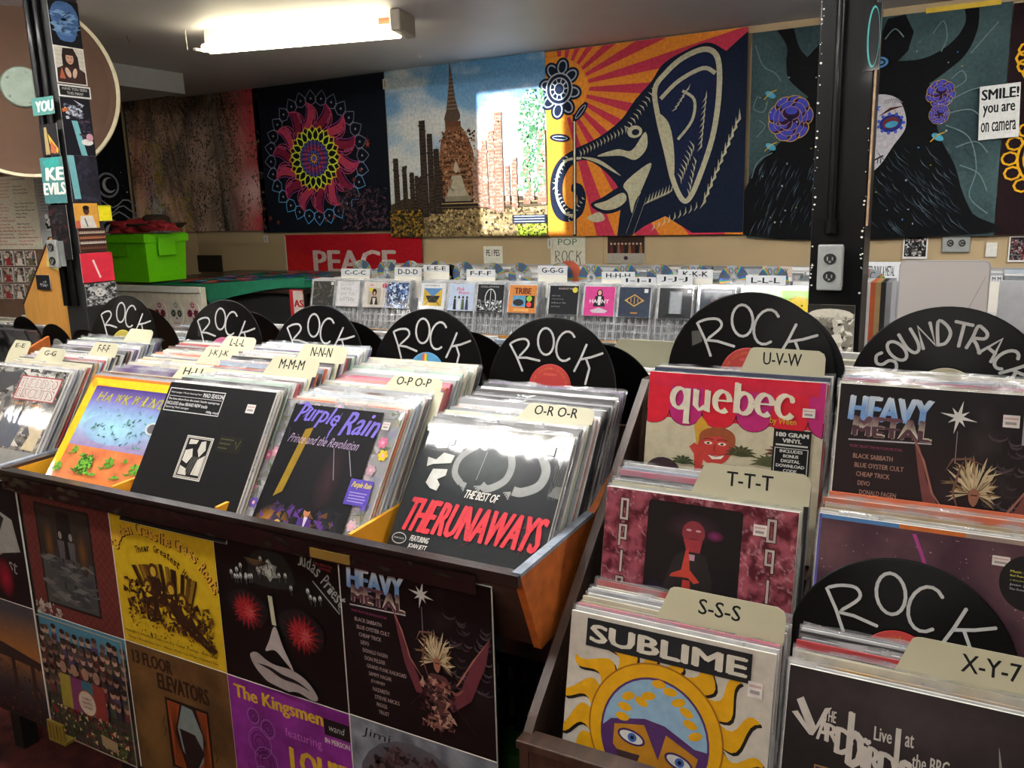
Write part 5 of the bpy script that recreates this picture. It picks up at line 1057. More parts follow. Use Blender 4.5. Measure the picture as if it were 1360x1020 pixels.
def p_crowd():
    A = Art(1, 1, '#3a3a30'); A.rect(0, 0, 1, .2, '#3f7488'); rd = random.Random(6)
    for r in range(6):
        for k in range(13):
            x = .02+k*.078+rd.uniform(-.02, .02); y = .12+r*.085+rd.uniform(-.02, .02); A.ell(min(x, .96), y, .028, .036, rd.choice(['#8a6a58', '#9a7c68', '#6a5044'])); A.ell(min(x, .96), y-.02, .03, .022, rd.choice(['#221a16', '#3a2a20', '#4a3c34'])); A.rect(max(0, x-.035), y+.035, min(1, x+.035), y+.1, rd.choice(['#2a2a34', '#5a2a2a', '#3c4436', '#4a3a5c', '#1c1c1e']))
    for k, c in enumerate(('#8a7f30', '#6a3458', '#32606c', '#74302a')): A.ell(.26+k*.13, .38, .04, .05, '#8a6c58'); A.poly([(.2+k*.13, .44), (.33+k*.13, .44), (.34+k*.13, .72), (.19+k*.13, .72)], c)
    A.ell(.5, .62, .11, .11, '#7a4a2c'); A.ell(.5, .62, .098, .098, '#b5a996', n=28); 
    for k, s in enumerate(('LONELY', 'HEARTS', 'CLUB BAND')): A.text(s, .5, .575+k*.035, .11, .02, '#5a2a2c', .02, align='c')
    A.scatter(350, (0, .72, 1, 1), .022, ['#3a4a24', '#7a1f2a', '#5a2a3a', '#2a2e22', '#a89a6a', '#4a5a34'], seed=4); A.poly([(.62, .84), (.8, .86), (.8, .95), (.62, .93)], '#8a7a5a'); A.frame(0, 0, 1, 1, .012, '#8a8678'); return A
def p_brown():
    A = Art(1, 1); A.grid(lambda x, y: mix('#43301a', '#644a26', .5+fb(x, y, 3, 5)), 24, 24); b = '#1f0f0a'
    A.text('13 FLOOR', .06, .05, .4, .1, b, .05); A.text('ELEVATORS', .3, .17, .5, .12, b, .05)
    A.rect(.35, .34, .78, .88, '#160f0c'); A.poly([(.37, .36), (.5, .36), (.42, .6), (.5, .86), (.38, .86)], '#7c3a18'); A.poly([(.76, .36), (.66, .36), (.72, .6), (.6, .86), (.76, .86)], '#7c3a18'); A.poly([(.52, .36), (.62, .37), (.7, .55), (.68, .75), (.6, .85), (.48, .72), (.45, .55)], '#6a7674'); A.poly([(.47, .55), (.62, .56), (.7, .68), (.6, .85), (.5, .74)], '#16110f')
    for k in range(7): A.line([(.39+.012*k, .37), (.41+.004*k, .6), (.4+.012*k, .85)], .003, '#3a1a0c'); A.line([(.75-.012*k, .37), (.73-.004*k, .6), (.74-.012*k, .85)], .003, '#3a1a0c')
    A.text('BULL OF', .4, .91, .33, .07, b, .04); A.line([(.33, .5), (.3, .55), (.33, .6), (.3, .66)], .006, b); A.line([(.8, .6), (.83, .66), (.8, .72)], .006, b); return A
def p_purple():
    A = Art(1, 1); A.grid(lambda x, y: mix('#5c1c60', '#7a2a80', .5+fb(x, y, 5, 3)), 20, 20); y_ = '#b39420'
    A.text('The Kingsmen', .05, .05, .74, .12, y_, .035, warp=lambda a, b: (a, b+.0*a)); A.rect(.8, .08, 1, .19, '#111111'); A.text('wand', .83, .11, .12, .045, '#9a9a94', .0, shear=.2); A.text('IN PERSON', .8, .21, .19, .035, '#b4aea4', .03); A.text('featuring', .47, .24, .3, .08, '#9a5a9c', .0); A.text('LOUIE', .5, .37, .47, .17, y_, .05); A.text('LOUIE', .54, .58, .45, .17, y_, .05)
    rd = random.Random(6)
    for (x, y, r) in ((.2, .24, .05), (.32, .3, .06), (.24, .42, .1), (.28, .55, .1), (.25, .7, .1)):
        for q in (1, .7, .4): A.line([(x+r*q*cos(b), y+r*q*sin(b)*1.1) for b in [j*.52 for j in range(13)]], .006, '#2a1030' if q < 1 else '#7c5a8c')
    for k in range(12): A.line([(.12+.02*k, .6+.01*(k % 3)), (.14+.02*k, .95)], .005, '#2a1030')
    return A
def p_grey():
    A = Art(1, 1); A.grid(lambda x, y: mix('#4a5058', '#7a8088', .5+fb(x, y, 6, 5)*1.2), 40, 40); A.text('Jimi', .08, .05, .2, .07, '#14161a', .0, shear=.25); A.glow(.45, .4, .4, .34, '#2e2022', '#4a4a50'); A.scatter(300, (.1, .12, .85, .8), .03, ['#2a1c1e', '#3c2c2e', '#4a3a3c', '#1c1618'], seed=3, elong=1.5, inside=lambda x, y: math.hypot(x-.45, y-.45) < .36); return A
def p_hand():
    A = Art(1, 1, '#101012'); A.poly([(.3, .1), (.9, .3), (.95, .55), (.6, .62), (.3, .5)], '#8a8a86'); A.poly([(.45, .15), (.8, .3), (.7, .45), (.4, .35)], '#17171a')
    for k in range(5): A.line([(.5+.08*k, .45), (.52+.09*k, .58)], .03, '#a4a4a0', taper=True)
    A.text('Priest', .55, .56, .35, .12, '#8d8d88', .0, rot=12); A.glow(.7, .8, .12, .18, '#8a1428', '#101012'); return A
def p_sunset():
    A = Art(1, 1); A.grid(lambda x, y: mix(mix('#3a3c40', '#8a5c2c', max(0, 1-abs(y-.4)*3)), '#1a1618', max(0, y-.5)*2.2), 24, 24); A.poly([(.1, .42), (.5, .38), (1, .46), (1, .52), (.5, .5), (.1, .5)], '#2a2220')
    for x in (.3, .6, .85): A.rect(x, .45, x+.05, .95, '#2e2018')
    A.scatter(120, (0, .5, 1, 1), .02, ['#3c2a20', '#1a1416', '#5c3c20'], seed=3); return A

# ------------------------------------------------------------------ record objects
def slab(name, W, H, D, mat, c=.0008):
    return MB().box(-W/2, W/2, 0, D, 0, H, c).me(name, mat)
SLAB = slab('cardboard_sleeve', LP, LP, .004, m_cardw)
def bagmesh(seed, H=.3195):
    rd = random.Random(seed); mb = MB(); n = 12
    for y0, s in ((-.0018, -1), (.0072, 1)):
        vs = []
        for i in range(n+1):
            x = -.1605+.321*i/n; zz = H+rd.uniform(-.0018, .0018)*(1 if 0 < i < n else .3)
            for z, o in ((.001, 0), (.3, .0), (H*.985, s*rd.uniform(-.0012, .0002)), (zz, s*rd.uniform(-.0016, .0004))): vs.append((x, y0+o, z))
        mb.add(vs, [(i*4+k, i*4+k+1, i*4+5+k, i*4+4+k) for i in range(n) for k in range(3)], True)
    return mb.me('plastic_bag', m_film)
BAGS = [bagmesh(i) for i in range(4)]
def frontrec(label, x, y, z, tilt, art, cat='record', mat=None, side_mat=None, bag=False, Wd=LP, name='record_cover'):
    t = radians(tilt); T = thing(name, label, cat, (x+Wd/2, y-Wd*sin(t), z-Wd*cos(t)), (-t, 0, 0))
    part('cardboard_sleeve', SLAB if side_mat is None else slab('cardboard_sleeve', LP, LP, .004, side_mat), T)
    part('cover_print', art.me('cover_print', mat or P_WRAP, LP-.001), T, loc=(0, 0, .0004))
    return T
COLS = {'cream': '#b5ad98', 'white': '#c4c4c2', 'black': '#151517', 'brown': '#4f2f22', 'orange': '#b8562c', 'red': '#9a2a2c', 'grey': '#85868a', 'pale green': '#9db0a0', 'pale blue': '#8d9db0', 'tan': '#a08458', 'dark blue': '#1f2a48', 'purple': '#4a3460', 'yellow': '#b8992c', 'pink': '#b0506a', 'charcoal': '#303033'}
CM = {k: M('sleeve_'+k.replace(' ', '_'), v, .5, var=.1, coat=.25) for k, v in COLS.items()}
SM = {}
def sleeve(col, x, y, z, tilt, label, group, rd, bag=True, thick=None):
    th = thick or rd.choice([.0035, .0045, .006])
    if (col, th) not in SM: SM[(col, th)] = MB().box(-LP/2, LP/2, 0, th, 0, LP, .0007).me('record_sleeve', CM[col])
    t = radians(tilt); o = part('record_sleeve', SM[(col, th)], loc=(x+LP/2, y-LP*sin(t), z-LP*cos(t)), rot=(-t, 0, rd.uniform(-.004, .004)))
    tag(o, label, 'record', group)
    if bag: part('plastic_bag', rd.choice(BAGS), o)
    return o
ORD = ['first', 'second', 'third', 'fourth', 'fifth', 'sixth', 'seventh', 'eighth', 'ninth', 'tenth', 'eleventh', 'twelfth', 'thirteenth', 'fourteenth', 'fifteenth', 'sixteenth', 'seventeenth', 'eighteenth', 'nineteenth', 'twentieth']+['twenty-'+s for s in ('first', 'second', 'third', 'fourth', 'fifth', 'sixth', 'seventh', 'eighth', 'ninth')]+['thirtieth']+['thirty-'+s for s in ('first', 'second', 'third', 'fourth', 'fifth')]
WT = ['white']*5+['cream']*4+['grey']*4+['black']*3+['brown', 'charcoal', 'tan', 'pale green', 'pale blue', 'red', 'orange', 'dark blue', 'pink', 'purple', 'charcoal', 'black']
def stack(x, y0, y1, z0, slope, tilt0, tilt1, desc, group, seed, step, fixed={}, skip=[]):
    rd = random.Random(seed); y = y0+step*.9; i = 0
    while y < y1:
        if not any(a < y < b for a, b in skip):
            c = fixed.get(i) or rd.choice(WT); f = (y-y0)/(y1-y0)
            sleeve(c, x+rd.uniform(-.003, .003), y, z0+(y-y0)*slope+rd.uniform(-.006, .003), tilt0+(tilt1-tilt0)*f, f'{c} record sleeve, {ORD[i]} behind {desc}', group, rd, bag=(i % 2 == 0)); i += 1
        y += step*rd.uniform(.92, 1.08)
SKIP = {}
def divider(text, px, py, y, wt, tilt, label, letter=.02, colour=m_cardw, wl=None, full=True, tabh=.04, ink='#1a1a1c', col0=None, line=None):
    t = radians(tilt); H = LP+.012; P = at(px, py, y)
    if line:                                   # the card stands in the row: find where the row's tops pass under the tab
        best = None
        for k in range(600):
            ys = line[0]+k*.001; Q = at(px, py, ys+tabh*sin(t)); e = abs(Q.z-(line[1]+(ys-line[0])*line[2]+tabh*cos(t)))
            if best is None or e < best[0]: best = (e, ys, Q)
        P = best[2]; SKIP.setdefault(line[0], []).append((best[1]-.0075, best[1]+.0065))
    T = thing('divider_card', label, 'divider', (P.x, P.y-H*sin(t), P.z-H*cos(t)), (-t, 0, 0))
    b = wt/2; s = min(.02, wt*.12); top = H; low = H-tabh
    prof = [(-b, low), (-b+s*.9, top-.004), (-b+s*1.15, top-.001), (-b+s*1.5, top), (b-.012, top-.001), (b-.003, top-.006), (b, top-.014), (b, low)]
    x0 = -wt/2-.02 if col0 is None else col0-P.x; x1 = x0+LP if col0 is not None else wt/2
    if full and col0 is not None: prof = [(x0, 0.0)]+[(x0, low)]+prof+[(x1, low), (x1, 0.0)]
    else: prof = [(-b, 0.0)]+prof+[(b, 0.0)]
    cl = []
    for p in prof:
        if not cl or (abs(p[0]-cl[-1][0])+abs(p[1]-cl[-1][1])) > 1e-5: cl.append(p)
    MB().prism(cl, 0, .0016, 'y').go('card', DIVM, T)
    if text:
        A = Art(1, 1); w_ = wl or wt*.6; k = w_/1; A = Art(w_, letter*1.6); A.text(text, 0, letter*.2, w_, letter, ink, .012); part('lettering', A.me('lettering', P_PAPER, w_, letter*1.6), T, loc=(0, 0, H-tabh*.5-letter*.75))
    return T
DIVM = M('divider_cream', '#b9b69a', .45, var=.05, scale=12, coat=.15)

# ------------------------------------------------------------------ vinyl discs used as section markers
def vinyl_mat():
    m, nt, b = nodes('grooved_vinyl'); b.inputs['Base Color'].default_value = lin('#050506'); b.inputs['Specular IOR Level'].default_value = .14; b.inputs['Roughness'].default_value = .32
    tc = new(nt, 'ShaderNodeTexCoord'); ln = new(nt, 'ShaderNodeVectorMath', operation='LENGTH'); nt.links.new(tc.outputs['Object'], ln.inputs[0])
    mu = new(nt, 'ShaderNodeMath', operation='MULTIPLY'); mu.inputs[1].default_value = 3600; nt.links.new(ln.outputs['Value'], mu.inputs[0])
    sn = new(nt, 'ShaderNodeMath', operation='SINE'); nt.links.new(mu.outputs[0], sn.inputs[0])
    bp = new(nt, 'ShaderNodeBump'); bp.inputs['Strength'].default_value = .15; bp.inputs['Distance'].default_value = .0004; nt.links.new(sn.outputs[0], bp.inputs['Height']); nt.links.new(bp.outputs[0], b.inputs['Normal'])
    return m
m_groove = vinyl_mat()
R0 = .15
DISC = MB().lathe([(.0036, -.0008), (.05, -.0008), (.052, -.0012), (.148, -.0012), (.15, -.0004), (.15, .0012), (.148, .0016), (.0036, .0014), (.0036, -.0008)], 72).me('disc', m_groove)
def vdisc(label, px, pytop, y, tilt, word='ROCK', lab='#a8302c', name='vinyl_disc', extra=None, rz=0, R=R0):
    P = at(px, pytop, y); t = radians(tilt); k = R/R0
    T = thing(name, label, 'vinyl disc', (P.x, y-R*sin(t), P.z-R*cos(t)), (-t, 0, rz)); T.scale = (k, 1, k)
    part('disc', DISC, T)
    if lab:
        MB().lathe([(.0036, -.0016), (.049, -.0016), (.05, -.0008)], 48).go('centre_label', M('record_label', lab, .5, var=.05), T)
    A = Art(2, 2)
    if extra: extra(A)
    if word == 'ROCK': rockword(A, 1, 1, 1, .031, '#b5b6b5', random.Random(px))
    elif word: handword(A, 'SOUNDTRACK', 1, 1, 1, 150, 26, .71, .25, .16, .034, '#b5b6b5')
    if A.v: part('painted_lettering', A.me('painted_lettering', P_PAPER, .3), T, loc=(0, -.0016, -.15))
    return T

# ------------------------------------------------------------------ the left bins
def hopper(x0, x1, name, label, dividers, sides=(True, True)):
    T = thing(name, label, 'record bin', ((x0+x1)/2, 1.07, 0)); ox = -(x0+x1)/2
    def add(nm, prof, a, b, m, lab=None): o = MB().prism([(p[0]-1.07, p[1]) for p in prof], a+ox, b+ox).go(nm, m, T); return o
    prof = [(1.064, .944), (1.128, .792), (1.42, .80), (1.70, .84), (1.70, 1.13), (1.60, 1.09), (1.47, 1.0), (1.345, .949)]
    for k, (a, b) in enumerate(((x0, x0+.014), (x1-.014, x1))):
        if sides[k]: add('side_panel', prof, a, b, m_orange); add('side_rim', [(1.064, .9445), (1.345, .9495), (1.345, .956), (1.064, .951)], a-.001, b+.001, m_foil if k else m_rail)
    add('front_board', [(1.066, .942), (1.1275, .797), (1.139, .80), (1.08, .942)], x0+.0145, x1-.0145, m_darkwood)
    add('front_rim', [(1.056, .93), (1.056, .949), (1.078, .949), (1.078, .9435), (1.0635, .9435), (1.0635, .93)], x0+.0005, x1-.0005, m_rimw)
    add('floor_board', [(1.14, .79), (1.14, .815), (1.69, .862), (1.69, .84)], x0+.0145, x1-.0145, m_darkwood)
    add('inner_front', [(1.081, .943), (1.1405, .818), (1.1425, .818), (1.083, .943)], x0+.0145, x1-.0145, m_yellow)
    for x in (x0+.06, x1-.42):
        for y in (1.22, 1.6): add('support_leg', [(y, 0), (y, .79), (y+.045, .79), (y+.045, 0)], x, x+.045, m_blackmat)
    for x in dividers: add('divider_board', [(1.0835, .950), (1.0835, .944), (1.145, .8175), (1.66, .861), (1.66, 1.05), (1.5, .99), (1.34, .962)], x-.004, x+.004, m_yellow)
    if sides[0]: add('inner_side', [(1.093, .9435), (1.15, .8175), (1.5, .85), (1.5, .99), (1.34, .9485)], x0+.0148, x0+.018, m_yellow)
    return T
hopper(-1.945, -.585, 'record_bin', 'dark wooden record bin with orange side and yellow compartments', (-1.578, -1.268, -.9365))
hopper(-2.72, -1.96, 'record_bin', 'record bin at the far left edge under the pale rows of sleeves', (-2.32,))
MB().box(-1.925, -.655, 1.082, 1.1, .268, .93).go('front_panel', m_blackmat)
tag(bpy.data.objects['front_panel'], 'black board below the bin that carries the eight fixed covers', 'board')
MB().box(-2.72, -1.945, 1.082, 1.1, .268, .92).go('front_panel', m_blackmat); tag(bpy.data.objects['front_panel.001'], 'black board below the far left bin', 'board')
# glossy black tape over the joint
mb = MB(); n = 170; vs = []
for i in range(n+1):
    x = -1.93+1.27*i/n
    for j in range(7):
        z = .938-.034*j/6; vs.append((x, 1.0535-.0035*abs(noise.noise(Vector((x*22, z*60, 3))))-.002*abs(noise.noise(Vector((x*70, z*90, 1)))), z+.002*noise.noise(Vector((x*9, j, 5)))))
mb.add(vs, [(i*7+j, i*7+j+1, i*7+8+j, i*7+7+j) for i in range(n) for j in range(6)], True)
o = mb.go('tape_strip', m_tape); tag(o, 'glossy black plastic strip under the bin rim above the fixed covers', 'tape')
o = MB().box(at(352, 0, 1.05).x-.0, at(352, 0, 1.05).x+.09, 1.050, 1.0525, .9085, .9255).go('gold_tag', m_gold); tag(o, 'dull gold paper tag under the black plastic strip', 'tag')
PAN = [('faded maroon patterned cover with a dark doorway picture, fixed top left', p_border), ('yellow cover with brown figures and wavy title, fixed to the bin front', p_yellow), ('black cover with red splashed glasses and pale lips', p_red_eyes), ('fixed black cover with blue chrome lettering below the bin', lambda: cover_heavy(False))]
PAN2 = [('cover crowded with small figures under a blue strip of sky', p_crowd), ('brown cover with a curtained window picture', p_brown), ('purple cover with yellow lettering', p_purple), ('blotchy grey cover below the black one with chrome lettering', p_grey)]
def fixed(label, i, row, fn):
    T = thing('record_cover', label, 'record', (-1.9075+.1575+i*.3155, 1.0755+.001*(i % 2), .911-LP*(row+1)-.0008*row), (0, 0, 0))
    part('cardboard_sleeve', SLAB, T); part('cover_print', fn().me('cover_print', P_GLOSS, LP-.0015), T, loc=(0, 0, .0007)); return T
for i, (l, f) in enumerate(PAN): fixed(l, i, 0, f)
for i, (l, f) in enumerate(PAN2): fixed(l, i, 1, f)
for r, (l, f) in enumerate((('black cover with pale hand and red glow at the left edge', p_hand), ('dark sunset cover at the lower left edge', p_sunset))): fixed(l, -1.06, r, f)

frontrec('black cover with large red slanted lettering, frontmost in its row', -.92, 1.316, 1.102, 37.5, cover_runaways())
frontrec('cover with lavender script on black between flowered borders', -1.258, 1.276, 1.129, 36.5, cover_prince())
frontrec('plain black cover with a small white framed picture', -1.552, 1.240, 1.149, 32.5, cover_mad())
frontrec('orange and yellow bordered cover with a purple sky and green plants', -1.87, 1.277, 1.136, 37, cover_hawk())
frontrec('grey collage cover with a red framed title box', -2.283, 1.277, 1.134, 33, cover_disco())
G = 'records filed behind '
cols = [(-.92, 1.316, 1.102, 37.5, 'the cover with red slanted lettering', {0: 'grey', 2: 'charcoal', 3: 'white', 4: 'white', 8: 'orange', 9: 'white', 10: 'grey', 12: 'white'}, [(1.336, 1.346)]),
        (-1.258, 1.276, 1.129, 36.5, 'the lavender script cover', {0: 'orange', 1: 'cream', 5: 'white', 6: 'brown', 12: 'orange', 13: 'pink', 14: 'red', 16: 'white'}, [(1.39, 1.402)]),
        (-1.552, 1.240, 1.149, 32.5, 'the plain black cover', {0: 'white', 1: 'cream', 3: 'pale green', 4: 'white', 6: 'brown', 8: 'white', 10: 'orange', 12: 'pale blue'}, [(1.45, 1.462), (1.535, 1.547)]),
        (-1.87, 1.277, 1.136, 37, 'the orange bordered cover', {0: 'grey', 1: 'brown', 2: 'orange', 3: 'tan', 6: 'purple', 8: 'cream', 9: 'yellow', 11: 'tan', 13: 'brown'}, [(1.34, 1.352), (1.478, 1.49), (1.546, 1.556)]),
        (-2.283, 1.277, 1.134, 33, 'the grey collage cover', {5: 'dark blue', 6: 'tan'}, [(1.438, 1.45), (1.49, 1.502), (1.55, 1.558)])]
divider('O-R O-R', 741, 538, 1.341, .155, 37, 'cream divider card reading Q-R Q-R behind the red lettered cover', .02, wl=.09, tabh=.033, col0=-0.92, line=(1.316, 1.102, .15))
divider('O-P O-P', 552, 500, 1.396, .14, 36, 'cream divider card reading O-P O-P', .019, wl=.085, tabh=.03, col0=-1.24, line=(1.276, 1.129, .15))
divider('M-M-M', 391, 474, 1.456, .15, 31, 'cream divider card reading M-M-M', .022, wl=.07, col0=-1.545, line=(1.24, 1.149, .15), tabh=.042)
divider('N-N-N', 430, 458, 1.541, .145, 30, 'cream divider card reading N-N-N in front of the third ROCK disc', .022, wl=.06, col0=-1.545, line=(1.24, 1.149, .15), tabh=.042)
divider('L-L-L', 319, 447, 1.551, .12, 34, 'cream divider card reading L-L-L', .02, wl=.05, col0=-1.87, line=(1.277, 1.136, .15), tabh=.04)
divider('J-K J-K', 294, 461, 1.484, .125, 35, 'cream divider card reading J-K J-K', .02, wl=.065, col0=-1.87, line=(1.277, 1.136, .15), tabh=.042)
divider('H-I L', 262, 486, 1.346, .13, 36, 'worn cream divider card reading H-I L behind the orange bordered cover', .018, wl=.07, col0=-1.87, line=(1.277, 1.136, .15), tabh=.035)
divider('F-F-F', 141, 455, 1.496, .11, 31, 'cream divider card reading F-F-F at the far left', .02, wl=.045, col0=-2.283, line=(1.277, 1.134, .15), tabh=.04)
divider('', 187, 437, 1.554, .11, 31, 'crinkled blank divider card in front of the leftmost ROCK disc', tabh=.04, col0=-2.283, line=(1.277, 1.134, .15))
divider('G-G', 70, 462, 1.444, .12, 31, 'faded divider card reading G-G at the far left', .014, wl=.05, col0=-2.283, line=(1.277, 1.134, .15), tabh=.035)
divider('E-E', 30, 452, 1.6, .1, 30, 'bleached divider card at the left edge of the picture', .014, wl=.05, tabh=.04)

for k, (x, y, z, t, d, fx, sk) in enumerate(cols): stack(x, y, 1.565, z, .15, t, t-3, d, G+d, 10+k, .0112, fx, SKIP.get(x, []))

def rainbow(A):
    for k, c in enumerate(('#b8402c', '#c8782c', '#c8b43c', '#4f9a4a')): A.poly([(.92+.025*k, 1-.315+.003*k), (.945+.025*k, 1-.315+.003*k), (.945+.025*k, 1.0), (.92+.025*k, 1.0)], c)
    A.ell(1.18, .85, .08, .025, '#b9c4cc')
def ringtxt(A):
    for i, ch in enumerate('THE COLUMBIA SCORE 45'):
        a = radians(165-i*7.4); 
        if ch != ' ': A.text(ch, 1+.285*cos(a), 1-.285*sin(a), .025, .03, '#b8703c', .0, rot=90-math.degrees(a))
    A.text('STEREO', .9, .8, .2, .03, '#c86a5a', .02)
def tape1(A): A.rect(.36, .46, .44, .68, '#2b2c2e')
def tape2(A): A.poly([(.28, .5), (.4, .48), (.42, .62), (.3, .68)], '#4a4a48')
vdisc('leftmost ROCK disc, painted on a vinyl record with a yellow label', 167, 392, 1.60, 12, lab='#a89a3c')
vdisc('second ROCK disc from the left, with a pink label behind the L-L-L card', 300, 398, 1.60, 12, lab='#b05a80', extra=tape1)
vdisc('third ROCK disc from the left, with a gold label behind the N-N-N card', 425, 405, 1.60, 12, lab='#a8843c')
vdisc('fourth ROCK disc from the left, with a rainbow on its blue label', 572, 410, 1.60, 12, lab='#3f7fa8', extra=rainbow)
vdisc('fifth ROCK disc, red label, behind the red lettered cover', 737, 421, 1.60, 12, lab='#a32420', extra=ringtxt)
for k, (px, py, c) in enumerate(((190, 408, '#555555'), (330, 414, '#33405c'), (462, 426, '#444444'), (620, 440, '#333333'), (795, 456, '#6c3a20'))):
    vdisc('unlettered vinyl disc behind the %s ROCK disc' % ['leftmost', 'second', 'third', 'fourth', 'fifth'][k], px, py, 1.76, -8, word=None, lab=c, R=.135)

# ------------------------------------------------------------------ the right bins
XR0 = -.56
T = thing('record_bin', 'worn wooden stepped record bin at the right of the picture', 'record bin', (0, 1.0, 0))
prof = [(1.018, .30), (1.018, .686), (1.05, .722), (1.56, 1.165), (1.62, 1.165), (1.62, .30)]
for x, m in ((-.5705, m_rail), (.45, m_rail)): MB().prism([(p[0]-1, p[1]) for p in prof], x, x+.016 if x > 0 else x+.0155).go('side_panel', m, T)
for x in (-.204, .143): MB().prism([(p[0]-1, p[1]) for p in [(1.02, .30), (1.02, .60), (1.1, .70), (1.3, .9), (1.54, 1.1), (1.54, .30)]], x, x+.006).go('divider_board', m_rail, T)
MB().box(-.5545, .4495, .018, .034, .30, .688, .002).go('front_board', m_rail, T)
MB().box(-.5715, .4665, .008, .044, .6885, .703, .002).go('front_rail', m_rail, T)
for z, y0, y1 in ((.566, 1.02, 1.16), (.722, 1.17, 1.37), (.882, 1.38, 1.61)): MB().box(-.5545, .4495, y0-1, y1-1, z-.012, z).go('step_board', m_darkwood, T)
for z, y0 in ((.61, 1.163), (.77, 1.373)): MB().box(-.5545, .4495, y0-1, y0-1+.006, z-.1, z+.065).go('step_riser', m_darkwood, T)
MB().box(-.5545, .4495, .6, .614, .3, 1.12).go('back_board', m_rail, T)
frontrec('white cover with a black title bar and a yellow sun face', -.524, 1.118, .880, 12, cover_sublime())
frontrec('maroon marbled cover with a dark central picture', -.527, 1.273, 1.037, 12, cover_opiate(), mat=P_GLOSS)
frontrec('red and cream cover with a scalloped awning and quebec title', -.527, 1.484, 1.198, 11, cover_quebec(), mat=P_GLOSS)
frontrec('black cover with blue chrome lettering and winged figure, in the right bin', -.187, 1.46, 1.205, 15, cover_heavy(), mat=P_GLOSS)
frontrec('dark plum cover behind the lowest ROCK disc', -.184, 1.275, 1.041, 15, cover_mid(), mat=P_GLOSS)
frontrec('charcoal cover with pale lettering at the bottom right', -.187, 1.098, .882, 15, cover_yard(), mat=P_GLOSS)
R6 = [(-.522, 1.118, .880, 12, .011, 'the white sun cover', 1.235, {0: 'white', 1: 'pink', 2: 'black', 3: 'cream', 5: 'grey', 8: 'red'}, [(1.196, 1.212)], .1),
      (-.5251, 1.273, 1.037, 12, .0115, 'the maroon marbled cover', 1.375, {0: 'white', 1: 'black', 2: 'white', 3: 'charcoal', 4: 'pink', 5: 'pale blue'}, [(1.305, 1.318)], .2),
      (-.525, 1.484, 1.198, 11, .010, 'the red awning cover', 1.54, {0: 'red', 1: 'dark blue', 2: 'red', 3: 'white'}, [], .15),
      (-.1871, 1.46, 1.205, 15, .0105, 'the black cover in the right bin', 1.55, {0: 'cream', 1: 'brown', 2: 'pink', 3: 'grey', 4: 'pale blue', 5: 'pale blue'}, [], .12),
      (-.184, 1.275, 1.041, 15, .0105, 'the dark plum cover', 1.365, {0: 'white', 1: 'cream', 2: 'tan', 3: 'charcoal', 4: 'orange', 5: 'grey'}, [], .12),
      (-.187, 1.098, .882, 15, .0105, 'the charcoal cover at the bottom right', 1.225, {0: 'white', 1: 'tan', 2: 'cream', 3: 'black', 4: 'pink', 5: 'red', 6: 'grey', 7: 'black'}, [(1.18, 1.194)], .1)]
divider('U-V-W', 1040, 463, 1.553, .145, 10, 'cream divider card reading U-V-W below the large ROCK disc', .022, wl=.066, col0=-0.525, line=(1.484, 1.198, 0.15), tabh=.045)
divider('T-T-T', 997, 621, 1.311, .185, 12, 'cream divider card reading T-T-T below the red awning cover', .023, wl=.072, col0=-0.5251, line=(1.273, 1.037, 0.2), tabh=.05)
divider('S-S-S', 957, 791, 1.204, .19, 12, 'cream divider card reading S-S-S above the white sun cover', .023, wl=.062, col0=-0.522, line=(1.118, 0.88, 0.1), tabh=.05)
divider('X-Y-7', 1318, 865, 1.187, .22, 13, 'cream divider card reading X-Y-7 in front of the lowest ROCK disc', .023, wl=.066, col0=-0.187, line=(1.098, 0.882, 0.1), tabh=.05)
for k, (x, y, z, t, s, d, y1, fx, sk, sl) in enumerate(R6): stack(x, y, y1, z, sl, t, t, d, G+d, 40+k, s, fx, SKIP.get(x, []) if k not in (3, ) else [])
vdisc('largest ROCK disc, rising behind the U-V-W card left of the black post foot', 1000, 388, 1.60, 8, lab='#a32420', extra=lambda A: (tape2(A), ringtxt(A)), R=.156)
vdisc('blank vinyl disc just behind the largest ROCK disc', 1015, 398, 1.63, 8, word=None, lab='#555555', R=.156)
vdisc('SOUNDTRACK disc with a cream label at the right edge', 1265, 407, 1.60, 8, word='SOUNDTRACK', lab='#b0a88c', R=.156)
vdisc('lowest ROCK disc with red label, in front of the dark plum cover', 1203, 743, 1.247, 15, lab='#b02a26', extra=ringtxt, R=.152)
# ------------------------------------------------------------------ back-to-back bin behind the markers
T = thing('record_bin', 'long record bin behind the ROCK discs, filled with plastic sleeves', 'record bin', (-1.8, 1.72, 0))
for a in (((-2.1, 1.86, .0, .015, .3, 1.02), 'front_board'), ((-2.1, 1.86, .76, .775, .3, .99), 'back_board'), ((-2.1, 1.86, .016, .759, .74, .755), 'floor_board'), ((-2.115, -2.1005, .0, .775, .3, 1.04), 'side_panel'), ((1.8605, 1.875, .0, .775, .3, 1.04), 'side_panel')):
    MB().box(*a[0]).go(a[1], m_darkwood, T)
rd = random.Random(77)
names_ = ['first', 'second', 'third', 'fourth', 'fifth', 'sixth', 'seventh', 'eighth', 'ninth', 'tenth', 'eleventh']
xs = [-.31, -.65, -.99, -1.33, -1.67, -2.01, -2.35, -2.69, -3.38, -3.72]
for ci, x in enumerate(xs):
    y = 1.83; i = 0
    while y < 2.37:
        c = rd.choice(['white']*8+['grey']*4+['cream']*3+['pale blue']*2+['black', 'charcoal', 'tan', 'brown'])
        sleeve(c, x+rd.uniform(-.006, .006), y, 1.105+(y-1.8)*-.02+rd.uniform(-.008, .012), -19, f'{c} sleeve in the back bin, {names_[ci]} row from the right, {ORD[i]} from the front', 'plastic sleeves in the back bin', rd, bag=True, thick=rd.choice([.006, .009])); i += 1
        y += rd.uniform(.038, .05)
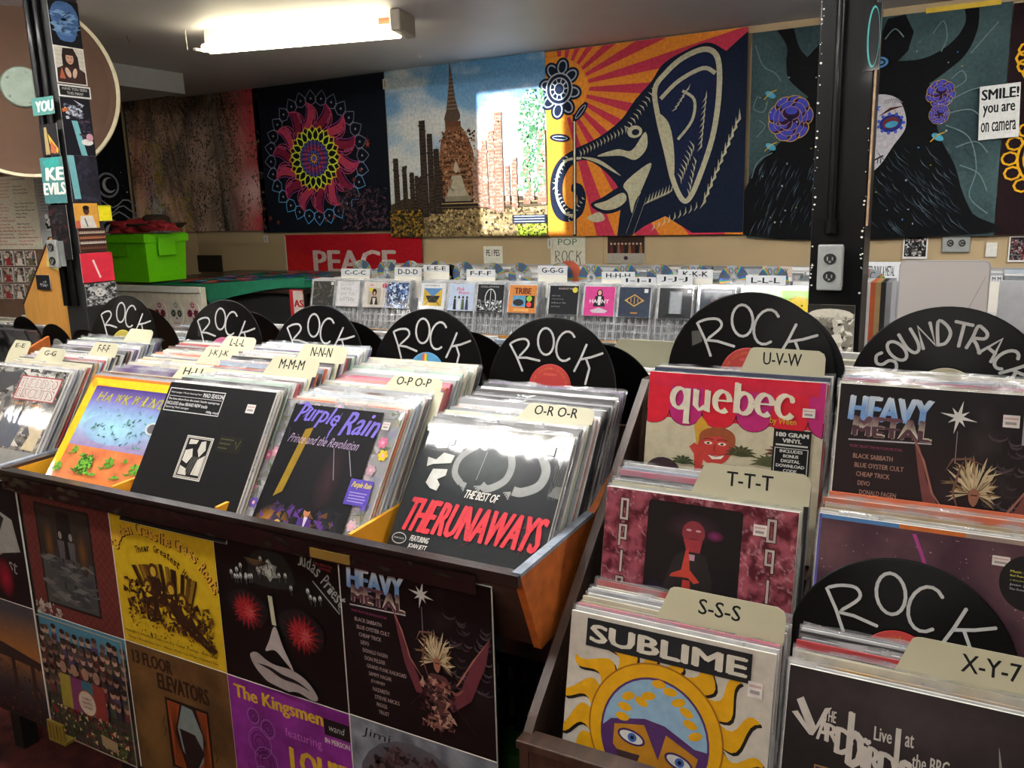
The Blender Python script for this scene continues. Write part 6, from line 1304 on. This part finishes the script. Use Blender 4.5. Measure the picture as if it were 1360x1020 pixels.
divider('', 862, 452, 1.97, .2, -19, 'long worn cream divider in the back bin between the last two markers', tabh=.03)
divider('', 105, 418, 2.2, .12, -19, 'grey rounded divider card in the back bin at the left', tabh=.04)
for (px, py, y, l) in ((110, 437, 1.80, 'small black disc marker beside the leftmost ROCK disc'), (68, 430, 1.84, 'grey disc marker left of the small black marker'), (28, 420, 1.9, 'dusty grey disc marker at the far left of the back bin')):
    vdisc(l, px, py, y, -12, word=None, lab='#8a8a84', R=.1 if px > 100 else .085)
# rows further back, beyond the long bin, too far to pick apart
rd = random.Random(5); mb = MB(); cs = []
for k in range(420):
    x = rd.uniform(-5.0, -2.9) if k % 2 else rd.uniform(-2.9, .6); y = rd.uniform(2.62, 2.98)
    if (x > -.6 and x < -.2 and y < 2.7): continue
    zt_ = (.965 if x > -2.35 else 1.03 if x < -4.1 else .925)+rd.uniform(-.015, .02); n = len(mb.v); mb.box(x, x+.3, y, y+.008, zt_-.2, zt_); cs += [rd.choice(['#c4c4c2', '#b5b8bc', '#8d8f92', '#b5ad98', '#5c5650', '#c9c9c6', '#7d86a0', '#2a2a2c'])]*8
me = mb.me('far_sleeves', P_GLOSS); a = me.color_attributes.new('ink', 'FLOAT_COLOR', 'POINT'); a.data.foreach_set('color', [q for c in cs for q in lin(c)])
o = part('filed_records', me); tag(o, 'pale rows of filed sleeves in front of the compact disc rack', 'records', kind='stuff')
T = thing('record_bin', 'low record bin between the long bin and the compact disc rack', 'record bin', (-2.2, 2.6, 0))
for a in (((-2.85, 3.1, .0, .012, .2, .99), 'front_board'), ((-2.85, 3.1, .013, .4, .78, .8), 'floor_board')): MB().box(*a[0]).go(a[1], m_darkwood, T)

# ------------------------------------------------------------------ compact disc rack
YC = 3.15
zl = 1.5-.512*YC/3.0
T = thing('cd_rack', 'long wooden compact disc rack below the tapestries', 'rack', (-1.0, YC, 0))
rx0 = at(398, 420, YC).x+1.0; rx1 = 2.2+.85
MB().box(rx0, rx1, -.03, -.015, zl-.05, zl+.012).go('front_lip', m_ply, T)
MB().box(rx0, rx1, -.0145, .78, zl-.04, zl-.02).go('shelf_board', m_darkwood, T)
MB().box(rx0, rx1, .0, .76, .05, zl-.041).go('rack_body', m_blackmat, T)
MB().box(rx0, rx1, .765, .78, zl-.019, 1.222).go('back_board', m_greypl, T)
CASE = MB().box(-.071, .071, 0, .0105, 0, .125, .001).me('jewel_case', m_clear)
kb = MB(); kb.box(-.0745, .0745, 0, .016, .0, .004); kb.box(-.0745, -.0715, 0, .016, .004, .25); kb.box(.0715, .0745, 0, .016, .004, .25); kb.box(-.0745, .0745, 0.0, .016, .25, .253)
for x in (-.045, -.015, .015, .045): kb.box(x-.0015, x+.0015, -.001, .012, .006, .116)
for z in (.03, .06, .09): kb.box(-.07, .07, .0, .006, z, z+.002)
KEEP = kb.me('keeper_frame', m_clear)
SPINE = {}
def spine(c):
    if c not in SPINE: SPINE[c] = MB().box(-.068, .068, .002, .009, .002, .121).me('booklet', CM[c])
    return SPINE[c]
def cdthing(px, dy, label, art=None, group=None, ptop=365, col='white', rd=random, z=None):
    y = YC+dy; p = at(px, ptop+20, y); t = radians(14)
    T = thing('cd_case', label, 'compact disc', (p.x, y, (zl-.015 if z is None else z)), (-t, 0, 0), group)
    part('keeper_frame', KEEP, T); part('jewel_case', CASE, T, loc=(0, .0015, .122))
    part('booklet', spine(col), T, loc=(0, .001, .1225))
    if art is not None: part('booklet_print', art.me('booklet_print', P_GLOSS, .132, .12), T, loc=(.003, .0012, .1235))
    return T
def cdart(k):
    A = Art(1, .95)
    if k == 0: A.rect(0, 0, 1, .95, '#3c3c3a'); A.scatter(90, (.05, .05, .95, .9), .05, ['#4a4a48', '#33332f', '#5c5a56'], 'quad', 1); A.rect(.85, .03, .97, .14, '#d0d0cc')
    if k == 1: A.rect(0, 0, 1, .95, '#c9c9cd'); A.text('HERE', .15, .22, .5, .12, '#9a9aa0'); A.text('ARE YOU', .15, .4, .7, .12, '#9a9aa0'); A.text('LISTEN', .15, .6, .62, .14, '#8a8a92'); [A.rect(.1, .04+.05*i, .85-.1*i, .055+.05*i, '#9a9aa0') for i in range(3)]
    if k == 2: A.rect(0, 0, 1, .95, '#bdb8b4'); A.rect(.2, .22, .75, .85, '#a49a8c'); A.ell(.47, .38, .1, .13, '#1c1614'); A.ell(.47, .42, .05, .07, '#b08a74'); A.poly([(.3, .85), (.36, .55), (.58, .55), (.66, .85)], '#2a2a30'); A.poly([(.4, .6), (.54, .6), (.5, .85), (.44, .85)], '#c4b8b0'); A.ell(.9, .13, .1, col='#b83a48'); A.poly([(.22, .22), (.4, .22), (.36, .36), (.22, .34)], '#c8b82c'); A.text('Au', .25, .06, .14, .09, '#b83a48', .03)
    if k == 3: A.rect(0, 0, 1, .95, '#2e3c5c'); A.scatter(200, (0, 0, 1, .95), .06, ['#5a78b0', '#8fa8d0', '#1c2438', '#c0d0e0', '#3a4c78'], seed=3, elong=1.6)
    if k == 4: A.rect(0, 0, 1, .95, '#c4c8cc'); A.rect(.12, .18, .88, .82, '#b89a3c'); A.poly([(.12, .18), (.88, .18), (.5, .5)], '#4a78a8'); A.poly([(.2, .45), (.8, .45), (.65, .7), (.35, .7)], '#2a2a2c'); A.text('PAN AMERICA', .15, .06, .6, .05, '#5a5a60', .02); A.line([(.2, .8), (.5, .45), (.8, .8)], .03, '#5c4a2c')
    if k == 5: A.rect(0, 0, 1, .95, '#a9b8d0'); A.text('Pink', .3, .12, .3, .12, '#c0506a', .02, shear=.3); A.text('Boys', .38, .26, .4, .12, '#c0506a', .02, shear=.3); [(A.ell(.26+.16*i, .48, .04, .05, '#3c2c28'), A.poly([(.2+.16*i, .92), (.22+.16*i, .54), (.3+.16*i, .54), (.33+.16*i, .92)], c)) for i, c in enumerate(('#2a2a30', '#c4c4c8', '#4a5a3a', '#3a3a48'))]
    if k == 6: A.rect(0, 0, 1, .95, '#1e2022'); A.line([(.5+.2*cos(a), .5+.34*sin(a)) for a in [i*.42 for i in range(16)]], .03, '#c0c4c4'); A.line([(.5, .15), (.5, .8)], .02, '#c0c4c4'); A.scatter(90, (.05, .55, .95, .92), .06, ['#8a8e90', '#c4c8c8', '#4a4e50'], seed=2); A.text('COLLAPSING', .1, .05, .7, .06, '#a0a0a0')
    if k == 7: A.rect(0, 0, 1, .95, '#b8763c'); A.text('TRIBE', .2, .1, .6, .2, '#5a2a1c', .05); A.rect(.14, .36, .86, .74, '#4f8ab0'); A.ell(.36, .6, .2, .12, '#2a2a30'); A.rect(.62, .36, .95, .78, '#17181a'); A.ell(.75, .46, .1, col='#8ab03c'); A.ell(.75, .66, .09, col='#c4403c'); A.rect(.2, .8, .75, .9, '#c89a5c')
    if k == 8: A.rect(0, 0, 1, .95, '#15161a'); A.text('AGAINST ME', .3, .06, .5, .06, '#a08a90', .02); [A.text(s, .08, .3+.12*i, .3+.12*(i % 3), .05, '#7a7c80') for i, s in enumerate(('side one', 'of the loud songs', 'dark', 'and loud'))]; A.ell(.88, .13, .09, col='#b8b03c')
    if k == 9: A.rect(0, 0, 1, .95, '#b83a7c'); A.ell(.5, .22, .1, .13, '#1c1416'); A.ell(.5, .2, .06, .08, '#c09a8a'); A.poly([(.36, .3), (.64, .3), (.7, .65), (.3, .65)], '#1a1c20'); A.poly([(.45, .32), (.56, .32), (.54, .6), (.46, .6)], '#c4c4c4'); A.poly([(.2, .78), (.5, .68), (.8, .78), (.7, .86), (.3, .86)], '#b0a8b0'); A.text('HAUNT', .18, .42, .64, .12, '#c9c4c8', .02)
    if k == 10: A.rect(0, 0, 1, .95, '#2a3444'); A.poly([(.5, .22), (.82, .42), (.5, .62), (.18, .42)], '#b8924a'); A.poly([(.5, .26), (.76, .42), (.5, .58), (.24, .42)], '#2a3040'); [A.line([(.5-.22+.11*i, .3+.1*abs(2-i)*.5), (.5-.22+.11*i, .54-.1*abs(2-i)*.5)], .02, '#b8924a') for i in range(5)]; A.rect(.4, .8, .62, .84, '#a8703c'); A.rect(.8, .05, .92, .17, '#c4c4c4')
    if k == 11: A.rect(0, 0, 1, .95, '#26282c'); A.rect(.32, .1, .7, .9, '#7a7e84'); A.rect(.36, .14, .66, .86, '#8d9298'); A.poly([(.1, .9), (.9, .9), (.7, .8), (.3, .8)], '#15161a'); A.rect(.85, .05, .96, .14, '#c4c4c4')
    if k == 12: A.rect(0, 0, 1, .95, '#2c3440'); A.star(.5, .55, .3, .17, 9, '#8c5a58'); A.star(.5, .55, .22, .12, 9, '#b09088', .2); A.rect(.1, .05, .9, .12, '#6a7080')
    if k == 13: A.rect(0, 0, 1, .95, '#7aa868'); A.grad(.0, .0, 1, .3, [(0, '#b0b8b0'), (1, '#8ab07a')]); A.scatter(60, (.1, .3, .9, .9), .08, ['#5a8a5a', '#a0c090', '#c4c8c0'], seed=2)
    if k == 14: A.rect(0, 0, 1, .95, '#7ab02c'); A.star(.52, .5, .38, .3, 20, '#c8a81c'); A.ell(.52, .5, .27, .28, '#d0b82c'); A.ell(.43, .44, .03, col='#5a4a14'); A.ell(.61, .44, .03, col='#5a4a14'); A.line([(.42, .6), (.52, .65), (.62, .6)], .025, '#5a4a14'); A.line([(.52, .45), (.5, .55), (.54, .55)], .02, '#8a6a14')
    return A
CDS = [(420, 'dark grey compact disc at the left end of the rack'), (453, 'pale compact disc reading HERE ARE YOU LISTEN'), (489, 'white compact disc with a dark haired figure and a red sticker'), (518, 'compact disc with a blue and white splashed cover'), (566, 'compact disc with a gold and blue road picture'), (604, 'pale blue compact disc with four figures and pink script'), (643, 'black compact disc with a white looped emblem'), (686, 'orange bordered compact disc with a blue picture'), (741, 'black compact disc with small lettering and a yellow sticker'), (789, 'bright pink compact disc with a seated figure'), (836, 'slate compact disc with a gold diamond'), (891, 'dark compact disc with a grey central stripe'), (947, 'slate compact disc with a dull pink flower'), (1006, 'pale green compact disc beside the sun faced one'), (1056, 'green compact disc with a yellow sun face')]
rd = random.Random(31)
for k, (px, l) in enumerate(CDS):
    cdthing(px, 0, l, cdart(k), col='white')
    for j in range(1, 5):
        c = rd.choice(['white', 'grey', 'black', 'pale blue', 'charcoal', 'tan', 'red', 'dark blue'])
        cdthing(px+3*j, .024*j+.004, f'{c} compact disc, {ORD[j-1]} behind the {" ".join(l.split()[:8])}', None, 'compact discs filed behind the front ones', col=c)
# second tier behind
mb = MB(); cs = []; rd = random.Random(8); x = rx0-1.0+.05
while x < 2.1:
    for yy in range(7):
        y = YC+.22+.07*yy; h = 1.195+rd.uniform(-.008, .008)+.004*yy; mb.box(x, x+.135, y, y+.05, zl-.018, h); cs += [rd.choice(['#b5b8bc', '#c9cacc', '#8d949c', '#c4c0b8', '#9aa4b0', '#6d7278', '#d0d2d4'])]*8
    x += .142
me = mb.me('cd_rows', P_WRAP); a = me.color_attributes.new('ink', 'FLOAT_COLOR', 'POINT'); a.data.foreach_set('color', [q for c in cs for q in lin(c)])
o = part('filed_compact_discs', me); tag(o, 'close packed pale compact disc cases filling the back of the rack', 'compact discs', kind='stuff')
# little marker discs and letter cards
CDM = MB().lathe([(.0075, 0), (.0595, 0), (.06, .0006), (.0595, .0012), (.0075, .0012), (.0075, 0)], 40).me('disc', m_cd)
def minidisc(px, py, dy, label, word=True, col=None):
    y = YC+dy; p = at(px, py, y); T = thing('marker_disc', label, 'compact disc', (p.x, y, p.z-.06), (0, 0, 0), 'marker discs on the compact disc rack' if 0 else None)
    part('disc', CDM, T)
    MB().lathe([(.008, -.0006), (.019, -.0006), (.02, 0)], 24).go('hub_ring', m_clear, T)
    if word:
        A = Art(2, 2); handword(A, 'ROCK', 1, 1, 1, 140, 40, .66, .36, .26, .055, '#3a4a58'); part('lettering', A.me('lettering', P_PAPER, .12), T, loc=(0, -.0008, -.06))
def _m(i): return ORD[i]
for i, (px, py, w_) in enumerate(((480, 345, 1), (513, 345, 1), (545, 346, 1), (582, 346, 0), (615, 347, 1), (655, 349, 1), (690, 349, 1), (744, 349, 0), (785, 350, 1), (830, 350, 1), (877, 351, 1), (925, 351, 1), (975, 352, 1), (1027, 353, 1))):
    minidisc(px, py, .2, f'{_m(i)} small rainbow marker disc from the left on the compact disc rack', bool(w_))
minidisc(1155, 357, .1, 'small rainbow marker disc just right of the black post')
for i, (px, py) in enumerate(((597, 351), (755, 346), (540, 350))):
    p = at(px, py, YC+.213); T = thing('marker_disc', ['black marker disc behind the E-E-E card', 'copper marker disc behind the G-G-G card', 'red marker disc behind the D-D-D card'][i], 'compact disc', (p.x, YC+.213, p.z-.06)); MB().lathe([(.0075, 0), (.0595, 0), (.06, .0006), (.0595, .0012), (.0075, .0012)], 36).go('disc', [m_vinyl, M('copper_disc', '#9a4a34', .3), m_red][i], T)
def lettercard(s, x0, x1, y0, y1, dy, label, col='#c4c7cb'):
    Y = YC+dy; tl = at(x0, y0, Y); tr = at(x1, y0, Y); h = tl.z-at(x0, y1, Y).z; W = tr.x-tl.x
    T = thing('letter_card', label, 'sign', ((tl.x+tr.x)/2, Y, (tl.z+tr.z)/2-h-.1), (-.08, 0, 0))
    MB().box(-W/2, W/2, 0, .0015, 0, h+.1, 0).go('card', m_cardw, T); A = Art(1, h/W); A.rect(0, 0, 1, h/W, col); A.text(s, .5, h/W*.22, .72, h/W*.55, '#1c1e22', .02, align='c'); part('lettering', A.me('lettering', P_CARD, W, h), T, loc=(0, 0, .1))
for s, a in (('C-C-C', (451, 489, 357, 367, .13)), ('D-D-D', (522, 558, 355, 367, .12)), ('E-E-E', (561, 595, 352, 361, .17)), ('F-F-F', (618, 656, 358, 368, .12)), ('G-G-G', (713, 752, 353, 365, .14)), ('H-H-H', (798, 842, 361, 371, .13)), ('I-I-I', (824, 870, 368, 377, .115)), ('J-J-J', (871, 919, 365, 377, .12)), ('K-K-K', (900, 946, 358, 370, .15)), ('L-L-L', (990, 1043, 366, 379, .13))):
    lettercard(s, *a, f'white letter card {s} on the compact disc rack')
lettercard('USED PUNK & METAL', 1143, 1196, 348, 372, .3, 'white card reading USED PUNK & METAL right of the black post')
lettercard('M M', 1316, 1332, 366, 375, .1, 'white letter card M M at the right end of the rack')
lettercard('POP ROCK', 1012, 1052, 354, 368, .3, 'cream card behind the L-L-L card left of the black post', '#b8a89c')
# cases seen edge on right of the post, and the grey panel
rd = random.Random(12)
for i, (px, c) in enumerate(((1146, 'pale blue'), (1153, 'white'), (1160, 'orange'), (1167, 'tan'), (1174, 'black'), (1181, 'grey'))):
    y0_ = 2.75; p = at(px, 375, y0_); o = MB().box(-.009, .009, 0, .16, -.26, 0, .002).go('long_case', CM[c], loc=(p.x, y0_, p.z-.0+.0)); tag(o, f'{c} upright case, {ORD[i]} from the black post', 'case')
Yg = 2.32; a = at(1195, 346, Yg); b = at(1317, 348, Yg); W = b.x-a.x
T = thing('grey_panel', 'plain grey plastic panel with rounded corners behind the SOUNDTRACK disc', 'panel', ((a.x+b.x)/2, Yg, a.z-.32)); r = .012
prof = [(-W/2, 0), (-W/2, .32-r), (-W/2+r*.3, .32-r*.3), (-W/2+r, .32), (W/2-r, .32), (W/2-r*.3, .32-r*.3), (W/2, .32-r), (W/2, 0)]
MB().prism(prof, 0, .02, 'y').go('panel_body', m_greypl, T); MB().prism([(p[0]*.97, .004+p[1]*.975) for p in prof], -.003, -.0002, 'y').go('raised_face', M('panel_face', '#999492', .5, var=.03, scale=4), T)
o = MB().add([(W*.12, -.0034, .12), (W*.13, -.0034, .12), (W*.46, -.0034, .285), (W*.455, -.0034, .285)], [(0, 1, 2, 3)]).go('scratch', M('scratch', '#6a6664', .6), T)
for i, (px, c) in enumerate(((1328, 'grey'), (1338, 'pink'), (1350, 'charcoal'))):
    y0_ = 2.5+.05*i; p = at(px, 372+4*i, y0_); o = MB().box(0, .26, 0, .012, -.3, 0, .002).go('record_sleeve', CM[c], loc=(p.x, y0_, p.z), rot=(-.15, 0, -.1)); tag(o, f'{c} record sleeve standing right of the grey panel', 'record')

# ------------------------------------------------------------------ table with the green cloth
YT0 = 3.2; ZT = 1.145; tx0 = at(140, 372, YT0).x; tx1 = at(402, 378, YT0).x
T = thing('display_table', 'dark display table under a green flowered cloth', 'table', ((tx0+tx1)/2, YT0, 0)); hw_ = (tx1-tx0)/2
MB().box(-hw_-.1, hw_, .0, 1.12, ZT-.03, ZT-.004, .003).go('tabletop', m_darkwood, T)
for sx in (-1, 1):
    for yy in (.02, 1.06): MB().box(sx*(hw_-.05)-.02, sx*(hw_-.05)+.02, yy, yy+.04, 0, ZT-.031).go('leg', m_darkwood, T)
MB().box(-hw_+.08, hw_-.08, .04, .055, .4, ZT-.031).go('black_apron', m_blackmat, T)
A = Art(1.3, 1.1, '#0e6a4e'); rd = random.Random(4)
for i in range(90):
    x, y = rd.uniform(.1, 1.1), rd.uniform(.15, .95); c = rd.choice(['#a82c3c', '#c04858', '#3c4fa0', '#4a78b0', '#8c2a5c'])
    for k in range(5): A.ell(x+.03*cos(k*1.26), y+.026*sin(k*1.26), .024, .018, c, n=9)
    A.ell(x, y, .01, .009, '#c9a83c', n=7)
for i in range(60): A.ell(rd.uniform(.05, 1.2), rd.uniform(.08, 1.0), .02, .008, rd.choice(['#2f8a4c', '#164a38']), rot=rd.uniform(0, 180))
t = thing('green_cloth', 'green cloth with red and blue flowers spread over the display table', 'cloth', (tx1-.575, YT0-.012, ZT+.0005))
part('cloth_top', A.me('cloth_top', P_CLOTH, 1.16, 1.0), t, rot=(radians(-90), 0, 0))
def wp(pts, Y): return [(at(x, y, Y).x, at(x, y, Y).z) for x, y in pts]
P = wp([(232, 381), (262, 377), (320, 374), (404, 369), (404, 379), (353, 385), (309, 394), (280, 404), (270, 390)], YT0-.02); P = [(x-(tx1-.575), z-ZT) for x, z in P]
mb = MB(); mb.prism(P, -.008, -.005, 'y'); mb.go('hanging_edge', m_teal, t)
# cream skirt with skull tags
P0 = at(152, 378, YT0-.03); P1 = at(274, 392, YT0-.03)
t = thing('cream_box', 'cream cardboard box front with a folded paper edge below the green cloth', 'box', ((P0.x+P1.x)/2, YT0-.06, .9)); hb = (P1.x-P0.x)/2
MB().box(-hb, hb, 0, .03, 0, P0.z-.9, .003).go('box_front', M('cream_board', '#cfc6b0', .7), t); MB().box(-hb+.02, hb, -.012, -.001, P0.z-.9-.03, P0.z-.9+.004, .002).go('paper_edge', m_cardw, t); MB().box(hb-.03, hb, -.004, -.0005, 0, P0.z-.9-.031).go('corner_strip', m_cardw, t)
for i, px in enumerate((210, 232, 254)):
    A = Art(1, 1.5); A.poly([(.5+.46*cos(a)*(1-.18*max(0, sin(a))), .68+.62*sin(a)*(1.08 if sin(a) > 0 else 1)) for a in [i2*pi/16 for i2 in range(32)]], '#c9bfb4')
    rc = ['#a01c24', '#6c8a5c', '#a01c24'][i]; ec = ['#5a1420', '#3a3c34', '#4a1430'][i]
    A.star(.5, .3, .17, .09, 6, rc); A.ell(.5, .3, .05, col='#d8cfc4')
    for x in (.29, .71):
        for k in range(8): A.ell(x+.15*cos(k*.785), .68+.16*sin(k*.785), .05, col=rc, n=7)
        A.ell(x, .68, .14, .15, ec); A.ell(x, .68, .05, col='#8a8a80' if i == 1 else '#7a3040')
    A.poly([(.5, .82), (.58, .98), (.5, .94), (.42, .98)], ec)
    for k in range(6): A.line([(.3+.08*k, 1.1), (.3+.08*k, 1.2)], .02, '#6a4a44')
    A.line([(.24, 1.15), (.76, 1.15)], .015, '#6a4a44')
    p = at(px, 392, YT0-.075); w2 = .115; tt = thing('skull_tag', ['leftmost of the three red painted skull cutouts', 'middle skull cutout with green rings round the eyes', 'rightmost of the three painted skull cutouts'][i], 'skull cutout', (p.x, YT0-.075, p.z-w2*1.68))
    MB().prism([(w2*.5*cos(a)*.96*(1-.18*max(0, -sin(a))), w2*.75+.0+w2*.62*sin(a)*1.08) for a in [k*pi/12 for k in range(24)]], .0004, .004, 'y').go('cutout', m_cardw, tt); part('painted_face', A.me('painted_face', P_GLOSS, w2), tt)
A = Art(1, 2, '#b02a30'); A.rect(.25, .1, 1, 1.9, '#c4bdb4'); A.text('AS', .3, .75, .65, .5, '#a8262c', .05); A.frame(.2, .05, 1, 1.95, .04, '#a8262c')
sheet('small_poster', A, 384, 384, 402, 422, 'narrow red and white poster with letters AS beside the display table', 'poster', Y=YT0+.0)
# lime green storage box with cloth on top
a = at(145, 372, 3.26); b = at(200, 368, 3.26); zt_ = at(145, 313, 3.26).z; zb_ = ZT+.006
T = thing('storage_box', 'lime green plastic storage box on the display table', 'box', ((a.x+b.x)/2, 3.26, zb_)); w2 = (b.x-a.x)/2; H = zt_-zb_
bm_ = MB(); v0 = [(-w2*.93, 0, 0), (w2*.93, 0, 0), (w2*.93, .26, 0), (-w2*.93, .26, 0)]; v1 = [(-w2, -.012, H*.9), (w2, -.012, H*.9), (w2, .272, H*.9), (-w2, .272, H*.9)]; v2 = [(x*.95, y*.95+.005, H*.9) for x, y, z in v1]; v3 = [(x*.93, y*.93+.01, .01) for x, y, z in v0]
bm_.add(v0+v1+v2+v3, [(3, 2, 1, 0), *[(i, (i+1) % 4, 4+(i+1) % 4, 4+i) for i in range(4)], *[(4+i, 4+(i+1) % 4, 8+(i+1) % 4, 8+i) for i in range(4)], *[(8+i, 8+(i+1) % 4, 12+(i+1) % 4, 12+i) for i in range(4)], (12, 13, 14, 15)]); bm_.go('box_body', m_green, T)
mb = MB(); mb.box(-w2-.012, w2+.012, -.026, -.0125, H*.84, H, .003); mb.box(-w2-.012, w2+.012, .2725, .286, H*.84, H, .003); mb.box(-w2-.012, -w2-.0005, -.0125, .2725, H*.84, H); mb.box(w2+.0005, w2+.012, -.0125, .2725, H*.84, H); mb.go('rim', m_green, T)
MB().box(-w2*.9, w2*.3, -.030, -.0265, H*.55, H*.82, .002).go('front_recess_panel', M('darker_lime_plastic', '#63c40a', .4), T)  # panel in a slightly darker green than the box
MB().box(w2+.013, w2+.022, .06, .18, H*.55, H*.95, .003).go('clasp', m_green, T); 
def blob(name, mat, loc, s, seed, label, cat, amp=.35):
    bm = bmesh.new(); bmesh.ops.create_icosphere(bm, subdivisions=4, radius=1)
    for v in bm.verts:
        n = noise.fractal(v.co*1.6+Vector((seed, 0, 0)), 1, 2, 4); v.co *= 1+amp*n; v.co.z = max(v.co.z, -.35)
        v.co = Vector((v.co.x*s[0], v.co.y*s[1], v.co.z*s[2]))
    me = bpy.data.meshes.new(name); bm.to_mesh(me); bm.free(); me.materials.append(mat); me.polygons.foreach_set('use_smooth', [True]*len(me.polygons))
    o = part(name, me, loc=loc); tag(o, label, cat); return o
cx_ = (a.x+b.x)/2
MB().box(-w2*1.02, w2*1.02, -.015, .275, H+.0005, H+.006, .001).go('lid', m_green, T)
blob('crumpled_cloth', m_red, (cx_-.05, 3.34, zt_+.03), (.16, .09, .05), 3, 'crumpled dark red cloth on the lime green box', 'cloth', .6)
blob('crumpled_cloth', m_red, (cx_+.19, 3.36, zt_+.035), (.1, .07, .04), 9, 'bunched red cloth end hanging right of the brown hat', 'cloth', .7)
hx = cx_+.06; T = thing('felt_hat', 'brown felt hat with a turned up brim on the lime green box', 'hat', (hx, 3.44, zt_+.03))
MB().lathe([(0, .075), (.05, .085), (.075, .07), (.085, .02), (.09, .01), (.14, .012), (.165, .03), (.17, .034), (.165, .026), (.14, .004), (.09, 0)], 36, axis='z').go('crown_and_brim', m_brown, T)
MB().lathe([(.0865, .012), (.0875, .012), (.084, .034), (.083, .034)], 36, axis='z').go('hat_band', m_red, T)
o = MB().tube([(0, 0, 0), (.01, 0, -.2), (.02, .0, -.32)], .006).go('green_cable', m_dkgreen, loc=(at(241, 309, WY-.04).x, WY-.04, at(241, 309, WY-.04).z)); tag(o, 'green cable running down the tan wall below the forest tapestry', 'cable')
o = MB().box(0, .35, 0, .02, 0, .12, .002).go('wall_opening', m_hole, loc=(at(247, 339, WY-.022).x, WY-.022, at(247, 339, WY-.022).z-.12)); tag(o, 'dark slot in the tan wall behind the display table', 'opening')

# ------------------------------------------------------------------ under the bins
zt1 = at(690, 955, 1.3).z; zt2 = at(690, 864, 1.3).z; xc = at(690, 900, 1.3).x; hh = zt2-zt1-.003
T = thing('slatted_crate', 'dark slatted crate on the green bucket under the record bin', 'crate', (xc, 1.26, zt1+.002))
for i in range(6): MB().box(-.08+i*.029, -.066+i*.029, 0, .012, 0, hh, .002).go('slat', m_black, T)
for z in (.0, hh*.5, hh-.02): MB().box(-.09, .09, .0125, .022, z, z+.02).go('rail', m_black, T)
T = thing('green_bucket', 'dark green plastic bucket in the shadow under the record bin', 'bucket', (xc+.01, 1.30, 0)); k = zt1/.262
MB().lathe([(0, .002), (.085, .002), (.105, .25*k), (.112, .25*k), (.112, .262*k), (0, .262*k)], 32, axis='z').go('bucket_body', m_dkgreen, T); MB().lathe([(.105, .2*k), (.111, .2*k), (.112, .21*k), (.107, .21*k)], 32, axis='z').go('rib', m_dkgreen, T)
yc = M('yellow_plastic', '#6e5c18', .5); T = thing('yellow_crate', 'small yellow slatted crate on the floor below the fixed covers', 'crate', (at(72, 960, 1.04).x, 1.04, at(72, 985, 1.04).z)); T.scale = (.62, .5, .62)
MB().box(-.05, .05, 0, .05, 0, .012).go('base', yc, T)
for i in range(5): MB().box(-.05+i*.0215, -.038+i*.0215, 0, .008, .0125, .075).go('slat', yc, T)
MB().box(-.05, .05, 0, .01, .0755, .087).go('rim', yc, T)
# a few loose things on the left shelf
